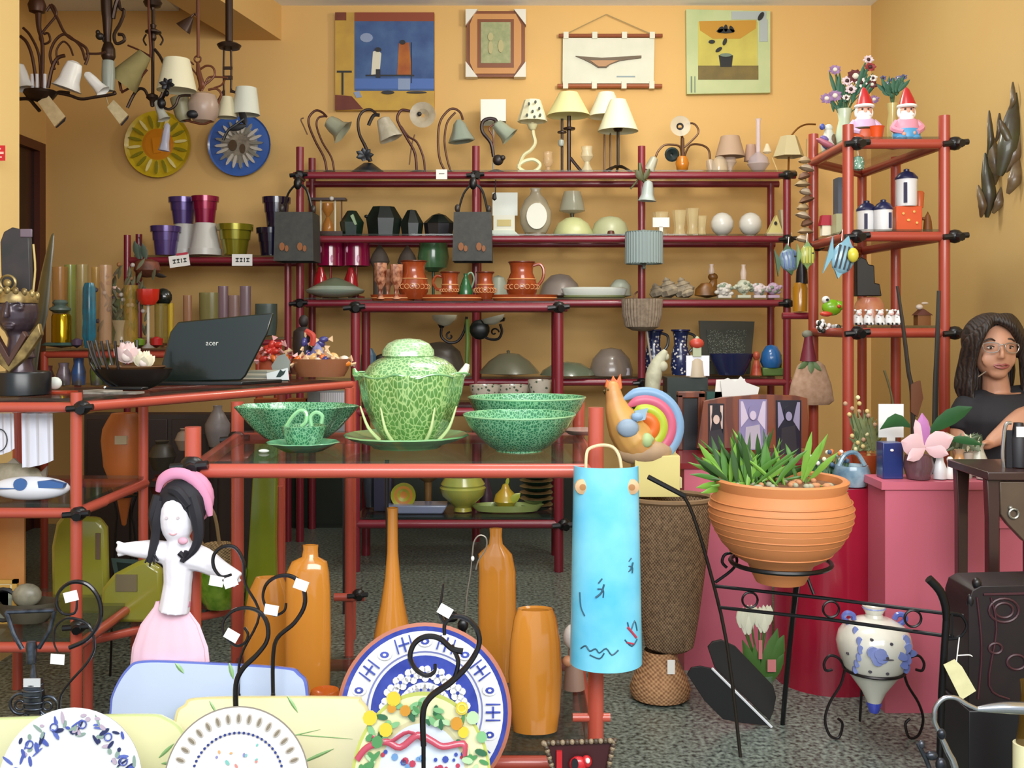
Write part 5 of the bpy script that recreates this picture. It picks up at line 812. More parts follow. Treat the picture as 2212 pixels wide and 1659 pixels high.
T('dried_flowers', 'dried flower arrangement in muted brown and white behind the counter', 'bouquet', 265, 745, 4.0, [('vase', B().lathe(262, [(0, 745), (18, 743), (12, 716), (20, 690), (14, 690), (0, 715)], 18), G('#c8b088', .5)), ('leaves', lf, M('#4c3c24', .7, n=(30, '#5c6448', .2))), ('flowers', fl, [M('#a8a098', .6), M('#8c5c34', .6), M('#c8a89c', .6), M('#5c4c54', .6)])], z=VS)
b = B().lathe(318, [(10, 560), (24, 566), (28, 584), (16, 598), (0, 600)], 18).M(1).leaf(300, 560, 290, 520, 8).leaf(306, 560, 300, 528, 7).leaf(318, 560, 310, 526, 7, -6, -8).M(2).leaf(330, 592, 360, 598, 5)
T('parrot_ornament', 'reddish brown bird like hanging ornament with a dark beak by the small red post', 'ornament', 312, 600, 4.7, [('body', b, [M('#8c4c34', .5, n=(20, '#4a2c20', .2)), M('#4c5c50', .6), M('#241a14', .5)]), ('cord', B().tube([(316, 562), (300, 512)], 1, 5, 1), DKB)])
for (x, y, r, c, lab) in ((302, 712, 12, '#5c7c1c', 'small green bowl under the dried flowers'), (338, 706, 14, '#a01c1c', 'small red bowl under the black bowl'), (166, 728, 12, '#4c3c54', 'small purple cup beside the gold tin'), (276, 716, 9, '#b8b0a8', 'small white bird ornament behind the lotus candle')):
    T('small_bowl', lab, 'bowl', x, 745, 3.93, [(None, B().lathe(x, [(r, 745-r*1.5), (r*.9, 738), (0, 745)], 16).ball(x, 745-r*1.4, r*.7, r*.4, r*.7), M(c, .3, coat=.4))], z=VS)
for (x, c, h_, lab) in ((92, '#7c2028', 44, 'dark red jar under the vase shelf'), (128, '#8c7c8c', 50, 'mauve grey jar under the vase shelf'), (160, '#2c5c9c', 60, 'bright blue jar under the vase shelf'), (200, '#5c7028', 66, 'moss green jar under the vase shelf'), (228, '#4c5c20', 60, 'dark olive jar under the vase shelf')):
    T('jar', lab, 'jar', x+10, 850, 3.98, [(None, B().lathe(x+10, [(0, 850), (13, 848), (15, 850-h_*.5), (10, 850-h_*.8), (11, 850-h_), (8, 850-h_), (0, 850-h_*.7)], 18), M(c, .3, coat=.4, n=(12, '#4a4440', .1)))], z=VS2)
# ---------------------------------------------------------------- the bust on its black block
LT = zc+.0135+.008
d = 2.52
DKH = M('#3a2c34', .3, .25, coat=.3); GOLDM = M('#a8925c', .35, .5, n=(40, '#5c4a2c', .2)); BLKW = M('#14181c', .3)
bl = T('stone_block', 'glossy black round block under the bust', 'plinth', 46, 868, d, [(None, B().lathe(46, [(0, 818), (58, 818), (60, 822), (60, 866), (56, 868), (0, 868)], 40), BLKW)], z=LT)
head = B(); head.ball(38, 692, 43, 52, 42, -2, 24).lathe(38, [(26, 700), (28, 725), (20, 744), (0, 752)], 20, dep=-4, sy=.9).lathe(42, [(22, 730), (24, 760), (34, 790), (0, 796)], 18)
head.tube([(37, 668, -42), (37, 694, -50), (37, 702, -48)], [4, 7, 8]).ball(37, 720, 14, 4.5, 6, -38).ball(37, 726, 11, 4, 6, -37).ball(18, 684, 12, 7, 7, -35).ball(56, 684, 12, 7, 7, -35).tube([(8, 678, -32), (20, 670, -40), (32, 674, -42)], 2.4).tube([(44, 674, -42), (56, 670, -40), (68, 678, -32)], 2.4); head.remesh = .0022
coll = B().poly([(-20, 722), (-6, 740), (36, 804), (80, 740), (98, 716), (104, 740), (70, 790), (36, 820), (0, 790), (-20, 760)], -34, -18).bv(1.5).M(1).poly([(0, 748), (36, 808), (74, 744), (66, 732), (37, 788), (8, 736)], -37, -20)
crown = B().lathe(36, [(44, 672), (45, 660), (40, 648), (36, 655)], 28, dep=-2)
for i in range(9):
    a = PI+i*PI/8; crown.ball(36+43*math.cos(a), 656-10*math.sin(i*PI/8), 7, 9, 5, 42*math.sin(a), 8)
crown.ring(34, 630, 16, 3, -34).ball(34, 630, 9, 9, 6, -36)
T('bust', 'dark bust of a serene crowned face with a gold pointed collar on a black block', 'bust', 40, 818, d, [('head', head, M('#4a3c44', .32, .3, n=(20, '#342a30', .2), coat=.3)), ('collar', coll, [GOLDM, M('#4a3028', .4)]), ('crown', crown, GOLDM),
   ('headdress', B().poly([(4, 660), (0, 540), (8, 518), (26, 508), (48, 514), (62, 530), (66, 660)], 0, 16).bv(2).M(1).box(44, 512, 70, 530, -3, 2), [M('#20282a', .5, n=(14, '#3a3234', .2)), M('#6c5c68', .5)]), ('neck', B().lathe(42, [(30, 770), (24, 800), (30, 820), (0, 820)], 20, dep=4), DKH),
   ('side_plume', B().tube([(70, 660), (76, 600), (72, 545)], 2.2), M('#b8a060', .5))], z=LT+50*d/F)
T('horn', 'tall dark olive curved blade like horn standing behind the bust', 'ornament', 90, 850, 2.7, [(None, B().tube([(66, 850), (72, 760), (88, 680), (100, 600), (112, 525), (116, 512)], [12, 18, 20, 14, 6, 1], 10, 4, flat=.4), M('#2c2814', .4, n=(8, '#4c4424', .2), coat=.3))], z=LT)
T('white_brush', 'white handled brush lying beside the black block', 'brush', 110, 830, 2.62, [(None, B().tube([(66, 818), (100, 819)], 2.5, 8, 1).ball(118, 824, 16, 14, 10), M('#d4dcd4', .5))], z=LT+.006)
b = B().slab([(100, -30), (160, -34), (164, 10), (104, 14)], 862, 866)
T('red_tray', 'red tray partly behind the rack post beside the black block', 'tray', 135, 866, 2.6, [(None, b, M('#a83c24', .4))], z=LT)
# ---------------------------------------------------------------- on the laptop counter
def cpt(t, off): q = p1+u*(t*(p2-p1).length)+nv*off; return q.x, q.y
def LC_at(px, off):   # depth on the counter for a pixel column, at an offset behind the front rail
    best = min((abs(CX+cpt(t/200, off)[0]*F/cpt(t/200, off)[1]-px), t/200) for t in range(-60, 260))[1]; return cpt(best, off)[1]
d = LC_at(440, .13)
b = B().mark().poly([(338, 826), (362, 716), (378, 694), (560, 676), (586, 674), (574, 720), (530, 812), (520, 822)], 0, 7).bv(3).rot(-8, 'X', (440, 824, 0))
lg = B().mark()
for k in range(4): lg.box(444+k*6, 740, 448+k*6, 745, -2, 1) if k != 1 else lg.box(450, 741, 454, 744, -2, 1)
lg.rot(-8, 'X', (440, 824, 0)).mov(0, 0, -1)
T('laptop', 'black laptop seen from behind, open on the counter', 'laptop', 440, 832, d, [('lid', b, M('#0e1814', .22, coat=.5, n=(3, '#141f1a', .3))), ('base', B().slab([(330, -20), (525, -8), (590, 90), (380, 95)], 824, 832).bv(2), M('#14181a', .35)), ('logo', lg, M('#c8ccc8', .3))], z=LC)
# lettering on the lid, fitted to the logo patch
lo = [o for o in COL.objects if o.name.startswith('logo')][0]; vs = [v.co.copy() for v in lo.data.vertices]; lm = lo.data.materials[0]
cu = bpy.data.curves.new('lettering', 'FONT'); cu.body = 'acer'; cu.extrude = .04; cu.resolution_u = 3; to = bpy.data.objects.new('lettering', cu); COL.objects.link(to)
bpy.context.view_layer.update(); me = bpy.data.meshes.new_from_object(to.evaluated_get(bpy.context.evaluated_depsgraph_get())); bpy.data.objects.remove(to)
x0, x1 = min(v.x for v in vs), max(v.x for v in vs); ym = sum(v.y for v in vs)/len(vs); zm_ = sum(v.z for v in vs)/len(vs); mx = max(v.co.x for v in me.vertices)
k_ = (x1-x0)*1.25/mx
for v in me.vertices: q = v.co.copy(); v.co = (x0-(x1-x0)*.1+q.x*k_, ym-.0015-q.z*k_*.3+(q.y-.2)*k_*.14, zm_+(q.y-.2)*k_)
me.materials.clear(); me.materials.append(lm); lo.data = me
d = LC_at(290, .14)
bs = B().lathe(290, [(0, 846), (28, 846), (48, 838), (72, 820), (82, 800), (76, 802), (60, 820), (0, 834)], 36, sy=.7)
for i in range(9):
    a_ = math.radians(100+i*20); bs.tube([(290+74*math.cos(a_), 806, 52*math.sin(a_)), (290+88*math.cos(a_), 774, 60*math.sin(a_)), (290+98*math.cos(a_), 740, 64*math.sin(a_))], 3)
bs.M(1).lathe(284, [(60, 806), (74, 796), (70, 794), (50, 806)], 30, sy=.7)
lot = []
for (cx_, cy_, s, lab) in ((282, 762, 1.15, 'pinkish left lotus'), (318, 776, .95, 'cream right lotus')):
    q = B()
    for k in range(8):
        a = k*PI/4+.3; q.leaf(cx_, cy_+18*s, cx_+24*s*math.cos(a), cy_-8*s-3*(k % 2), 10*s, -20, -20+18*s*math.sin(a))
    for k in range(5):
        a = k*1.257; q.leaf(cx_, cy_+16*s, cx_+12*s*math.cos(a), cy_-20*s, 9*s, -20, -20+8*s*math.sin(a))
    q.M(1).ball(cx_, cy_+4, 12*s, 14*s, 12*s, -20)
    T('lotus_candle', 'white and pink lotus flower ornament, %s in the dark bowl' % ('left one' if cx_ < 300 else 'right one'), 'ornament', cx_, cy_+20, d, [(None, q, [M('#e4c8c4' if cx_ < 300 else '#e4dcc0', .5), M('#f0e0d8', .6)])])
T('basket_bowl', 'wide dark openwork bowl with curved rim left of the laptop', 'bowl', 288, 846, d, [('bowl', bs, [M('#1c1614', .35), M('#5a3a1c', .6)]), ('handle', B().tube([(196, 742, 0), (204, 790, -20), (240, 828, -30), (262, 842, -26)], 3), M('#0e1014', .3)), ('pebbles', B().ball(270, 800, 9, 8, 8, -34).ball(290, 806, 10, 8, 8, -36).ball(310, 808, 10, 8, 8, -34).ball(300, 816, 9, 8, 8, -34), M('#8c7458', .6, n=(20, '#6a5238', .2)))], z=LC)
d = LC_at(225, .07)
b = B().slab([(182, -6), (300, -20), (305, 20), (200, 36)], 848, 852); b.M(1).slab([(178, 2), (230, -16), (262, 8), (200, 30)], 844, 848)
T('magazine', 'open magazine lying on the counter left of the laptop', 'magazine', 240, 852, d, [(None, b, [M('#a0988c', .5, n=(30, '#5c5c58', .2)), M('#6c6458', .5, n=(20, '#a8a094', .2))])], z=LC)
T('mobile_phone', 'small black phone lying on the counter before the dark bowl', 'phone', 275, 838, LC_at(275, .05), [(None, B().slab([(225, 0), (310, -8), (316, 14), (232, 20)], 835, 841).bv(2).M(1).ball(226, 836, 3, 3, 3, 2), [CLAMP, M('#c8ccc8', .3)])], z=LC+.008)
d = LC_at(596, .1)
b = B().mark().poly([(576, 804), (622, 792), (625, 820), (578, 822)], -2, 0); b.M(1).poly([(597, 812), (606, 796), (612, 800), (618, 797), (614, 806), (606, 812)], -3, -2).box(578, 818, 625, 820, -3, -2)
T('postcard', 'white card printed with a dark palm tree on the counter', 'card', 600, 822, d-.04, [(None, b, [M('#d8e0e0', .4), M('#16302c', .5)])], z=LC)
b = B()
for i in range(7): b.M(i % 3).slab([(526+i*2, -14+i*2), (586-i, -20+i), (618, 20), (560, 26)], 824-i*3.2, 827-i*3.2)
T('leaflet_stack', 'stack of pale leaflets under the palm tree card', 'paper stack', 572, 827, d+.02, [(None, b, [M('#a8a898', .6), M('#c8c4b4', .6), M('#8c948c', .6)])], z=LC)
b = B().mark().poly([(586, 790), (600, 768), (614, 764), (626, 780), (624, 800), (590, 804)], 0, 8)
T('grey_box', 'small grey leaflet holder behind the palm tree card', 'holder', 604, 804, d+.08, [(None, b, M('#8c9490', .5))], z=LC+.022)
d = LC_at(694, .12)
T('candy_bowl', 'round wooden coloured glass bowl full of wrapped sweets at the counter end', 'bowl', 694, 828, d, [(None, B().lathe(694, [(0, 828), (50, 826), (58, 812), (66, 788), (63, 788), (55, 812), (0, 820)], 36, sy=.7), M('#8c5838', .2, alpha=.85, coat=.5, n=(6, '#a87050', .2)))], z=LC)
random.seed(5); cols = ['#d87c24', '#e0b070', '#b82c24', '#e8e0d0', '#3c3c7c', '#c8601c']
k0 = None
cands = {}
zb = LC+34*d/F
for i in range(62):
    if i < 34: x = random.uniform(642, 748); y = 788+random.uniform(-16, 4); dd = d+random.uniform(-.03, .04)
    elif i < 50: x = random.uniform(560, 650); y = random.uniform(745, 800) if x < 620 else random.uniform(765, 790); dd = d+.06
    else: x = random.uniform(650, 700); y = random.uniform(725, 776); dd = d+.03
    ci = (i % 6 if i % 5 else 0) if i < 34 else (2 if (i % 3 and i < 50) else 4 if i >= 50 else 5)
    if ci not in cands:
        b = B().ball(x, y, 11, 7, 7).M(1).poly([(x-9, y), (x-20, y-7), (x-20, y+7)], -2, 2).poly([(x+9, y), (x+20, y-7), (x+20, y+7)], -2, 2)
        cn = ['orange', 'yellow', 'red', 'white', 'dark blue', 'burnt orange'][ci]
        cands[ci] = T('wrapped_sweet', 'small %s wrapped sweet heaped at the counter end' % cn, 'sweet', x, y, dd, [(None, b, [M(cols[ci], .3, coat=.4), M('#e8c8a0' if ci != 2 else '#d8a0a0', .3)])], group='%s wrapped sweets' % cn)
        cands[ci].rotation_euler = (random.uniform(-1, 1), random.uniform(-1.3, 1.3), random.uniform(-1, 1))
    else:
        o = cands[ci].copy(); COL.objects.link(o); o.location = P(x, y, dd); o.rotation_euler = (random.uniform(-1, 1), random.uniform(-1.5, 1.5), random.uniform(-1, 1))
b = B().lathe(668, [(0, 815), (44, 812), (52, 770), (0, 768)], 20, dep=30).M(1).lathe(590, [(0, 815), (34, 812), (34, 780), (0, 775)], 18, dep=20)
T('sweet_jar', 'pinkish plastic tubs of sweets standing behind the candy bowl', 'tub', 640, 815, d+.09, [(None, b, [M('#c0907c', .4), M('#b85c44', .4)])], z=LC)
b = B().ball(656, 668, 11, 14, 11).lathe(654, [(8, 680), (20, 690), (22, 720), (18, 760), (0, 765)], 18); b.M(1).tube([(664, 690, -14), (680, 700, -20), (678, 720, -20)], 7).M(2).lathe(688, [(0, 708), (6, 716), (18, 745), (22, 765), (0, 768)], 16, dep=-14)
T('witch_figure', 'black doll figurine with red scarf beside a blue pointed shape behind the sweets', 'figurine', 662, 768, d+.05, [(None, b, [M('#1c1212', .6), M('#b03c30', .6), M('#4c4c8c', .5, n=(30, '#a8a8c8', .15))])], z=LC+.03)
# objects seen between counter and middle rack
T('blue_vase', 'grey blue hexagonal jar between the middle rack posts', 'jar', 798, 785, 4.75, [('body', B().lathe(796, [(0, 730), (8, 730), (16, 744), (18, 782), (14, 790), (0, 792)], 8).fl(), M('#54748c', .4)), ('neighbour', B().lathe(822, [(0, 742), (10, 746), (16, 764), (10, 788), (0, 792)], 14, dep=8), M('#2c2c20', .4))], z=S4)
# ---------------------------------------------------------------- under the counter
T('amphora', 'tall terracotta amphora in a black iron stand under the counter', 'amphora', 268, 1115, 2.95, [('body', B().lathe(268, [(0, 1118), (5, 1112), (14, 1060), (26, 1030), (42, 985), (47, 930), (44, 905), (34, 885), (26, 872), (20, 874), (0, 900)], 30), M('#b46830', .45, n=(5, '#a85c2c', .3))), ('label', B().poly([(266, 916), (291, 916), (291, 934), (266, 934)], -47, -40), M('#b0a080', .6)), ('handle', B().tube([(300, 880), (312, 892), (314, 915), (310, 940)], 5), M('#a06030', .5)),
   ('stand', B().ring(268, 1048, 30, 2.5, hor=True).tube([(240, 1048), (252, 1090), (248, 1150), (238, 1440)], 2.6).tube([(296, 1048), (284, 1090), (292, 1150), (300, 1440)], 2.6).tube([(238, 1048), (230, 1036), (238, 1030)], 2.4).spiral(300, 1040, 8, 2, 180, 500, 2).tube([(268, 1048, 30), (268, 1440, 50)], 2.6), IRON)], z=0)
for (x0, x1, y1, lab, c) in ((46, 114, 1010, 'white towel hanging below the counter rail at the left', '#d4d6e0'), (-20, 30, 985, 'white cloth with a black ring print cut by the left edge', '#d8d8e0')):
    n = 14; b = B(); pts = [(x0+(x1-x0)*i/n, 3*math.sin(i*1.3)) for i in range(n+1)]; vs = []; fs = []
    for i, (x, dd) in enumerate(pts): vs += [(x, dd, -893), (x+2, dd*1.6, -(y1-16*(i/n)**2)), (x+2, dd*1.6+2, -(y1-16*(i/n)**2)), (x, dd+2, -893)]
    for i in range(n):
        a = i*4; fs += [(a, a+4, a+5, a+1), (a+1, a+5, a+6, a+2), (a+2, a+6, a+7, a+3), (a+3, a+7, a+4, a)]
    b.add(vs, fs)
    if x0 < 0: b.M(1).ring(0, 950, 18, 1.2, -5, 20, 24)
    T('towel', lab, 'towel', (x0+x1)/2, y1, 2.47, [(None, b, [M(c, .8), M('#2c3034', .6)])])
T('grey_bottle', 'grey ceramic bottle vase behind the front table', 'vase', 470, 962, 3.55, [(None, B().lathe(470, [(0, 962), (18, 960), (26, 930), (27, 912), (16, 892), (9, 880), (10, 872), (7, 872), (0, 890)], 24), M('#8a8488', .35, n=(20, '#76706c', .2)))], z=ZZ(966, 3.55))
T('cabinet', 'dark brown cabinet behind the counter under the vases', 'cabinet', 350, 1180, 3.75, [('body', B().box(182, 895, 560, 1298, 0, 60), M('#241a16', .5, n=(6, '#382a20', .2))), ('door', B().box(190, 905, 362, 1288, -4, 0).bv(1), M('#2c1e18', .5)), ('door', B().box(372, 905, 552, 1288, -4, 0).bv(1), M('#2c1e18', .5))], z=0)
for (x0, x1, lab) in ((548, 602, 'orange brown wooden box left of the white carton'), (618, 660, 'orange brown wooden box nearer the white carton')):
    T('wooden_box', lab, 'box', (x0+x1)/2, 1000, 3.6, [(None, B().box(x0, 862, x1, 935, 0, 40).bv(1), M('#a85c20', .5, n=(8, '#8c4818', .3)))], z=ZZ(935, 3.6))
T('carton', 'white and grey carton with grid print under the counter end', 'box', 710, 910, 3.6, [(None, B().box(664, 846, 745, 935, 0, 40).M(1).box(692, 848, 744, 890, -1, 1), [M('#7c8488', .6), W('#b0b4bc', '#d4d6dc', 40, 'X', 0, .6)])], z=ZZ(935, 3.6))
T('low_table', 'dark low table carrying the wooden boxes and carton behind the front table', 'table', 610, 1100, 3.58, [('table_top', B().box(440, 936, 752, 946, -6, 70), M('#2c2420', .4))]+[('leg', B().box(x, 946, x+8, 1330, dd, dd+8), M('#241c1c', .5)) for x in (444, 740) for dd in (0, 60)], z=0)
o = bpy.data.objects['low_table']; tt = ZZ(935, 3.6)
for ch in o.children: 
    for v in ch.data.vertices: v.co.z = v.co.z*(tt-.001)/max(1e-6, 394*3.58/F)
# ---------------------------------------------------------------- left rack, lower levels
d = 2.5
b = B().mark().ball(22, 1040, 74, 34, 26, 0, 20); b.M(1).poly([(86, 1030), (104, 1012), (98, 1052), (104, 1075), (84, 1052)], -4, 4).poly([(10, 1012), (30, 996), (50, 1014)], -3, 3)
T('fish_ornament', 'speckled grey stone fish on the left rack', 'ornament', 25, 1074, d+.03, [(None, b, [M('#a8a08c', .5, n=(30, '#74705c', .2), bump=.4), M('#8c8478', .5)])], z=L3)
b = B().mark().ball(66, 1108, 86, 26, 26, 0, 26); b.M(1).spot(56, 1096, 14, 13, -24, 4, 16).poly([(92, 1090), (118, 1088), (148, 1096), (146, 1104), (94, 1104)], -24, -8).box(-14, 1104, 60, 1106, -26, -20)
T('car_dish', 'white ceramic car shaped dish with blue wheels and windows', 'ornament', 66, 1122, 2.45, [(None, b, [M('#e0e4ec', .2, coat=.5), M('#3c64a0', .3)])], z=L3)
T('picture_frame', 'small gold framed picture leaning at the left edge', 'picture frame', 10, 1270, 2.52, [('frame', B().box(-30, 1200, 38, 1208, -4, 6).box(28, 1200, 38, 1290, -4, 6).box(-30, 1285, 38, 1294, -4, 6).box(-4, 1212, 22, 1217, -2, 5), M('#c89c4c', .35, .3)), ('print', B().box(-30, 1208, 28, 1285, 0, 4).M(1).box(-20, 1220, 18, 1262, -1, 1), [M('#d8c898', .6), M('#8c98ac', .5)])], z=L4)
T('wooden_board', 'tan wooden board standing behind the small gold frame', 'board', 25, 1380, 2.62, [(None, B().box(-40, 1130, 52, 1390, 0, 8).bv(1), M('#b8743c', .5, n=(6, '#c89050', .2)))], z=L4)
OL = M('#8c8a28', .2, n=(5, '#9c983e', .3), coat=.5)
T('olive_vase', 'tall olive green pillow shaped ceramic vase behind the rack post', 'vase', 175, 1345, 2.8, [('body', B().poly([(116, 1375), (114, 1230), (124, 1180), (150, 1148), (168, 1146), (184, 1166), (216, 1168), (232, 1190), (236, 1375)], -12, 14).bv(9), OL), ('stamp', B().box(212, 1200, 222, 1256, -14, -8), M('#6c5840', .5))], z=L5)
T('olive_vase', 'low wide olive green ceramic vase with a brown stamp', 'vase', 290, 1360, 2.72, [('body', B().poly([(218, 1375), (224, 1300), (250, 1270), (300, 1244), (318, 1238), (352, 1262), (356, 1375)], -14, 16).bv(9), OL), ('stamp', B().box(256, 1270, 302, 1306, -17, -10), M('#74684c', .6))], z=L5)
T('olive_slab_vase', 'very tall yellow green tapered slab vase behind the front table', 'vase', 572, 1380, 2.86, [(None, B().poly([(552, 1030), (600, 1030), (596, 1250), (600, 1395), (530, 1395), (540, 1250)], -10, 14).bv(3), M('#6c7c10', .25, n=(6, '#7c8828', .2), coat=.4))], z=L5)
T('olive_bowl', 'bright green bowl with bubbles at the foot of the tall slab vase', 'bowl', 480, 1350, 2.84, [(None, B().lathe(476, [(0, 1375), (30, 1372), (52, 1340), (58, 1290), (54, 1290), (46, 1330), (0, 1350)], 28, sy=.8), M('#4c7814', .2, coat=.5, n=(30, '#7c9c30', .15)))], z=L5)
b = B().poly([(240, 1200), (330, 1206), (326, 1290), (258, 1290)], 0, 5).M(1).poly([(252, 1208), (320, 1214), (318, 1284), (268, 1284)], -1, 1).M(2).ball(285, 1226, 9, 12, 4, -1).spot(286, 1262, 16, 22, -1)
T('framed_photo', 'dark green framed photograph of a pale figure behind the olive vases', 'picture frame', 285, 1290, 2.93, [(None, b, [M('#4a605c', .4), M('#24302c', .4), M('#a09088', .5)])], z=L5)
b = B().lathe(470, [(0, 1240), (30, 1236), (38, 1200), (36, 1150), (30, 1130), (26, 1132), (0, 1150)], 28)
T('wicker_basket', 'woven basket with a tall hoop handle hanging behind the doll', 'basket', 472, 1240, 2.95, [('basket', b, weave('#5c4a30', '#a08458', 700, 800)), ('handle', B().tube([(440, 1140), (424, 1090), (428, 1050), (444, 1042), (464, 1070), (474, 1130)], 4), M('#7c6440', .7))], z=L5+.01)
random.seed(31)
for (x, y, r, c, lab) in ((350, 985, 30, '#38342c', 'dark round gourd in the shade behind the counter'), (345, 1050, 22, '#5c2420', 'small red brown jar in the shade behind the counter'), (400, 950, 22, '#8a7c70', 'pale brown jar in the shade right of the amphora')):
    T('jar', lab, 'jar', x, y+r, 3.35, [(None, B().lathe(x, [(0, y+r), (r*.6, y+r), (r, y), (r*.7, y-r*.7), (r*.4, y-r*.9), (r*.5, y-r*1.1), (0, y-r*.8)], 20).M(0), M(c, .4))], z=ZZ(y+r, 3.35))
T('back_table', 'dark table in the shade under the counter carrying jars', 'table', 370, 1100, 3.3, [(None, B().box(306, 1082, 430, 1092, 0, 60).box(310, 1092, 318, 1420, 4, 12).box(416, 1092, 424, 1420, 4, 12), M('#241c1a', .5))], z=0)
# ---------------------------------------------------------------- front table: green leaf pottery
LEAF = V('#a8c880', '#5c8c44', 110, .08, .12, 'DISTANCE_TO_EDGE', bump=.5, coat=.8, sc3=(1, 1, .5))
LEAF2 = V('#7cb88c', '#347a54', 170, .1, .12, 'DISTANCE_TO_EDGE', bump=.5, coat=.8, sc3=(1, 1, .6))
LEAFB = M('#86b880', .15, n=(12, '#6ca068', .2), coat=.8)
def wave_rim(b, x, y, r, am, k, t, dep=0):
    n = 72; return b.tube([(x+r*(1+am*.12*math.cos(k*2*PI*i/n))*math.cos(2*PI*i/n), y+am*4*math.sin(k*2*PI*i/n), dep+r*math.sin(2*PI*i/n)) for i in range(n)], t, 6, 1, True)
d = 2.34; s_ = d/F
pl = T('plate', 'green leaf pattern plate under the large cabbage tureen', 'plate', 878, 992, d, [(None, B().lathe(878, [(0, 992), (72, 992), (78, 986), (118, 974), (134, 966), (132, 963), (112, 970), (74, 980), (0, 982)], 56, rib=.012, rn=14, sy=.95), LEAFB)], z=FT)
b = B().lathe(888, [(0, 984), (56, 984), (62, 976), (84, 944), (100, 905), (108, 872), (114, 842), (110, 838), (102, 870), (92, 900), (0, 930)], 64, rib=.03, rn=8)
tips = B().tube([(776, 850, 0), (768, 838, 0), (764, 828, 2)], [10, 7, 3], 8).M(1).tube([(992, 846, -6), (1004, 832, -6), (1010, 818, -4)], [9, 9, 5], 8).M(0)
sp = []
for (x, dd) in ((836, -86), (944, -86), (790, -50), (985, -50)): sp.append(B().tube([(x+(888-x)*.35, 978, dd*.68), (x+(888-x)*.12, 950, dd*.93), (x-(888-x)*.04, 905, dd*1.06)], [4.5, 3.5, 1.6], 8))
lid = B().lathe(888, [(104, 846), (98, 834), (88, 820), (72, 808), (54, 802), (44, 800)], 48, rib=.02, rn=8)
knob = B().lathe(882, [(42, 806), (55, 800), (54, 788), (44, 774), (26, 765), (0, 762)], 40, rib=.03, rn=6)
T('tureen', 'large green cabbage shaped tureen with domed lid in the middle of the front table', 'tureen', 888, 984, d, [('body', b, LEAF), ('rim', wave_rim(B(), 888, 840, 112, 1, 8, 2.4).M(0), LEAFB), ('leaf_tip', tips, [M('#5c9450', .15, coat=.8), M('#e0e4c8', .15, coat=.8)]), ] + many('leaf_rib', M('#d0e0a0', .15, coat=.8), *sp) + [
   ('lid', lid, V('#a8cc90', '#669860', 110, .1, .12, 'DISTANCE_TO_EDGE', bump=.5, coat=.8)), ('knob', knob, V('#b8d8a8', '#8cb884', 120, .1, .12, 'DISTANCE_TO_EDGE', bump=.4, coat=.8)), ('stalk', B().tube([(876, 836, -88), (880, 822, -74), (884, 812, -56)], [3, 4, 3]), M('#d8e8b8', .15, coat=.8))], z=FT+14*s_)
def bowl(x, yb, yt, rt, rbase, lab, d, z, mat_=LEAF2, foot=True, ribn=0, sy=1, grp=None):
    h = yb-yt
    b = B().lathe(x, [(0, yb), (rbase, yb), (rbase, yb-3), (rbase*1.25, yb-h*.12), (rt*.72, yb-h*.38), (rt*.9, yb-h*.7), (rt, yt), (rt*.965, yt-1), (rt*.86, yb-h*.66), (rt*.66, yb-h*.36), (0, yb-h*.14)], 56, rib=.02 if ribn else 0, rn=ribn or 8, sy=sy)
    return T('bowl', lab, 'bowl', x, yb, d, [('body', b, mat_), ('rim', B().ring(x, yt, rt*.985, 2.2, hor=True, n=56, sd=sy), M('#8cc090', .15, coat=.8))], z=z, group=grp)
bowl(1122, 1000, 922, 122, 52, 'green leaf textured bowl in front, right of the tureen', 2.28, FT)
bowl(1138, 985, 896, 128, 56, 'larger green leaf textured bowl behind at the right of the front table', 2.52, FT, sy=.8)
T('leaf_dish', 'wide green leaf dish with pointed ends at the left of the front table', 'bowl', 640, 972, 2.5, [('body', B().lathe(640, [(0, 982), (66, 980), (90, 960), (112, 934), (130, 912), (126, 910), (104, 934), (60, 966), (0, 970)], 56, rib=.05, rn=7, sy=.7), LEAF2), ('rim', wave_rim(B(), 640, 911, 128, .5, 7, 2).mov(0), M('#6aa878', .15, coat=.8)) if False else ('foot', B().lathe(640, [(60, 980), (60, 984), (0, 984)], 30, sy=.7), M('#5a9c6c', .2))], z=FT)
T('saucer', 'small green saucer under the handled leaf cup', 'saucer', 655, 988, 2.27, [(None, B().lathe(655, [(0, 990), (40, 990), (66, 976), (78, 971), (75, 969), (60, 975), (0, 984)], 44, rib=.03, rn=10, sy=.9), M('#6ca880', .15, coat=.8, n=(14, '#58946c', .2)))], z=FT)
b = B().lathe(656, [(0, 984), (28, 984), (36, 974), (44, 952), (48, 936), (45, 935), (38, 955), (0, 970)], 40, rib=.03, rn=10)
hd = (B().tube([(620, 938, -10), (636, 914, -14), (652, 902, -14), (664, 908, -14), (664, 926, -16), (654, 936, -16)], 4.5), B().tube([(676, 936, -14), (674, 916, -14), (686, 906, -14), (698, 914, -12), (696, 930, -10)], 4.5))
T('cup', 'small green leaf cup with two looped handles on the saucer', 'cup', 656, 984, 2.27, [('body', b, LEAF2)]+many('handle', M('#8cc890', .12, coat=.8), *hd), z=FT+7*2.27/F)
T('glass_stopper', 'small clear glass piece lying beside the saucer', 'ornament', 570, 984, 2.24, [(None, B().ball(570, 984, 12, 4, 6), G('#e8f0e8', .7))], z=FT)
T('saucer', 'small brown rimmed saucer at the right back of the front table', 'saucer', 1262, 960, 2.6, [(None, B().lathe(1258, [(0, 962), (30, 960), (44, 950), (40, 949), (0, 957)], 28), M('#b0948c', .3, coat=.4))], z=FT)
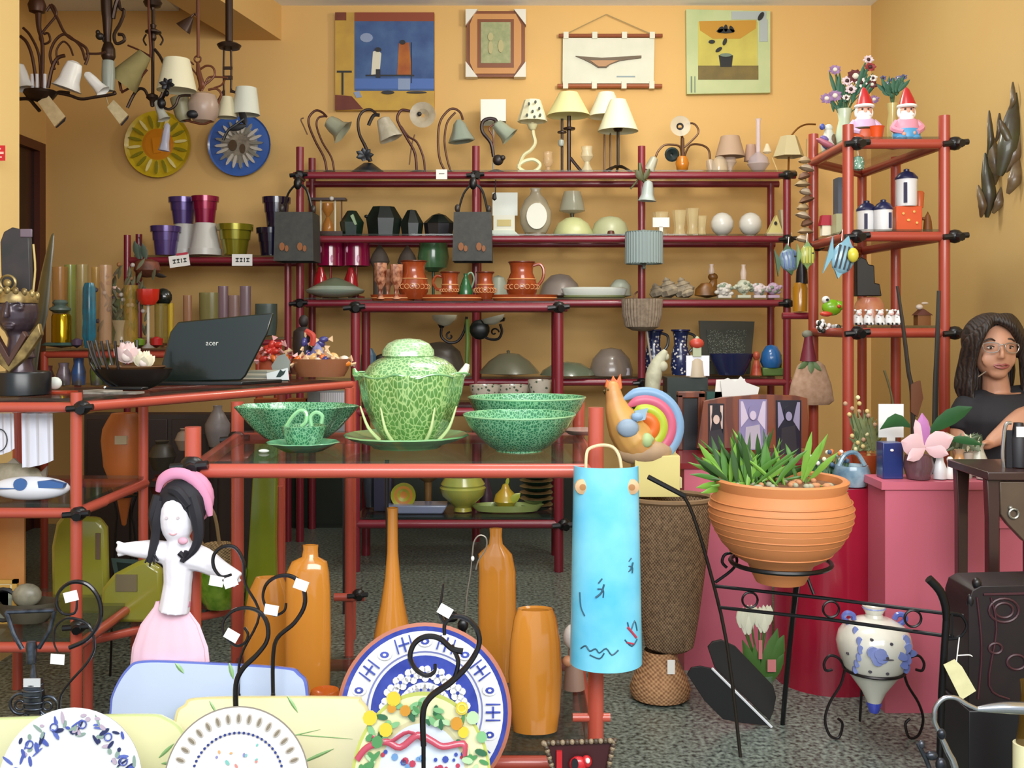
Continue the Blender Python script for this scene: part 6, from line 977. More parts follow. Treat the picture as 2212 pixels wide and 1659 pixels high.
# ---------------------------------------------------------------- orange vases on the low shelf
OR = M('#d68f38', .14, n=(3, '#ce8532', .3), coat=.7)
def ovase(lab, x, pts, dd, hw=22, bev=14):
    yb = max(p[1] for p in pts)
    T('orange_vase', lab, 'vase', x, yb, dd, [(None, B().poly(pts, -hw, hw).bv(bev), OR)], z=FB, group=None)
def smooth(pts, k=5):
    o = []; n = len(pts)
    for i in range(n):
        p0, p1, p2, p3 = [Vector(pts[(i+j) % n]) for j in (-1, 0, 1, 2)]
        for t in range(k):
            u = t/k; o.append(tuple(.5*((2*p1)+(-p0+p2)*u+(2*p0-5*p1+4*p2-p3)*u*u+(-p0+3*p1-3*p2+p3)*u**3)))
    return o
def fvase(lab, x, prof, dd, sy=.5, skew=None):
    b = B().lathe(x, prof, 32, sy=sy)
    if skew: b.v = [(a[0]+skew(-a[2], a[0]-x), a[1], a[2]) for a in b.v]
    T('orange_vase', lab, 'vase', x, prof[0][1], dd, [(None, b, OR)], z=FB)
sk1 = lambda y, q: (-14 if y > 1290 else (-14*max(0, min(1, (y-1215)/60))))+(6 if (q > 0 and 1215 < y < 1260) else 0)
fvase('tall orange bottle vase with sloping shoulder at the left of the low shelf', 671, [(0, 1540), (44, 1536), (48, 1500), (50, 1400), (49, 1300), (46, 1255), (38, 1232), (18, 1222), (16, 1206), (17, 1196), (12, 1196), (12, 1220)], 2.36, .5, lambda y, q: -6*max(0, min(1, (y-1215)/40)))
fvase('orange vase half hidden behind the bottle vase, nearest the doll', 582, [(0, 1540), (52, 1536), (58, 1460), (54, 1390), (44, 1340), (30, 1312), (20, 1318), (30, 1350)], 2.5, .5)
fvase('slim necked orange bottle vase in the centre of the low shelf', 848, [(0, 1540), (44, 1536), (48, 1460), (38, 1400), (26, 1345), (17, 1290), (12, 1230), (11, 1150), (12, 1136), (8, 1136), (8, 1200)], 2.42, 1)
fvase('orange bottle vase with one sloping shoulder behind the barrel vase', 1071, [(0, 1540), (34, 1536), (40, 1480), (41, 1380), (40, 1300), (34, 1262), (15, 1240), (13, 1222), (14, 1206), (9, 1206), (9, 1236)], 2.5, .5, lambda y, q: 3*max(0, min(1, (y-1240)/60))+(-5 if q < 0 and 1240 < y < 1300 else 0))
fvase('broad orange barrel shaped vase at the right of the low shelf', 1156, [(0, 1596), (48, 1592), (54, 1550), (58, 1470), (54, 1400), (46, 1350), (38, 1330), (30, 1334), (42, 1380)], 2.2, .6, None)
T('orange_vase', 'low bright orange vase foot between the trays and the blue plate', 'vase', 700, 1560, 2.25, [(None, B().lathe(702, [(0, 1560), (36, 1556), (40, 1520), (30, 1490), (26, 1494), (0, 1510)], 28), M('#cc6420', .2, coat=.5))], z=FB)
b = B().lathe(1240, [(0, 1600), (24, 1596), (20, 1560), (14, 1530), (12, 1510)], 18); b.M(1).ball(1238, 1485, 22, 28, 18).ball(1254, 1492, 14, 8, 10); b.M(2).ball(1226, 1535, 12, 12, 12, -8)
T('figurine', 'white and peach porcelain figure behind the blue tile foot', 'figurine', 1240, 1600, 2.45, [(None, b, [M('#a88878', .4), M('#e0d8d0', .4), M('#e0a078', .4)])], z=FB)
# ---------------------------------------------------------------- low platform in front with plates and trays
ZP = .10
def rowP(d): return row(ZP, d)
t = bpy.data.objects.new('display_platform', None); COL.objects.link(t); t.location = (-.35, 1.75, 0); t['label'] = 'low dark display step in front, under the leaning plates and trays'; t['category'] = 'platform'
def putp(nm, b, m):
    b.v = [(a[0]+.35, a[1]-1.75, a[2]) for a in b.v]; metre(nm, b, m, t)
putp('top', mbox(B(), -1.25, .16, 1.35, 2.06, ZP-.02, ZP), M('#4a3a34', .5)); putp('base', mbox(B(), -1.22, .13, 1.38, 2.03, 0, ZP-.02), M('#2c2624', .6))
GLZ = dict(coat=.6)
def lean(b, d, ang): b.mark(); b.k = 0; return b.rot(-ang, 'X', (0, rowP(d), 0))
# large blue and white plate
d = 1.96; cx, r = 915, 190; cy = rowP(d)-r-2
BLU = M('#30409c', .2, coat=.7, n=(30, '#4454b4', .2)); WP = M('#e6e8ee', .2, coat=.7)
b = B().dish(cx, cy, [(0, 4, 1), (60, 3, 0), (118, -1, 1), (124, -3, 2), (128, -5, 1), (172, -12, 0), (182, -14, 3), (190, -13, 3), (188, -4, 3), (120, 12, 3), (0, 12, 3)], 64)
mo = B(); random.seed(2)
for i in range(20):
    a = i*2*PI/20; c, q = math.cos(a), math.sin(a)
    if i % 2: mo.M(1).spot(cx+150*c, cy+150*q, 16, 12, -10, 2, 12).M(0).spot(cx+150*c, cy+150*q, 10, 7, -13, 1, 10).M(1).spot(cx+150*c, cy+150*q, 4, 3, -14, 1, 8)
    else:
        mo.M(0); mo.mark().box(cx-2, cy-150-16, cx+2, cy-150+16, -12, -9).box(cx-12, cy-150-2, cx+12, cy-150+2, -12, -9).box(cx-18, cy-166, cx-15, cy-134, -12, -9).box(cx+15, cy-166, cx+18, cy-134, -12, -9).rot(math.degrees(-a)+90, 'Y', (cx, cy, 0))
for i in range(9):
    a = -PI*.06-i*PI*.11; x, y = cx+84*math.cos(a), cy+84*math.sin(a)+4
    for k in range(5): w_ = k*2*PI/5+i; mo.M(1).spot(x+10*math.cos(w_), y+10*math.sin(w_), 8, 8, 0, 2.5, 9)
    mo.M(0).spot(x, y, 4, 4, -3, 1, 8)
for i in range(8):
    a = -PI*.1-i*PI*.115; x, y = cx+46*math.cos(a), cy+46*math.sin(a)
    for k in range(5): w_ = k*2*PI/5+i; mo.M(1).spot(x+9*math.cos(w_), y+9*math.sin(w_), 7, 7, 1, 2.5, 9)
    mo.M(0).spot(x, y, 3, 3, -2, 1, 8)
T('plate', 'large round blue and white painted plate with terracotta edge leaning in front', 'plate', cx, cy+r, d, [('dish', lean(b, d, 8), [BLU, WP, M('#8890c8', .2), M('#b06c54', .4)]), ('painted_pattern', lean(mo, d, 8), [BLU, WP])], z=ZP)
# oval majolica plate with fruit and ribbon
d = 1.72; cx = 908; rz_ = 185; cy = rowP(d)-rz_
b = B().dish(cx, cy, [(0, 2, 0), (96, 0, 1), (104, -4, 1), (146, -10, 2), (153, -10, 2), (150, 0, 2), (0, 8, 2)], 56, sz=rz_/153)
mo = B(); random.seed(9)
def bl(x, y, r1, m, r2=None, dep=-12, an=0): mo.M(m).spot(x, y, r1, r2 or r1, dep, 3, 10, an)
for i in range(46):
    a = random.uniform(PI*1.02, PI*1.98); q = random.uniform(104, 142); x, y = cx+q*math.cos(a), cy+q*1.2*math.sin(a); bl(x, y, random.uniform(8, 15), random.choice([0, 0, 1, 2, 5]), random.uniform(4, 7), -10-.1*i, random.uniform(0, 180))
for (x, y, r1, m) in ((846, 1520, 16, 3), (842, 1540, 10, 4), (795, 1560, 16, 3), (872, 1545, 12, 4), (996, 1540, 14, 3), (830, 1585, 15, 3), (985, 1572, 14, 4), (1000, 1590, 12, 3), (812, 1610, 13, 0), (1020, 1560, 14, 5), (1040, 1600, 12, 2)): bl(x, y, r1, m, None, -18)
mo.M(6).ring(996, 1540, 9, 2, -21, 12)
rb = B().tube([(768, 1648, -16), (790, 1622, -17), (830, 1610, -17), (862, 1622, -17), (900, 1596, -18), (930, 1608, -18), (956, 1620, -18), (1000, 1614, -17), (1004, 1640, -16)], 7, 8, 4, flat=.4).tube([(800, 1600, -16), (836, 1612, -17), (880, 1590, -17), (916, 1612, -17)], 5, 8, 4, flat=.4)
cc = B()
for i in range(26): x = cx+random.uniform(-90, 90); y = 1650+random.uniform(-20, 30); cc.M(i % 3).spot(x, y, random.uniform(3, 8), None, -3, 2, 8)
T('plate', 'oval majolica plate with lemons, leaves and a red ribbon, nearest the middle', 'plate', cx, cy+rz_, d, [('dish', lean(b, d, 9), [M('#d8e4f0', .2, coat=.7), M('#e6e4b4', .2, coat=.7), M('#b8c05c', .25, coat=.7)]), ('painted_fruit', lean(mo, d, 9), [M('#4c8c50', .2, coat=.5), M('#2c6440', .2, coat=.5), M('#7cb47c', .2, coat=.5), M('#d8c02c', .2, coat=.5), M('#c88c20', .2, coat=.5), M('#b0d0a0', .2, coat=.5), M('#e4dc70', .2)]), ('painted_ribbon', lean(rb, d, 9), M('#b8485c', .25, coat=.5)), ('painted_dots', lean(cc, d, 9), [M('#3c50a8', .2), M('#b83c54', .2), M('#6c98c8', .2)])], z=ZP)
# pierced white plate
d = 1.76; cx, r = 508, 158; cy = rowP(d)-r
b = B().dish(cx, cy, [(0, 4, 0), (96, 0, 0), (102, -4, 0), (155, -12, 1), (158, -12, 1), (156, -4, 0), (0, 10, 0)], 64)
mo = B()
for i in range(36):
    a = i*10; c, q = math.cos(math.radians(a)), math.sin(math.radians(a)); mo.M(0).spot(cx+132*c, cy+132*q, 11, 5.5, -10.5, 1.5, 10, a); mo.M(1).spot(cx+132*c, cy+132*q, 8.5, 3, -12.5, 1, 8, a)
for i in range(60):
    a = i*6; c, q = math.cos(math.radians(a)), math.sin(math.radians(a)); mo.M(2).spot(cx+100*c, cy+100*q, 3, 3, -3, 2, 6)
random.seed(14)
for i in range(60):
    a = random.uniform(0, 2*PI); q = random.uniform(20, 88); mo.M(3+i % 4).spot(cx+q*math.cos(a), cy+q*math.sin(a), random.uniform(2, 7), random.uniform(2, 4), 0, 2, 7, random.uniform(0, 90))
T('plate', 'white plate with a pierced lattice rim and dotted blue ring in front', 'plate', cx, cy+r, d, [('dish', lean(b, d, 8), [M('#eceae6', .2, coat=.6), M('#8c8478', .3)]), ('painted_pattern', lean(mo, d, 8), [M('#bcb4a8', .3), M('#847a68', .4), M('#2c3c84', .3), M('#d88c84', .3), M('#7cc0b8', .3), M('#d8a870', .3), M('#8c8cc0', .3)])], z=ZP)
cx, r = 146, 156; cy = rowP(d)-r
b = B().dish(cx, cy, [(0, 4, 0), (70, 2, 0), (96, -2, 0), (150, -10, 0), (156, -10, 1), (154, -3, 0), (0, 10, 0)], 60)
mo = B(); random.seed(17)
for i in range(150):
    a = random.uniform(0, 2*PI); q = random.uniform(98, 148); x, y = cx+q*math.cos(a), cy+q*math.sin(a); mo.M(i % 5); mo.spot(x, y, random.uniform(4, 15), random.uniform(2, 5), -4-(q-98)*.13, 2, 8, random.uniform(0, 180))
for i in range(12):
    a = i*.52+.2; x, y = cx+122*math.cos(a), cy+122*math.sin(a); mo.M(0).ring(x, y, 8, 1.6, -10, 12)
T('plate', 'white plate with a loose blue flower border at the bottom left corner', 'plate', cx, cy+r, d, [('dish', lean(b, d, 8), [M('#eaeef0', .2, coat=.6), M('#a8acb0', .3)]), ('painted_pattern', lean(mo, d, 8), [M('#4c5cac', .3), M('#5c6cb8', .3), M('#88a094', .3), M('#28305c', .3), M('#b8a8b8', .3)])], z=ZP)
def tray(lab, pts, dd, m, m2, marks=()):
    yb = rowP(dd); P2 = [(p[0], min(yb-4, yb-(yb-p[1])*.955)) for p in smooth([(p[0], p[1] if p[1] < 5000 else yb) for p in pts], 6)]
    cxm = sum(p[0] for p in P2)/len(P2); cym = sum(p[1] for p in P2)/len(P2)
    b = B().poly(P2, 0, 10).M(1).poly([(cxm+(p[0]-cxm)*1.012, min(yb, cym+(p[1]-cym)*1.02)) for p in P2], -5, 2).M(0).poly([(cxm+(p[0]-cxm)*.985, cym+(p[1]-cym)*.97) for p in P2], -7, 1)
    ps = [('tray_body', lean(b, dd, 7), [m, m2])]
    if marks:
        q = B()
        for (x0, y0, x1, y1, w_) in marks: q.leaf(x0, y0, x1, y1, w_, -8, -8, th=1)
        ps.append(('painted_leaves', lean(q, dd, 7), M('#8cb87c', .3)))
    return T('serving_tray', lab, 'tray', cxm, yb, dd, ps, z=ZP)
YT = M('#e8e8b8', .25, coat=.6)
tray('long pale yellow ceramic tray at the bottom left behind the flowered plate', [(-120, 1560), (-40, 1550), (280, 1541), (350, 1550), (392, 1590), (396, 1680), (390, 9000), (-120, 9000)], 1.87, YT, M('#c8d498', .3), [(340, 1640, 372, 1610, 4), (346, 1652, 380, 1650, 4)])
tray('cream yellow ceramic tray with faint leaf veins behind the pierced plate', [(372, 1560), (392, 1520), (440, 1504), (740, 1503), (776, 1512), (795, 1560), (800, 9000), (372, 9000)], 1.92, M('#ece8c0', .25, coat=.6), M('#d8cc94', .3), [(462, 1545, 446, 1520, 3), (616, 1510, 640, 1545, 4), (600, 1600, 690, 1580, 1.4), (620, 1590, 760, 1600, 1.4), (650, 1650, 720, 1620, 4)])
tray('pale blue ceramic tray with green leaves behind the yellow trays', [(232, 1540), (238, 1490), (266, 1440), (300, 1424), (420, 1427), (600, 1438), (640, 1452), (660, 1500), (664, 9000), (230, 9000)], 1.985, M('#c0d0ec', .2, coat=.7), M('#6474c4', .25, coat=.5), [(370, 1440, 390, 1462, 5), (488, 1440, 498, 1474, 5)])
# ---------------------------------------------------------------- wrought iron plate stands with curls and price stickers
def wire(name, lab, x, dd, tubes, tag=None, extra=None):
    b = B(); yb = rowP(dd)
    for pts, r_ in tubes: b.tube(pts, r_, 8, 5)
    x0, y0 = tubes[0][0][0][:2]
    b.tube([(x0, y0, 0), (x0, (y0+yb)/2, 2), (x0, yb-3, 3)], 5, 8, 2)
    ps = [('wire', b, M('#1e1c1f', .22, .5, coat=.4))]; ft = B().tube([(x0-50, yb-3, -30), (x0, yb-3, 3), (x0+50, yb-3, -30)], 4, 8, 2); ps.append(('foot', ft, IRON))
    for (tx, ty, an) in (tag or []): ps.append(('price_sticker', B().mark().box(tx-15, ty-11, tx+15, ty+11, -9, -8).rot(an, 'Y', (tx, ty, 0)), M('#f4f4f2', .5)))
    return T(name, lab, 'plate stand', x0, yb, dd, ps, z=ZP)
wire('plate_stand', 'black iron plate stand with a big open curl left of the orange vases', 510, 1.82, [([(510, 1542), (510, 1480), (524, 1446), (556, 1414), (577, 1384), (578, 1350), (562, 1324), (534, 1314), (504, 1320), (484, 1340), (482, 1368), (496, 1384)], [6, 6, 6, 5.5, 5, 5, 4.5, 4, 4, 3.5, 3, 3]), ([(492, 1382), (510, 1396), (528, 1390), (536, 1372), (528, 1356)], 3)], [(503, 1371, 30)])
wire('plate_stand', 'black iron plate stand whose curl reaches over the tall orange bottle', 590, 1.955, [([(590, 1500), (590, 1420), (600, 1378), (636, 1346), (658, 1308), (654, 1268), (630, 1246), (600, 1246), (576, 1262), (568, 1290), (576, 1316)], [4.5, 4.5, 5, 5, 5, 5, 4.5, 4, 4, 3, 3]), ([(576, 1316), (594, 1330), (614, 1320), (618, 1304)], 3)], [(588, 1316, 10), (652, 1262, 20)])
wire('plate_stand', 'thick black iron plate stand with twin curls before the blue plate', 915, 1.64, [([(915, 1612), (914, 1540), (930, 1506), (974, 1474), (1012, 1436), (1034, 1396), (1032, 1364), (1012, 1340), (984, 1332), (962, 1346), (960, 1372)], [6.5, 7, 7, 7, 6.5, 6, 6, 5.5, 5, 4.5, 4]), ([(1000, 1408), (976, 1402), (950, 1380), (920, 1376), (896, 1390), (886, 1418), (896, 1444), (920, 1460), (938, 1452), (940, 1436)], [7, 6, 6, 6, 6, 6, 5, 5, 4, 4]), ([(975, 1395), (990, 1430), (980, 1470)], 5), ([(962, 1350), (950, 1326), (954, 1290), (958, 1262)], [4, 4, 3, 2])], [(962, 1318, 30)])
wire('plate_stand', 'thin black iron plate stand with a ring before the doll hand', 515, 2.0, [([(515, 1500), (520, 1420), (560, 1330), (530, 1262), (526, 1215), (508, 1184), (480, 1182), (462, 1200), (462, 1226), (478, 1246), (500, 1242)], [3, 3, 3, 3, 4, 4, 4, 4, 4, 3, 3])], [(470, 1254, 10), (500, 1256, -20)])
wire('plate_stand', 'iron plate stand with two large rings beside the silver wire figure', 132, 1.82, [([(132, 1560), (132, 1500), (190, 1430), (204, 1390), (190, 1350), (150, 1336), (122, 1352), (116, 1386), (126, 1412)], [4.5, 3, 3, 3, 3, 3, 3, 2, 1.6]), ([(150, 1400), (190, 1380), (216, 1340), (214, 1296), (190, 1264), (156, 1258), (130, 1276), (122, 1304), (136, 1326), (162, 1324), (166, 1296)], [5, 5, 5, 5, 5, 4.5, 4, 4, 3, 3, 2])], [(157, 1287, -14), (128, 1422, 4)])
b = B().tube([(1005, 1330), (1008, 1270), (1016, 1220), (1020, 1180)], 1.4, 6, 3).tube([(1020, 1182), (1024, 1150), (1036, 1136), (1050, 1142), (1050, 1164), (1034, 1190), (1028, 1210)], 1.8, 6, 4).M(1).ball(1021, 1186, 4, 6, 4).M(2).ball(975, 1312, 16, 12, 10).ball(1000, 1330, 12, 14, 8).tube([(1005, 1330), (1000, 1450), (990, 1560)], 2)
T('wire_hook', 'thin looped grey wire hook rising behind the blue plate', 'hook', 1005, 1560, 2.2, [(None, b, [M('#8c8478', .4, .5), M('#e0e0dc', .4), CLAMP])], z=FB)
T('thin_rod', 'slender black rod with thicker upper end leaning at the low rack', 'rod', 836, 1540, 2.44, [(None, B().tube([(836, 1540), (836, 1200), (836, 1040)], [2.5, 3, 5], 8, 1), CLAMP)], z=FB)
# silver wire figure and dark things at bottom left
SV = M('#6c7480', .25, .8, n=(60, '#2c3038', .25)); yb = rowP(1.95)
b = B().tube([(14, 1322), (118, 1318)], 5, 8, 1).tube([(14, 1322), (30, 1370), (48, 1402)], 5, 8, 1).tube([(118, 1320), (108, 1360), (84, 1400)], 5, 8, 1).lathe(68, [(0, 1384), (10, 1386), (12, 1396), (10, 1432), (0, 1436)], 14).tube([(72, 1434), (72, 1470)], [4, 9], 8, 1)
b2 = B().poly([(56, 1468), (90, 1466), (94, 1500), (88, 1540), (60, 1540), (52, 1500)], -8, 8).bv(3).ring(44, 1520, 22, 4, 0).ring(104, 1524, 20, 4, 0).ring(44, 1522, 10, 3, -3).ring(104, 1524, 9, 3, -3).tube([(58, 1540), (40, yb-4, -20)], 6, 8, 1).tube([(90, 1540), (110, yb-4, -20)], 6, 8, 1).box(30, yb-6, 120, yb, -30, 30)
for i in range(5): b2.ring(72, 1478+i*13, 20+2*(i % 2), 3, hor=True, sd=.5)
T('wire_figure', 'silver twisted wire man raising a bar over his head', 'figurine', 70, yb, 1.95, [('arms', b, SV), ('body', b2, SV), ('label', B().box(56, 1462, 92, 1480, -12, -9), M('#c8ccd0', .5))], z=ZP)
d = 2.52
T('round_mirror', 'small round mirror in a dark ring at the left edge', 'mirror', 5, 1330, d, [('ring', B().ring(8, 1295, 34, 6), CLAMP), ('mirror', B().spot(8, 1295, 30, 30, 2, 3, 28), M('#a8aC98'.lower(), .1, .5))], z=L4)
T('shell_dish', 'pale grey mussel shell dish behind the silver wire figure', 'dish', 56, 1370, d, [('shell', B().ball(58, 1318, 32, 26, 20), M('#9c9884', .4, n=(30, '#6c6858', .2))), ('dish', B().lathe(62, [(0, 1378), (40, 1374), (62, 1350), (64, 1330), (60, 1332), (38, 1362), (0, 1366)], 24, sy=.6), M('#342c24', .4, n=(10, '#5c5848', .2)))], z=L4)
# ---------------------------------------------------------------- cloth doll
d = 2.04
bd = B().tube([(388, 1160), (386, 1200), (384, 1260), (376, 1320)], [22, 34, 30, 34], 14).tube([(404, 1200), (440, 1210), (478, 1232), (516, 1250)], [32, 27, 20, 14], 12).tube([(366, 1196), (330, 1188), (290, 1186), (254, 1184)], [27, 22, 17, 9], 12).ball(384, 1118, 37, 58, 32, -4, 20)
for (x, y) in ((252, 1170), (250, 1186), (254, 1200)): bd.tube([(282, 1188), (x, y)], [9, 4], 8, 1)
for (x, y) in ((522, 1240), (520, 1256), (508, 1268)): bd.tube([(490, 1240), (x, y)], [9, 4], 8, 1)
bd.remesh = .0022
hr = B().mark().ball(390, 1094, 54, 60, 38, 10, 20).tube([(346, 1070, -4), (338, 1110, -8), (340, 1160, -6)], [14, 15, 8]).tube([(352, 1080, -10), (344, 1120, -16), (342, 1150, -16), (336, 1190, -20), (330, 1210, -22)], [10, 11, 10, 9, 5]).tube([(420, 1070, -20), (432, 1110, -24), (436, 1150, -24), (428, 1180, -26), (404, 1206, -30)], [14, 15, 12, 9, 4]).tube([(376, 1054, -26), (396, 1058, -32), (418, 1086, -30)], [9, 11, 9])
for (x, y) in ((322, 1210), (332, 1218), (342, 1214), (350, 1206)): hr.tube([(336, 1186, -22), (x, y, -24)], [4, 2], 6, 1)
for (x, y) in ((398, 1186), (414, 1184), (404, 1206)): hr.tube([(408, 1196, -32), (x, y, -34)], 6, 6, 1)
b = B().ball(397, 1080, 58, 62, 34, 26, 24).tube([(340, 1062, 2), (350, 1036, -2), (374, 1022, -4), (404, 1026, -2), (430, 1050, 2), (446, 1086, 6), (452, 1116, 8)], [6, 11, 12, 12, 11, 10, 5], 10, flat=.5)
sk = B().lathe(366, [(30, 1300), (34, 1312), (62, 1350), (80, 1400), (84, 1440), (90, 1490), (86, 1490), (60, 1360), (28, 1312)], 60, rib=.03, rn=14, sy=.24, dep=4)
b2 = B().lathe(378, [(30, 1294), (33, 1298), (33, 1310), (29, 1312)], 30, sy=.8)
fc = B().M(0).spot(372, 1112, 3, 3, -36, 2, 8).spot(396, 1112, 3, 3, -36, 2, 8).M(1).tube([(376, 1146, -30), (384, 1149, -32), (392, 1146, -30)], 1.6)
T('cloth_doll', 'white cloth doll with black hair, pink kerchief and long pink skirt, hung on the post', 'doll', 384, 1440, d, [('body', bd, M('#e2e0e8', .8, bump=.2)), ('hair', hr, M('#16161f', .7)), ('kerchief', b, M('#cc88a8', .7)), ('skirt', sk, M('#e6bccf', .85, n=(9, '#eccad8', .3))), ('waistband', b2, M('#c884a0', .7)), ('face', fc, [M('#c8bcc0', .6), M('#d8a0a8', .6)]), ('pink_bow', B().ball(408, 1160, 11, 8, 6, -40), M('#d8a4b8', .7))])
# ---------------------------------------------------------------- blue hanging roof tile
def tile(r0, r1, y0, y1, cx, th=5, n=28, sy=.75, rows=12):
    b = B(); vs = []; fs = []
    for j in range(rows+1):
        u = j/rows; r = r0+(r1-r0)*u; y = y0+(y1-y0)*u
        for rr in (r, r-th):
            for i in range(n+1):
                a = PI*i/n; vs.append((cx+rr*math.cos(a), -rr*sy*math.sin(a), -(y+(6*math.sin(a)*(u-.2)))))
    m = 2*(n+1)
    for j in range(rows):
        for i in range(n):
            a = j*m+i; fs += [(a, a+1, a+m+1, a+m), (a+n+1, a+n+2, a+n+2+m, a+n+1+m)]
        fs += [(j*m, j*m+n+1, j*m+n+1+m, j*m+m), (j*m+n, j*m+2*n+1, j*m+2*n+1+m, j*m+n+m)]
    for i in range(n):
        fs += [(i, i+1, i+n+2, i+n+1), (rows*m+i, rows*m+i+1, rows*m+i+n+2, rows*m+i+n+1)]
    return b.add(vs, fs)
b = tile(70, 78, 1006, 1430, 1309)
def onT(x, y): r = 70+8*(y-1006)/424; q = max(0, r*r-(x-1309)**2)**.5; return -q*.75
mk = B()
for (x, y, s) in ((1292, 1262, 1), (1356, 1216, .8)):
    D_ = onT(x, y)-1; mk.tube([(x-10*s, y+14*s, D_), (x+2*s, y+4*s, D_), (x+8*s, y-14*s, D_)], 2*s).tube([(x-6*s, y-4*s, D_), (x+6*s, y-2*s, D_), (x+6*s, y+14*s, D_)], 1.6*s).tube([(x-4*s, y-16*s, D_), (x+4*s, y-26*s, D_)], 1.5*s)
for pts in ([(1250, 1270), (1252, 1300), (1260, 1318)], [(1252, 1388), (1262, 1380), (1270, 1390), (1282, 1384), (1290, 1392), (1304, 1382), (1316, 1396), (1330, 1386)], [(1270, 1398), (1290, 1404), (1300, 1392)], [(1350, 1330), (1356, 1350), (1366, 1330), (1372, 1352)], [(1344, 1366), (1360, 1382), (1372, 1370)]):
    mk.tube([(x, y, onT(x, y)-1) for x, y in pts], 1.6, 6, 3)
mk.M(1).tube([(1350, 1340, onT(1350, 1340)-1), (1370, 1366, onT(1370, 1366)-1)], 3).tube([(1348, 1372, onT(1348, 1372)-1), (1364, 1378, onT(1364, 1378)-1)], 2)
bt = B()
for x, dd in ((1256, -34), (1360, -36)): bt.M(0).mark().dish(x, 1046, [(0, -8, 1), (7, -7, 0), (16, -3, 0), (17, 3, 0)], 16, dep=dd)
rp = B().tube([(1264, 1010, -20), (1266, 980, -14), (1274, 968, -4), (1300, 962, 4), (1324, 966, -4), (1336, 984, -14), (1340, 1008, -20)], 3.5)
T('painted_tile', 'bright blue painted curved roof tile hung by a rope in front of the right post', 'tile', 1309, 1436, 2.03, [('tile', b, M('#4cb4dc', .4, n=(9, '#84d4ec', .22), coat=.3)), ('painted_marks', mk, [M('#2c5468', .5), M('#b83c50', .5)]), ('button', bt, [M('#c8a47c', .6), M('#a07040', .6)]), ('rope', rp, M('#d8bc94', .7))])
# beaded tray with red things at the bottom
b = B().poly([(1172, 1602), (1330, 1596), (1300, 1720), (1212, 1720)], 0, 4); fr = B()
for (x0, y0, x1, y1) in ((1174, 1604, 1328, 1598), (1178, 1606, 1210, 1716), (1326, 1600, 1302, 1716)):
    for i in range(16): u_ = i/15; fr.M(i % 2).ball(x0+(x1-x0)*u_, y0+(y1-y0)*u_, 6, 6, 6, -4, 8)
it = B().M(0).ball(1248, 1646, 20, 18, 12, -12).ball(1266, 1640, 12, 14, 10, -12).M(1).spot(1240, 1640, 8, 12, -24).M(2).ball(1268, 1634, 5, 6, 5, -22).M(0).box(1202, 1620, 1214, 1700, -8, 0)
T('beaded_frame', 'beaded brown picture frame holding red shapes at the bottom edge', 'picture frame', 1250, 1720, 1.98, [('frame', fr, [M('#8c7c64', .4), M('#4c4034', .4)]), ('backing', b, M('#3c1418', .5)), ('red_shape', it, [M('#c02028', .3, coat=.5), DKB, WHT])])
# ---------------------------------------------------------------- pink counters
def pbox(name, lab, x0, x1, y0, y1, z1, lip=True, m=PINK):
    t = bpy.data.objects.new(name, None); COL.objects.link(t); t.location = ((x0+x1)/2, y0, 0); t['label'] = lab; t['category'] = 'pedestal'; c = t.location
    def put(nm, b, mm): b.v = [(a[0]-c.x, a[1]-c.y, a[2]) for a in b.v]; return metre(nm, b, mm, t)
    put('body', mbox(B(), x0, x1, y0, y1, 0, z1-.02), m); o = put('top', mbox(B(), x0-.012, x1+.006, y0-.008, y1, z1-.02, z1), m)
    return t
pbox('pedestal', 'tall pink box counter under the orchid and small gifts', XX(1912, 2.67), XX(2140, 2.67), 2.67, 2.80, .607)
pbox('pedestal', 'pink box counter at the right edge behind the dark table', XX(2152, 2.72), 1.62, 2.70, 2.78, .50)
# long pink panel left with its tapered shape
b = B().slab([(XX(1478, 3.0), 3.0), (XX(1668, 3.0), 3.0), (XX(1668, 3.0), 3.62), (XX(1472, 3.0), 3.62)], -.61, 0)
metre_t = bpy.data.objects.new('pedestal', None); COL.objects.link(metre_t); metre_t.location = (.6, 3.0, 0); metre_t['label'] = 'wide pink counter behind the planter carrying the picture frames'; metre_t['category'] = 'pedestal'
b.v = [(a[0]-.6, a[1]-3.0, a[2]) for a in b.v]; metre('body', b, PINK, metre_t)
b = B().slab([(XX(1468, 3.0), 2.99), (XX(1800, 3.0), 2.99), (XX(1800, 3.0), 3.64), (XX(1466, 3.0), 3.64)], -.611, -.595); b.v = [(a[0]-.6, a[1]-3.0, a[2]) for a in b.v]; metre('top', b, M('#7c1c24', .3, coat=.4), metre_t)
T('column', 'glossy crimson round column pedestal behind the planter', 'pedestal', 1788, 1500, 2.93, [('shaft', B().lathe(1788, [(0, 1052), (112, 1052), (112, 1478), (0, 1478)], 48, dep=0), M('#96122c', .22, n=(2, '#a8203c', .3), coat=.5))], z=0)
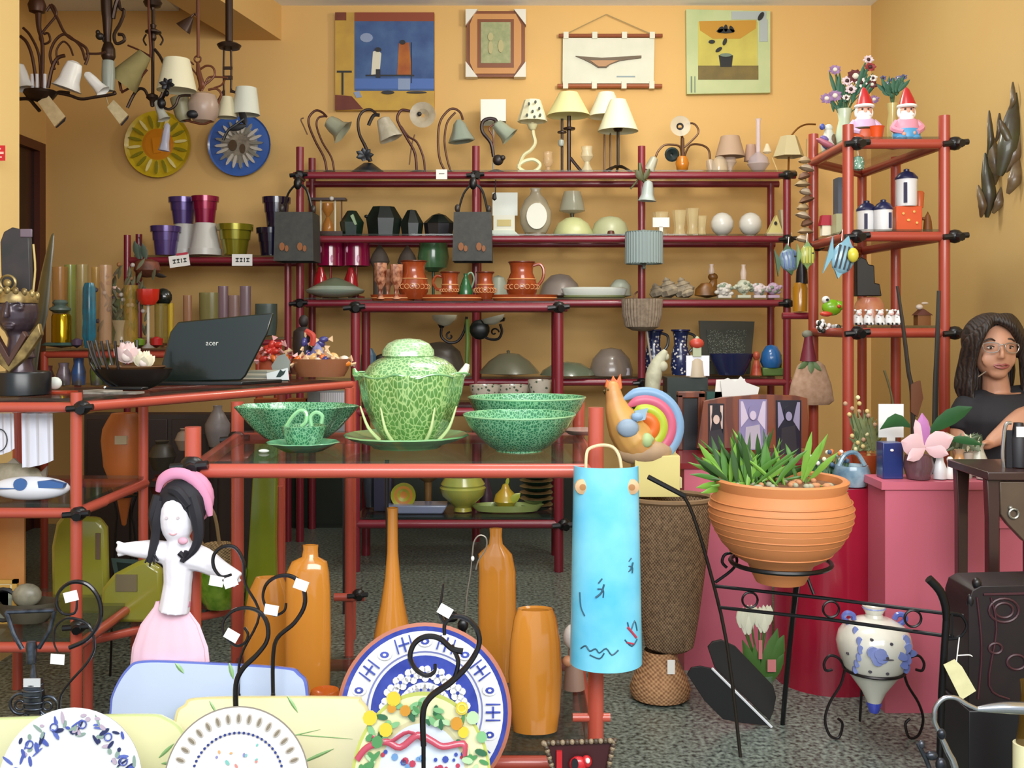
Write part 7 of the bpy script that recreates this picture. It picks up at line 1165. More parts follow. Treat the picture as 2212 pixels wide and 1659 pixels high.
# ---------------------------------------------------------------- wicker stand, cream box, rooster
d = 2.78
WK = weave('#5c4632', '#a08464', 820, 620)
T('wicker_lamp', 'tall brown wicker stand with a round foot beside the pink counter', 'lamp', 1432, 1508, d, [('body', B().lathe(1446, [(96, 1078), (92, 1090), (88, 1130), (76, 1240), (62, 1340), (52, 1396), (40, 1404), (0, 1404)], 40, sy=.8), WK), ('foot', B().lathe(1426, [(34, 1404), (40, 1430), (58, 1462), (66, 1486), (62, 1502), (0, 1508)], 36), weave('#8a6040', '#c09468', 500, 600)), ('rim', B().ring(1446, 1076, 94, 6, hor=True, sd=.8), M('#7c6244', .7)), ('price_tag', B().box(1434, 1410, 1450, 1440, -50, -49), CARD)], z=0)
zbx = 1.02-(1076-700)*d/F
T('cream_box', 'pale yellow cream box on the wicker stand under the rooster', 'box', 1420, 1072, d, [('body', B().box(1368, 984, 1464, 1072, -30, 50).bv(1), M('#d8cc84', .5)), ('corner_post', B().box(1461, 900, 1466, 1072, 40, 48).M(0).box(1464, 1040, 1478, 1062, 30, 50), M('#e0d8a8', .5))], z=zbx+.009)
b = B().tube([(1396, 985), (1372, 960), (1352, 930), (1336, 900), (1328, 872), (1324, 850)], [34, 46, 42, 30, 20, 16], 14).ball(1324, 848, 16, 18, 14); b.remesh = .004
tl = B()
for i, (r, w_) in enumerate(((74, 11), (57, 12), (38, 12), (19, 14))):
    pts = []
    for k in range(11):
        a = math.radians(128-k*21.5); pts.append((1392+r*math.cos(a)*1.0, 930-r*math.sin(a), -6+i*-3))
    tl.M(i).tube(pts, [w_*.3]+[w_]*9+[w_*.5], 8, 3, flat=.6)
wg = B().M(0).ball(1352, 930, 24, 20, 10, -40).M(1).ball(1372, 906, 14, 10, 8, -40).M(2).ball(1392, 956, 14, 16, 10, -36).M(3).poly([(1366, 894), (1394, 888), (1388, 912), (1370, 916)], -44, -34)
T('rooster', 'pastel painted ceramic rooster with a rainbow striped tail on the cream box', 'rooster', 1380, 1008, d, [('body', b, M('#c8a050', .4, n=(8, '#c88c5c', .2))), ('tail', tl, [M('#7ca0c4', .4), M('#c8607c', .4), M('#b0c038', .4), M('#d86c28', .4)]), ('wing', wg, [M('#8ca0b4', .5), M('#88a8c8', .5), M('#a8c088', .5), M('#94b4c8', .5)]),
   ('comb', B().poly([(1306, 846), (1310, 828), (1318, 836), (1324, 820), (1332, 832), (1340, 816), (1344, 846), (1334, 862), (1322, 850)], -5, 5).bv(2), M('#d06c34', .4)), ('beak', B().lathe(1306, [(0, 850), (4, 854), (0, 862)], 8).ball(1312, 850, 2.5, 2.5, 2.5, -13), M('#5c4c28', .4)), ('base', B().ball(1390, 984, 62, 30, 34, -4, 20), M('#b89c78', .6, n=(14, '#a4886c', .2), bump=.2)), ('flower', B().ball(1392, 954, 16, 10, 6, -36), M('#a8bc88', .5))], z=zbx+.009+88*d/F-.03)
# ---------------------------------------------------------------- planter and its iron cart
d = 2.25
TP = M('#cc8450', .6, n=(4, '#c07844', .3))
b = B().lathe(1686, [(0, 1256), (52, 1256), (60, 1240), (70, 1216), (98, 1200), (126, 1172), (146, 1136), (153, 1108), (151, 1088), (141, 1066), (136, 1056), (140, 1046), (143, 1036), (138, 1032), (128, 1034), (124, 1050), (132, 1080), (0, 1080)], 56)
gr = B()
for i in range(9): gr.ring(1686, 1078+i*14, (148, 152, 152, 150, 145, 139, 130, 119, 108)[i]+.5, 1.6, hor=True, n=56)
so = B().lathe(1686, [(0, 1046), (60, 1044), (128, 1048)], 30)
random.seed(4); pb = B()
for i in range(30): a = random.uniform(0, 2*PI); q = random.uniform(20, 118); pb.M(i % 2).ball(1686+q*math.cos(a), 1042, random.uniform(5, 12), 6, 9, q*math.sin(a), 8)
T('planter', 'large wide terracotta planter with ridged sides on the iron cart', 'planter', 1686, 1256, d, [('pot', b, TP), ('ridges', gr, TP), ('soil', so, M('#5c3c28', .9, n=(30, '#7c5434', .2))), ('pebbles', pb, [M('#b88058', .7), M('#9c9c84', .7)])])
random.seed(6); lv = B(); stm = B()
cl = [(1575, 1046), (1600, 1050), (1622, 1046), (1646, 1050), (1668, 1046), (1610, 1040), (1640, 1036), (1740, 1046), (1690, 1048)]
for i in range(100):
    x, y = random.choice(cl[:7] if i < 74 else cl); x += random.uniform(-14, 14); L = random.uniform(55, 130)*(1 if x < 1690 else .8); a = random.gauss(0, .7)+(x-1625)/260
    x1, y1 = x+L*math.sin(a), y-L*math.cos(a)*.9; dd = random.uniform(-30, 40)
    lv.M(i % 3).leaf(x, y, x1, y1, random.uniform(3.5, 7.5), dd, dd+random.uniform(-30, 20), sag=-random.uniform(0, 8))
for (x0, y0, x1, y1) in ((1735, 1040, 1782, 935), (1732, 1036, 1748, 930), (1738, 1030, 1770, 950), (1560, 1044, 1500, 1050), (1566, 1036, 1505, 955), (1572, 1036, 1512, 985), (1580, 1046, 1510, 1062)): lv.M(1).leaf(x0, y0, x1, y1, 8, 0, -20)
for x, y in cl: stm.tube([(x, y+4), (x+3, y-40)], 3, 6, 2)
T('plant', 'spiky green leaved plant growing in the terracotta planter', 'plant', 1640, 1050, d, [('leaves', lv, [M('#47782a', .45), M('#689a38', .4, n=(10, '#7cac44', .2)), M('#2c501c', .5)]), ('stems', stm, M('#54702c', .5))])
random.seed(8); fl = B(); lf = B()
for i in range(26): x = random.uniform(1760, 1880); y = 1040-(x-1760)*.55+random.uniform(-16, 20); fl.M(i % 3).ball(x, y, 4, 4, 4, random.uniform(0, 20), 8); lf.leaf(x, y+10, x+random.uniform(-12, 12), y-4, 3, 0, 8)
BI = M('#141315', .35, .4)
cart = [('ring', B().ring(1686, 1214, 106, 5, hor=True, n=40).box(1580, 1208, 1584, 1220, -4, 4), BI)]
def dp(dd): return (dd-2.25)*F/2.25     # depth offset in the cart's own pixels
def cp(x, y, dd): s = dd/2.25; return (1686+((x-CX)*s+CX-1686), HY+(row(H, 2.25)-HY)+(y-HY)*s, dp(dd))
def ct(pts, r): return [(cp(*p)) for p in pts], r
q = B(); t1, _ = ct([(1545, 1266, 2.35), (1780, 1292, 2.24), (2082, 1330, 2.1)], 4); q.tube(t1, 4, 8, 1)
t1, _ = ct([(1556, 1312, 2.35), (1790, 1338, 2.24), (2060, 1376, 2.1)], 4); q.tube(t1, 4, 8, 1)
for (x, y, dd) in ((1620, 1296, 2.31), (1795, 1316, 2.22), (1972, 1336, 2.14)): c_ = cp(x, y, dd); q.ring(c_[0], c_[1], 17, 2.6, c_[2])
c_ = cp(2062, 1352, 2.1); q.tube([(c_[0]-14, c_[1]-26, c_[2]), (c_[0]+12, c_[1]-22, c_[2]), (c_[0]+24, c_[1], c_[2]), (c_[0]+10, c_[1]+22, c_[2]), (c_[0]-14, c_[1]+26, c_[2])], 3.4).box(c_[0]-8, c_[1]-26, c_[0]-4, c_[1]+26, c_[2]-3, c_[2]+3)
cart.append(('side_rail', q, BI))
cart.append(('scroll', B().tube([cp(1545, 1258, 2.35), cp(1580, 1232, 2.34), cp(1592, 1212, 2.33), cp(1584, 1196, 2.33), cp(1566, 1198, 2.33), cp(1560, 1214, 2.33), cp(1570, 1226, 2.33)], 3.4), BI))
cart.append(('shaft', B().tube([cp(1400, 1030, 2.35), cp(1480, 1072, 2.35)], 6, 8, 1).M(1).tube([cp(1476, 1070, 2.35), cp(1496, 1110, 2.35), cp(1530, 1220, 2.35), cp(1570, 1390, 2.38), cp(1600, 1640, 2.4)], 4.2, 8, 3), [CLAMP, M('#2c2620', .4, .4)]))
cart.append(('shaft', B().tube([cp(2006, 1250, 2.1), cp(2030, 1276, 2.1), cp(2042, 1310, 2.1), cp(2044, 1340, 2.1)], [9, 9, 8, 7], 10, 3).tube([cp(2044, 1340, 2.1), cp(2034, 1500, 2.1), cp(2026, 1766, 2.12)], [7, 7, 6], 10, 2), BI))
yb = row(0, 2.5)
cart.append(('leg', B().tube([cp(1722, 1256, 2.33), cp(1706, 1390, 2.42), cp(1690, row(0, 2.58), 2.6)], [7, 6, 6], 8, 2), BI))
cart.append(('brace', B().tube([cp(1740, 1222, 2.25), cp(1745, 1250, 2.24), cp(1758, 1284, 2.23)], 3.4, 8, 2), BI))
T('plant_cart', 'black wrought iron cart stand with ringed rails holding the terracotta planter', 'plant stand', 1686, 1214, 2.25, cart)
d = 2.6
p1_ = [(1483, 1455), (1492, 1441), (1512, 1438), (1545, 1445), (1600, 1500), (1664, 1566), (1600, 1560), (1560, 1552), (1520, 1512)]
p2_ = [(1530, 1402), (1540, 1390), (1560, 1386), (1590, 1400), (1672, 1486), (1678, 1510), (1672, 1540), (1664, 1560), (1600, 1500), (1545, 1446)]
T('dustpan', 'black folded dustpan with a white edge standing on the speckled floor', 'dustpan', 1600, 1564, 2.585, [('pan', B().poly(p1_, -10, -4).bv(1), M('#0c0c0e', .6)), ('lid', B().poly(p2_, 4, 12).bv(1), M('#1c1a18', .6)), ('edge', B().tube([(1536, 1442, -10), (1664, 1568, -12)], 3, 6, 1), M('#d8dce0', .4))], z=0)
b = B(); g_ = B()
for (x, y) in ((1604, 1352), (1622, 1346), (1640, 1350), (1656, 1346), (1614, 1366), (1648, 1362)):
    for k in range(5): a = k*1.257; b.leaf(x+6*math.cos(a), y+26, x+8*math.cos(a), y-16, 8, 6*math.sin(a), 5*math.sin(a))
    g_.tube([(x, y+22), (1640, 1480), (1642, 1530)], 2, 6, 2)
for (x0, y0, x1, y1, w_) in ((1640, 1500, 1600, 1400, 12), (1640, 1500, 1690, 1390, 22), (1645, 1500, 1676, 1376, 18), (1636, 1500, 1626, 1410, 10), (1650, 1500, 1690, 1430, 14)): g_.leaf(x0, y0, x1, y1, w_, -10, -14)
T('tulips', 'bunch of white tulips with green leaves in a glass on the floor', 'flowers', 1642, 1560, 2.68, [('tulip_heads', b, M('#e8e8d0', .5)), ('leaves', g_, M('#4c7430', .5, n=(8, '#385c24', .2))), ('glass', B().lathe(1648, [(22, 1478), (20, 1530), (22, 1560), (0, 1560)], 20), G('#7c9480', .45)), ('pink_label', B().box(1634, 1400, 1642, 1440, -20, -18).box(1652, 1440, 1670, 1466, -24, -22), M('#c87878', .5))], z=0)
# ---------------------------------------------------------------- blue and white amphora on scroll stand
d = 2.5
yb = row(0, d)
AW = M('#dedcd0', .2, n=(4, '#d4d2c4', .3), coat=.6); AB = M('#6474b8', .3, n=(12, '#8c98cc', .2), coat=.5)
prof = [(0, 1522), (14, 1518), (26, 1492), (48, 1462), (66, 1436), (76, 1406), (79, 1386), (74, 1366), (62, 1350), (40, 1338), (20, 1332), (17, 1326), (24, 1314), (25, 1308), (19, 1308), (13, 1326)]
def ra(y):
    for (r0, y0), (r1, y1) in zip(prof, prof[1:]):
        if y1 <= y <= y0: return r0+(r1-r0)*(y0-y)/(y0-y1+1e-6)
    return 60
mk = B()
def am(x, y, rx, ry, m, an=0):
    q = max(0, ra(y)**2-(x-1888)**2)**.5; mk.M(m).spot(x, y, rx, ry, -q+1.5, 4, 12, an)
for x, y in ((1866, 1394), (1874, 1388), (1860, 1386), (1870, 1402), (1878, 1396)): am(x, y, 13, 12, 0)
for x, y, an in ((1920, 1394, 30), (1934, 1382, -50), (1936, 1402, 70), (1946, 1394, 0), (1926, 1412, 50), (1938, 1424, 90), (1936, 1368, 80)): am(x, y, 14, 8, 0, an)
for i in range(6): am(1836+2*math.sin(i), 1352+i*16, 6, 9, 0)
for x, y in ((1860, 1362), (1898, 1368), (1858, 1430), (1892, 1432), (1888, 1396), (1820, 1400), (1940, 1392)): am(x, y, 3.5, 3, 1)
am(1890, 1400, 12, 1.2, 1)
hd = (B().tube([(1850, 1350), (1834, 1346), (1822, 1334), (1830, 1324), (1842, 1328), (1844, 1338)], 6), B().tube([(1928, 1350), (1944, 1348), (1956, 1338), (1950, 1328), (1938, 1328), (1932, 1338)], 6))
T('amphora', 'white and blue painted pottery amphora held in the small scroll stand', 'amphora', 1888, 1536, d, [('body', B().lathe(1888, prof, 44), AW), ('painted_flowers', mk, [AB, M('#4c4850', .4)]), ]+many('handle', M('#5c68b0', .2, coat=.6), *hd)+[ ('foot', B().lathe(1888, [(0, 1538), (10, 1538), (16, 1520), (14, 1512), (0, 1510)], 20), M('#3c48b0', .2, coat=.6)), ('lip', B().ring(1888, 1312, 23, 2.4, hor=True), M('#8c98cc', .2))])
sd = B().ring(1888, 1446, 64, 3.2, hor=True, n=36)
for sg_ in (-1, 1):
    X_ = lambda v: 1888+sg_*v
    sd.tube([(X_(62), 1446, 0), (X_(76), 1424, 0), (X_(96), 1418, 0), (X_(108), 1434, 0), (X_(104), 1450, 0), (X_(90), 1448, 0)], 3).tube([(X_(63), 1446, 0), (X_(72), 1480, 0), (X_(96), 1520, 0), (X_(106), 1556, 0), (X_(96), yb-8, 0), (X_(76), yb-3, 0), (X_(68), 1566, 0), (X_(78), 1554, 0)], 3)
sd.tube([(1888, 1446, 64), (1888, 1500, 74), (1888, yb-3, 90)], 3)
T('amphora_stand', 'small black iron scroll stand under the white and blue amphora', 'stand', 1888, 1590, d, [(None, sd, M('#201a1c', .35, .4))], z=0)
# ---------------------------------------------------------------- right edge: table, chest, lamp
d = 2.3
DT = M('#2c1a18', .35, n=(6, '#3a2420', .2), coat=.3)
tb = [('table_top', B().slab([(2128, -12), (2330, -12), (2330, 200), (2132, 200)], 1018, 1036).bv(2), DT)]
for x, dd in ((2132, 0), (2300, 0), (2140, 170), (2300, 170)): tb.append(('leg', B().poly([(x, 1036), (x+32, 1036), (x+28, 1120), (x+26, row(0, 2.3)), (x+6, row(0, 2.3)), (x+4, 1120)], dd, dd+22).bv(2), DT))
tb.append(('drawer', B().poly([(2158, 1040), (2300, 1040), (2300, 1176), (2212, 1170), (2176, 1132), (2160, 1110)], -4, 16).bv(2).M(0), M('#5c4c3c', .4, n=(8, '#4a3c30', .2)), [('handle', B().ring(2186, 1108, 10, 2.4, -8).ball(2180, 1096, 5, 5, 4, -6).lathe(2192, [(0, 1096), (5, 1100), (0, 1104)], 8, dep=-8), M('#9c9c94', .25, .7))]))
T('side_table', 'dark brown table with curved grey drawer front at the right edge', 'table', 2200, 1400, d, tb, z=0)
zt2 = (row(0, 2.3)-1018)*2.3/F
T('bottle', 'black bottle beside a chrome frame on the dark table at the right edge', 'bottle', 2200, 1018, 2.36, [('bottle', B().lathe(2200, [(0, 1022), (18, 1020), (20, 960), (12, 940), (10, 925), (0, 925)], 18), DKB), ('label', B().box(2186, 932, 2216, 954, -21, -18), M('#d8d8dc', .4))], z=zt2)
T('bar_holder', 'bent silver bar standing on the dark table at the right edge', 'holder', 2170, 1018, 2.36, [(None, B().tube([(2168, 1020), (2166, 985), (2172, 930), (2184, 924)], 4, 8, 3).M(1).tube([(2180, 1020), (2180, 940)], 8, 8, 1), [CHROME, DKB])], z=zt2)
d = 2.12
ch = [('body', B().poly([(2092, 1530), (2092, 1300), (2100, 1276), (2118, 1266), (2300, 1262), (2300, 1530)], 0, 120).bv(2), M('#1c0e12', .5, n=(30, '#120a0c', .2)))]
cv = B()
for (x, y, r) in ((2168, 1318, 32), (2168, 1318, 20), (2150, 1400, 14), (2195, 1430, 20)): cv.ring(x, y, r, 3, -1, rz=r*.8)
cv.tube([(2110, 1290, -1), (2120, 1400, -1), (2112, 1510, -1)], 2.5).tube([(2140, 1290, -1), (2152, 1360, -1), (2136, 1480, -1), (2180, 1510, -1)], 2.5).tube([(2124, 1284, -1), (2300, 1280, -1)], 3)
ch.append(('carving', cv, M('#3c1c24', .4))); ch.append(('finial', B().ball(2114, 1262, 10, 12, 10, 10).ball(2098, 1300, 8, 16, 8, 6), M('#141014', .35)))
ch.append(('base', B().box(2086, 1530, 2310, row(0, 2.12), -16, 130).bv(2), M('#16141a', .4)))
T('carved_chest', 'black and dark red carved chest at the lower right edge', 'chest', 2190, 1780, d, ch, z=0)
T('paper_tag', 'cream paper tag hanging on white string from the end of the iron cart', 'tag', 2072, 1510, 2.08, [('card', B().mark().poly([(2038, 1436), (2062, 1424), (2078, 1440), (2108, 1492), (2076, 1512)], -1, 1).mov(0, 0, 0), M('#dcd8a8', .6, n=(40, '#ccc898', .2))), ('string', B().tube([(2066, 1430, 0), (2068, 1412, 0), (2074, 1378, 4)], 1.2).tube([(2068, 1416, 0), (2092, 1414, -2), (2100, 1418, 0)], 1.2), CARD)])
d = 1.9; yb = row(0, 1.9)
T('desk_lamp', 'chrome lamp arm bending over at the lower right corner', 'lamp', 2060, 1800, d, [('shade', B().tube([(2110, 1532), (2140, 1530), (2180, 1529), (2260, 1532)], [5, 10, 13, 14], 12), CHROME), ('arm', B().tube([(2112, 1532), (2090, 1522), (2066, 1508), (2040, 1508), (2022, 1526), (2018, 1554), (2030, 1584), (2046, 1620), (2066, 1680), (2070, yb)], [5, 5, 5, 5, 5, 5, 5, 7, 8, 8], 10), CHROME), ('ornament', B().ball(2032, 1584, 10, 12, 9, -4).ball(1990, 1608, 8, 10, 8).ball(2012, 1632, 14, 10, 10).ball(2030, 1650, 12, 16, 10, -6).tube([(1982, 1604), (2000, 1640), (2020, 1680), (2066, 1690)], 5), M('#5c6068', .3, .7, n=(30, '#2c3038', .2))), ('base', B().lathe(2068, [(0, yb-12), (60, yb-10), (64, yb), (0, yb)], 26), CHROME)], z=0)
T('candle', 'cream candle with an amber glass top in the bottom right corner', 'candle', 2215, 1700, 2.0, [('candle', B().lathe(2216, [(0, 1606), (26, 1606), (26, row(0, 2.0)), (0, row(0, 2.0))], 24), M('#e8e4b8', .5)), ('glass', B().lathe(2218, [(22, 1606), (16, 1560), (12, 1500), (14, 1470)], 18), G('#5c4414', .75))], z=0)
# ---------------------------------------------------------------- things on the tall pink counter
zp = .607; d = 2.735
T('gift_box', 'dark blue cube box on the tall pink counter', 'box', 1921, 1040, d, [(None, B().box(1900, 962, 1944, 1040, -20, 20).bv(2).M(1).ball(1919, 978, 4, 3, 3, -21), [M('#20306c', .3, coat=.4), WHT])], z=zp)
b = B().mark(); ptl = []
def petal(x0, y0, x1, y1, w_, m):
    q = B().leaf(x0, y0, x1, y1, w_, -34, -44, th=2); ptl.append(('petal', q, m))
PK = M('#ecc8cc', .5, n=(8, '#e8b8c0', .3)); MGN = M('#c080b8', .5, n=(8, '#b060a8', .3))
petal(1984, 972, 1930, 958, 26, PK); petal(1984, 972, 1942, 998, 16, PK); petal(1984, 970, 2040, 950, 26, PK); petal(1986, 972, 2030, 986, 16, PK); petal(1982, 970, 1974, 898, 16, MGN); petal(1982, 968, 1960, 912, 12, PK)
lg_ = B().leaf(1958, 928, 1890, 934, 15, -20, -30, sag=-16).leaf(2000, 940, 2084, 886, 19, -20, -36, sag=-6).leaf(2040, 956, 2110, 968, 9, -20, -26, sag=-4)
T('orchid', 'large pink and white artificial orchid with dark green leaves on the tall pink counter', 'orchid', 1982, 1045, d-.025, [('pot', B().lathe(1984, [(0, 1045), (24, 1043), (32, 1016), (28, 992), (24, 992), (0, 1010)], 24), G('#6c4c54', .8)), ('stem', B().tube([(1984, 1010), (1988, 980), (1984, 960, -20)], 3), M('#5c2c50', .5)), ('leaves', lg_, M('#24502c', .4, n=(8, '#2e6034', .2)))]+ptl, z=zp)
T('white_card', 'white card standing behind the orchid leaf', 'card', 1926, 925, d+.045, [(None, B().box(1898, 886, 1952, 958, 0, 2).box(1916, 958, 1934, 1040, 0, 2), M('#e4e6e4', .6))], z=zp)
for (x, y0, r, c, lab) in ((2030, 985, 14, '#d8d8dc', 'white porcelain figurine right of the orchid pot'), (2072, 978, 16, '#b88858', 'caramel striped glass vase on the tall pink counter'), (2052, 1000, 10, '#e8e4e0', 'small white bird figurine between the figurine and the caramel vase'), (2112, 972, 22, '#b8b8a8', 'pale grey floral wrapped gift at the right of the pink counter'), (2128, 1000, 18, '#d0ccc4', 'white pebbled pot at the right end of the pink counter')):
    b = B().lathe(x, [(0, 1043), (r, 1041), (r*1.05, (1043+y0)/2+6), (r*.6, y0+18), (r*.5, y0+8), (r*.7, y0), (0, y0)], 22)
    if 'figurine' in lab: b.ball(x, y0, r*.7, r*.7, r*.7)
    T('figurine' if 'figurine' in lab else 'vase', lab, 'figurine' if 'figurine' in lab else 'vase', x, 1043, d+(.03 if r > 20 else -.03), [(None, b, M(c, .35, n=(24, '#98887c', .12) if r > 15 else None, coat=.3))], z=zp)
b = B(); random.seed(40)
for i in range(40): b.M(i % 3).leaf(2030+random.uniform(0, 90), 985, 2030+random.uniform(0, 90), 945+random.uniform(0, 20), 5, random.uniform(-10, 10), random.uniform(-10, 10))
T('dried_foliage', 'loose green and white foliage above the small gifts near the womans hand', 'foliage', 2075, 1043, d, [('leaves', b, [M('#3c5030', .6), M('#c8c4a8', .6), M('#6c7860', .6)]), ('holder', B().lathe(2090, [(0, 1043), (10, 1043), (12, 990), (0, 985)], 12), M('#a89c90', .5))], z=zp)
random.seed(44); b = B(); f = B()
for i in range(60): b.leaf(1868+random.gauss(0, 14), 960, 1868+random.gauss(0, 24), 890+random.uniform(-20, 50), 5, random.uniform(-12, 12), random.uniform(-12, 12))
for i in range(34): f.M(i % 3).ball(1866+random.gauss(0, 18), 925+random.gauss(0, 34), 5, 5, 5, random.uniform(-14, 14), 8)
zcol = (1478-1052)*2.93/F
T('potted_plant', 'small plant with yellowish flowers in an orange pot by the corner rack foot', 'plant', 1868, 1030, 2.9, [('pot', B().lathe(1868, [(0, 1030), (20, 1030), (28, 968), (24, 968), (0, 980)], 22), M('#a84c24', .4)), ('leaves', b, M('#4c6038', .6, n=(20, '#7c8454', .2))), ('flowers', f, [M('#c8b478', .6), M('#b08c70', .6), M('#d8d0a0', .6)])], z=zcol)
T('painted_vase', 'blue grey marbled ceramic basket right of the terracotta planter', 'vase', 1838, 1055, 2.84, [(None, B().lathe(1840, [(0, 1058), (30, 1056), (40, 1030), (34, 1012), (30, 1014), (0, 1030)], 26).tube([(1812, 1014), (1826, 990), (1850, 986), (1868, 1012)], 5), M('#4c7088', .25, n=(16, '#a0b8c4', .15), coat=.5))], z=zcol)
random.seed(47); b = B(); f = B()
for i in range(40): x = random.uniform(1745, 1830); b.leaf(x, 1030, x+random.uniform(-14, 14), 985+random.uniform(0, 20), 4, random.uniform(-20, 20), random.uniform(-20, 20)); f.M(i % 4).ball(x, 1000+random.uniform(-22, 18), 5, 5, 5, random.uniform(-20, 20), 8)
T('flower_arrangement', 'low mixed arrangement of small white, green and orange blossoms behind the planter', 'flowers', 1785, 1050, 2.88, [('pot', B().lathe(1785, [(0, 1050), (30, 1050), (38, 1026), (34, 1026), (0, 1034)], 20), M('#5c8074', .4)), ('leaves', b, M('#3c5a3c', .6)), ('flowers', f, [M('#d8d8b8', .6), M('#c8743c', .6), M('#d8d8d8', .6), M('#48607c', .6)])], z=zcol)
# leaning sticks by the corner rack
T('stick', 'thin dark bent stick leaning in the corner rack, left one', 'stick', 1968, 1040, 3.2, [(None, B().tube([(1938, 618), (1950, 700), (1962, 800), (1972, 900), (1978, row(0, 3.2))], [3, 4, 4.5, 5, 5], 8).M(1).poly([(1966, 830), (1986, 822), (1992, 860), (1980, 900), (1966, 890)], -6, 2), [M('#2c241c', .6), M('#6c4024', .5)])], z=0)
T('stick', 'straight dark grey stick leaning against the right post of the corner rack', 'stick', 2024, 1040, 3.15, [(None, B().tube([(2028, 628), (2024, 760), (2020, 900), (2016, row(0, 3.15))], [4, 5, 6, 6], 8), M('#2c2c2a', .5))], z=0)
T('stick', 'short thin twig in front of the corner rack posts', 'stick', 1930, 1040, 2.785, [(None, B().tube([(1910, 800), (1925, 850), (1932, 900), (1936, 960), (1938, row(zp, 2.785))], 2.5, 8), M('#4c4424', .6))], z=zp)
# ---------------------------------------------------------------- the seated woman
d = 2.95; s_ = d/F
SK = M('#ac7a60', .5, n=(10, '#b38468', .3)); HAIR = W('#120d0b', '#2a1b14', 40, 'X', 5, .55, bump=.35); SHIRT = M('#15141a', .8)
zs_ = row(.24, d); yf = row(0, d)-4
bd = B()
bd.ball(2147, 748, 45, 56, 50, 0, 24).ball(2144, 776, 38, 40, 42, -8, 20).ball(2142, 804, 20, 14, 18, -28, 14)
bd.tube([(2140, 744, -46), (2138, 760, -56), (2138, 770, -54)], [4, 5.5, 7]).ball(2138, 770, 10, 5.5, 7, -50)
bd.ball(2160, 774, 20, 20, 8, -33).ball(2124, 774, 19, 20, 8, -32).ball(2140, 790, 16, 10, 8, -41).ball(2190, 765, 6, 12, 8, 6).ball(2101, 765, 5, 11, 8, 6)
bd.tube([(2150, 800, 6), (2158, 850, 12)], [26, 30], 14, 1)
bd.tube([(2160, 850, 14), (2165, 900, 14), (2170, 1000, 16), (2175, 1080, 20), (2185, zs_-60, 20)], [48, 92, 82, 76, 84], 20, 3)
bd.tube([(2236, 876, 10), (2222, 908, -40), (2198, 900, -66)], [34, 33, 31], 14).tube([(2208, 898, -66), (2168, 902, -84), (2120, 926, -100), (2086, 944, -110)], [31, 29, 20, 12], 14)
bd.tube([(2096, 880, 10), (2078, 960, 0), (2092, 1040, -30)], [28, 24, 20], 12).tube([(2092, 1040, -30), (2140, 1060, -70), (2180, 1050, -80)], [20, 16, 11], 12)
# hand: palm, four fingers, thumb
hx, hy, hd_ = 2078, 948, -112
bd.ball(hx, hy, 16, 10, 13, hd_, 14)
for i, (L, o_) in enumerate(((24, -9), (28, -3), (27, 3), (21, 9))):
    bd.tube([(hx-8, hy+o_*.4, hd_+o_), (hx-8-L*.5, hy+o_*.5+1, hd_+o_*1.2), (hx-8-L, hy+o_*.5+9, hd_+o_*1.3)], [4.8, 4.4, 3.6], 8, 3)
bd.tube([(hx+4, hy-4, hd_-10), (hx-8, hy-7, hd_-18), (hx-18, hy-4, hd_-20)], [5, 4.6, 3.8], 8, 3)
bd.tube([(2180, zs_-40, 20), (2300, zs_-40, -20), (2396, zs_-30, -30)], [54, 44, 36], 14, 3).tube([(2180, zs_-34, 50), (2300, zs_-34, 60), (2390, zs_-30, 50)], [54, 44, 36], 14, 3)
bd.tube([(2396, zs_-30, -30), (2400, yf-30, -36)], [34, 20], 12, 1).tube([(2390, zs_-30, 50), (2398, yf-30, 50)], [34, 20], 12, 1)
bd.tube([(2402, yf-12, -28), (2398, yf-10, -90)], [16, 12], 10, 1).tube([(2400, yf-12, 56), (2396, yf-10, -8)], [16, 12], 10, 1)
bd.remesh = .0042
sh = B().tube([(2162, 850, 14), (2163, 868, 14), (2166, 900, 14), (2171, 1000, 16), (2176, 1090, 20)], [60, 84, 103, 91, 84], 22, 3).tube([(2170, 880, 12), (2236, 874, 10), (2226, 902, -30), (2212, 902, -50)], [42, 44, 42, 40], 14).tube([(2150, 880, 12), (2098, 884, 10), (2086, 930, 4)], [40, 36, 32], 14)
sh.remesh = .006
hr = B().ball(2151, 736, 62, 62, 60, 22, 24).ball(2178, 800, 32, 74, 34, 40, 16).ball(2112, 806, 26, 64, 26, 28, 14)
random.seed(77)
for i in range(9): o_ = i*3.2; hr.tube([(2132+o_*.5, 688-o_*.3, -28), (2112-o_*.2, 704+o_*.3, -44+o_*.6), (2098-o_*.5, 738, -36+o_), (2094-o_*.55, 784, -18+o_), (2092-o_*.7, 830+3*(i % 3), -10+o_), (2098-o_*.5+6*(i % 2), 872-4*(i % 4), -14+o_)], [8, 9, 8.5, 8, 7.5, 3], 8)
for i in range(10): o_ = i*3.2; hr.tube([(2128+o_*.3, 688, -32+o_*.3), (2156+o_*.4, 700-o_*.5, -48+o_*.7), (2182+o_*.6, 728-o_*.3, -40+o_), (2196+o_*.8, 764, -24+o_), (2204+o_*.8, 806, -14+o_), (2208+o_*.7, 850, -10+o_), (2200+o_+5*(i % 2), 892-4*(i % 3), -12+o_)], [8, 10, 10, 9, 9, 8, 3], 8)
hr.remesh = .0042
gl = B().mark().tube([(2102, 741, -49), (2130, 741, -57), (2128, 758, -57), (2106, 758, -49)], 1.1, 6, 3, True).tube([(2146, 741, -57), (2176, 743, -49), (2172, 760, -49), (2148, 758, -57)], 1.1, 6, 3, True).tube([(2130, 745, -57), (2138, 743, -60), (2146, 745, -57)], 1.1).tube([(2176, 745, -49), (2192, 747, 0)], 1.3)
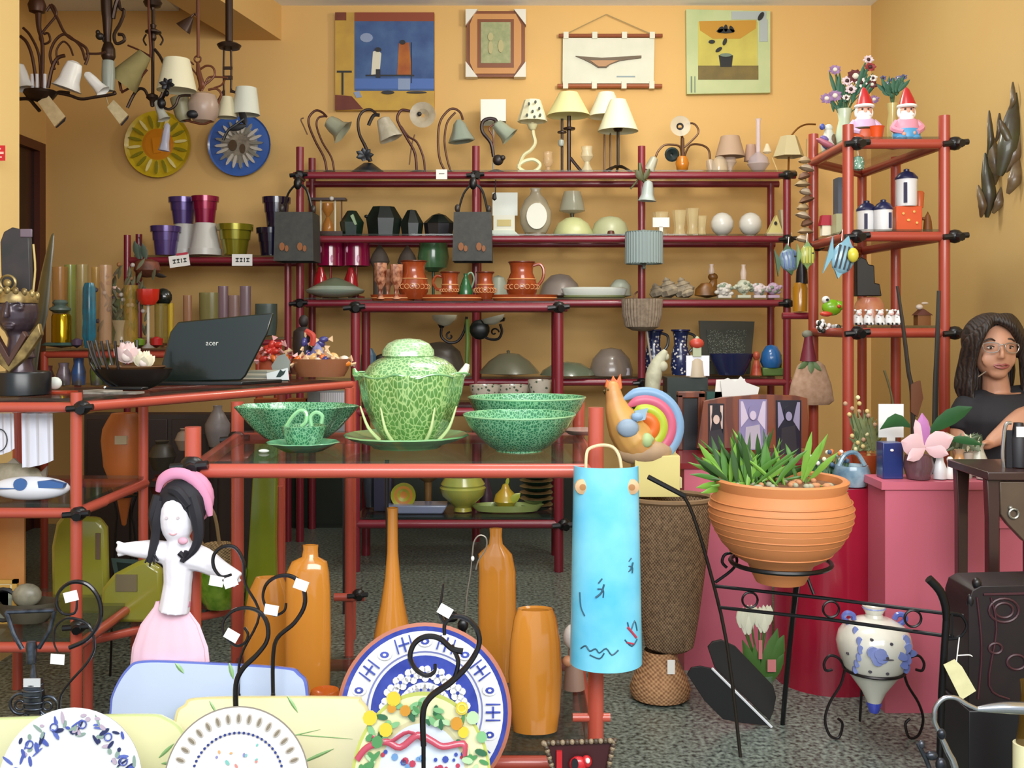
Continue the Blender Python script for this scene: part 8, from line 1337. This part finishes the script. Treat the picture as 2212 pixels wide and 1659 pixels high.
ey = B()
for x in (2118, 2159): ey.M(0).ball(x, 750, 7, 3, 4, -44, 12).M(1).ball(x, 750, 3, 2.8, 2.5, -47, 10).M(2).tube([(x-12, 736, -42), (x, 731, -46), (x+12, 736, -42)], 1.8).tube([(x-8, 748, -46), (x, 746, -48), (x+8, 748, -46)], 1)
mo = B().tube([(2124, 788, -47), (2134, 785, -51), (2140, 787, -52), (2147, 785, -51), (2157, 788, -46)], 2, 8, 3).tube([(2127, 790, -48), (2140, 793, -52), (2154, 790, -47)], 2.4, 8, 3)
wm = T('woman', 'seated dark haired woman in glasses and a black top, reaching across the counter', 'person', 2200, 1400, d, [('body', bd, SK), ('hair', hr, HAIR), ('shirt', sh, SHIRT), ('trousers', (lambda q: (setattr(q, 'remesh', .007), q)[1])(B().tube([(2176, 1070, 20), (2186, zs_-50, 22)], [86, 92], 16, 1).tube([(2180, zs_-40, 20), (2300, zs_-40, -20), (2396, zs_-30, -30), (2400, yf-50, -36)], [60, 50, 41, 30], 14, 3).tube([(2180, zs_-34, 50), (2300, zs_-34, 60), (2390, zs_-30, 50), (2398, yf-50, 50)], [60, 50, 41, 30], 14, 3)), M('#20242e', .8)),
   ('glasses', gl, M('#a8a4a0', .2, .7)), ('eyes', ey, [M('#c8beb4', .3), M('#1c120e', .2), M('#2c1c14', .6)]), ('lips', mo, M('#8c4844', .45)), ('earring', B().lathe(2199, [(0, 774), (6, 778), (8, 800), (5, 812), (0, 814)], 12, dep=-44), M('#d8d8dc', .3)), ('necklace', B().tube([(2112, 800, -40), (2100, 812, -30)], 1.4), CHROME)], z=0)
T('stool', 'low dark stool under the seated woman', 'stool', 2190, 1400, d, [('seat', B().lathe(2200, [(0, zs_+0), (110, zs_+2), (112, zs_+24), (0, zs_+26)], 30), M('#2c1c16', .5))]+[('leg', B().tube([(2200+x*.8, zs_+24, q), (2200+x, row(0, d), q*1.2)], 9, 8, 1), M('#2c1c16', .5)) for x in (-80, 80) for q in (-60, 60)], z=0)
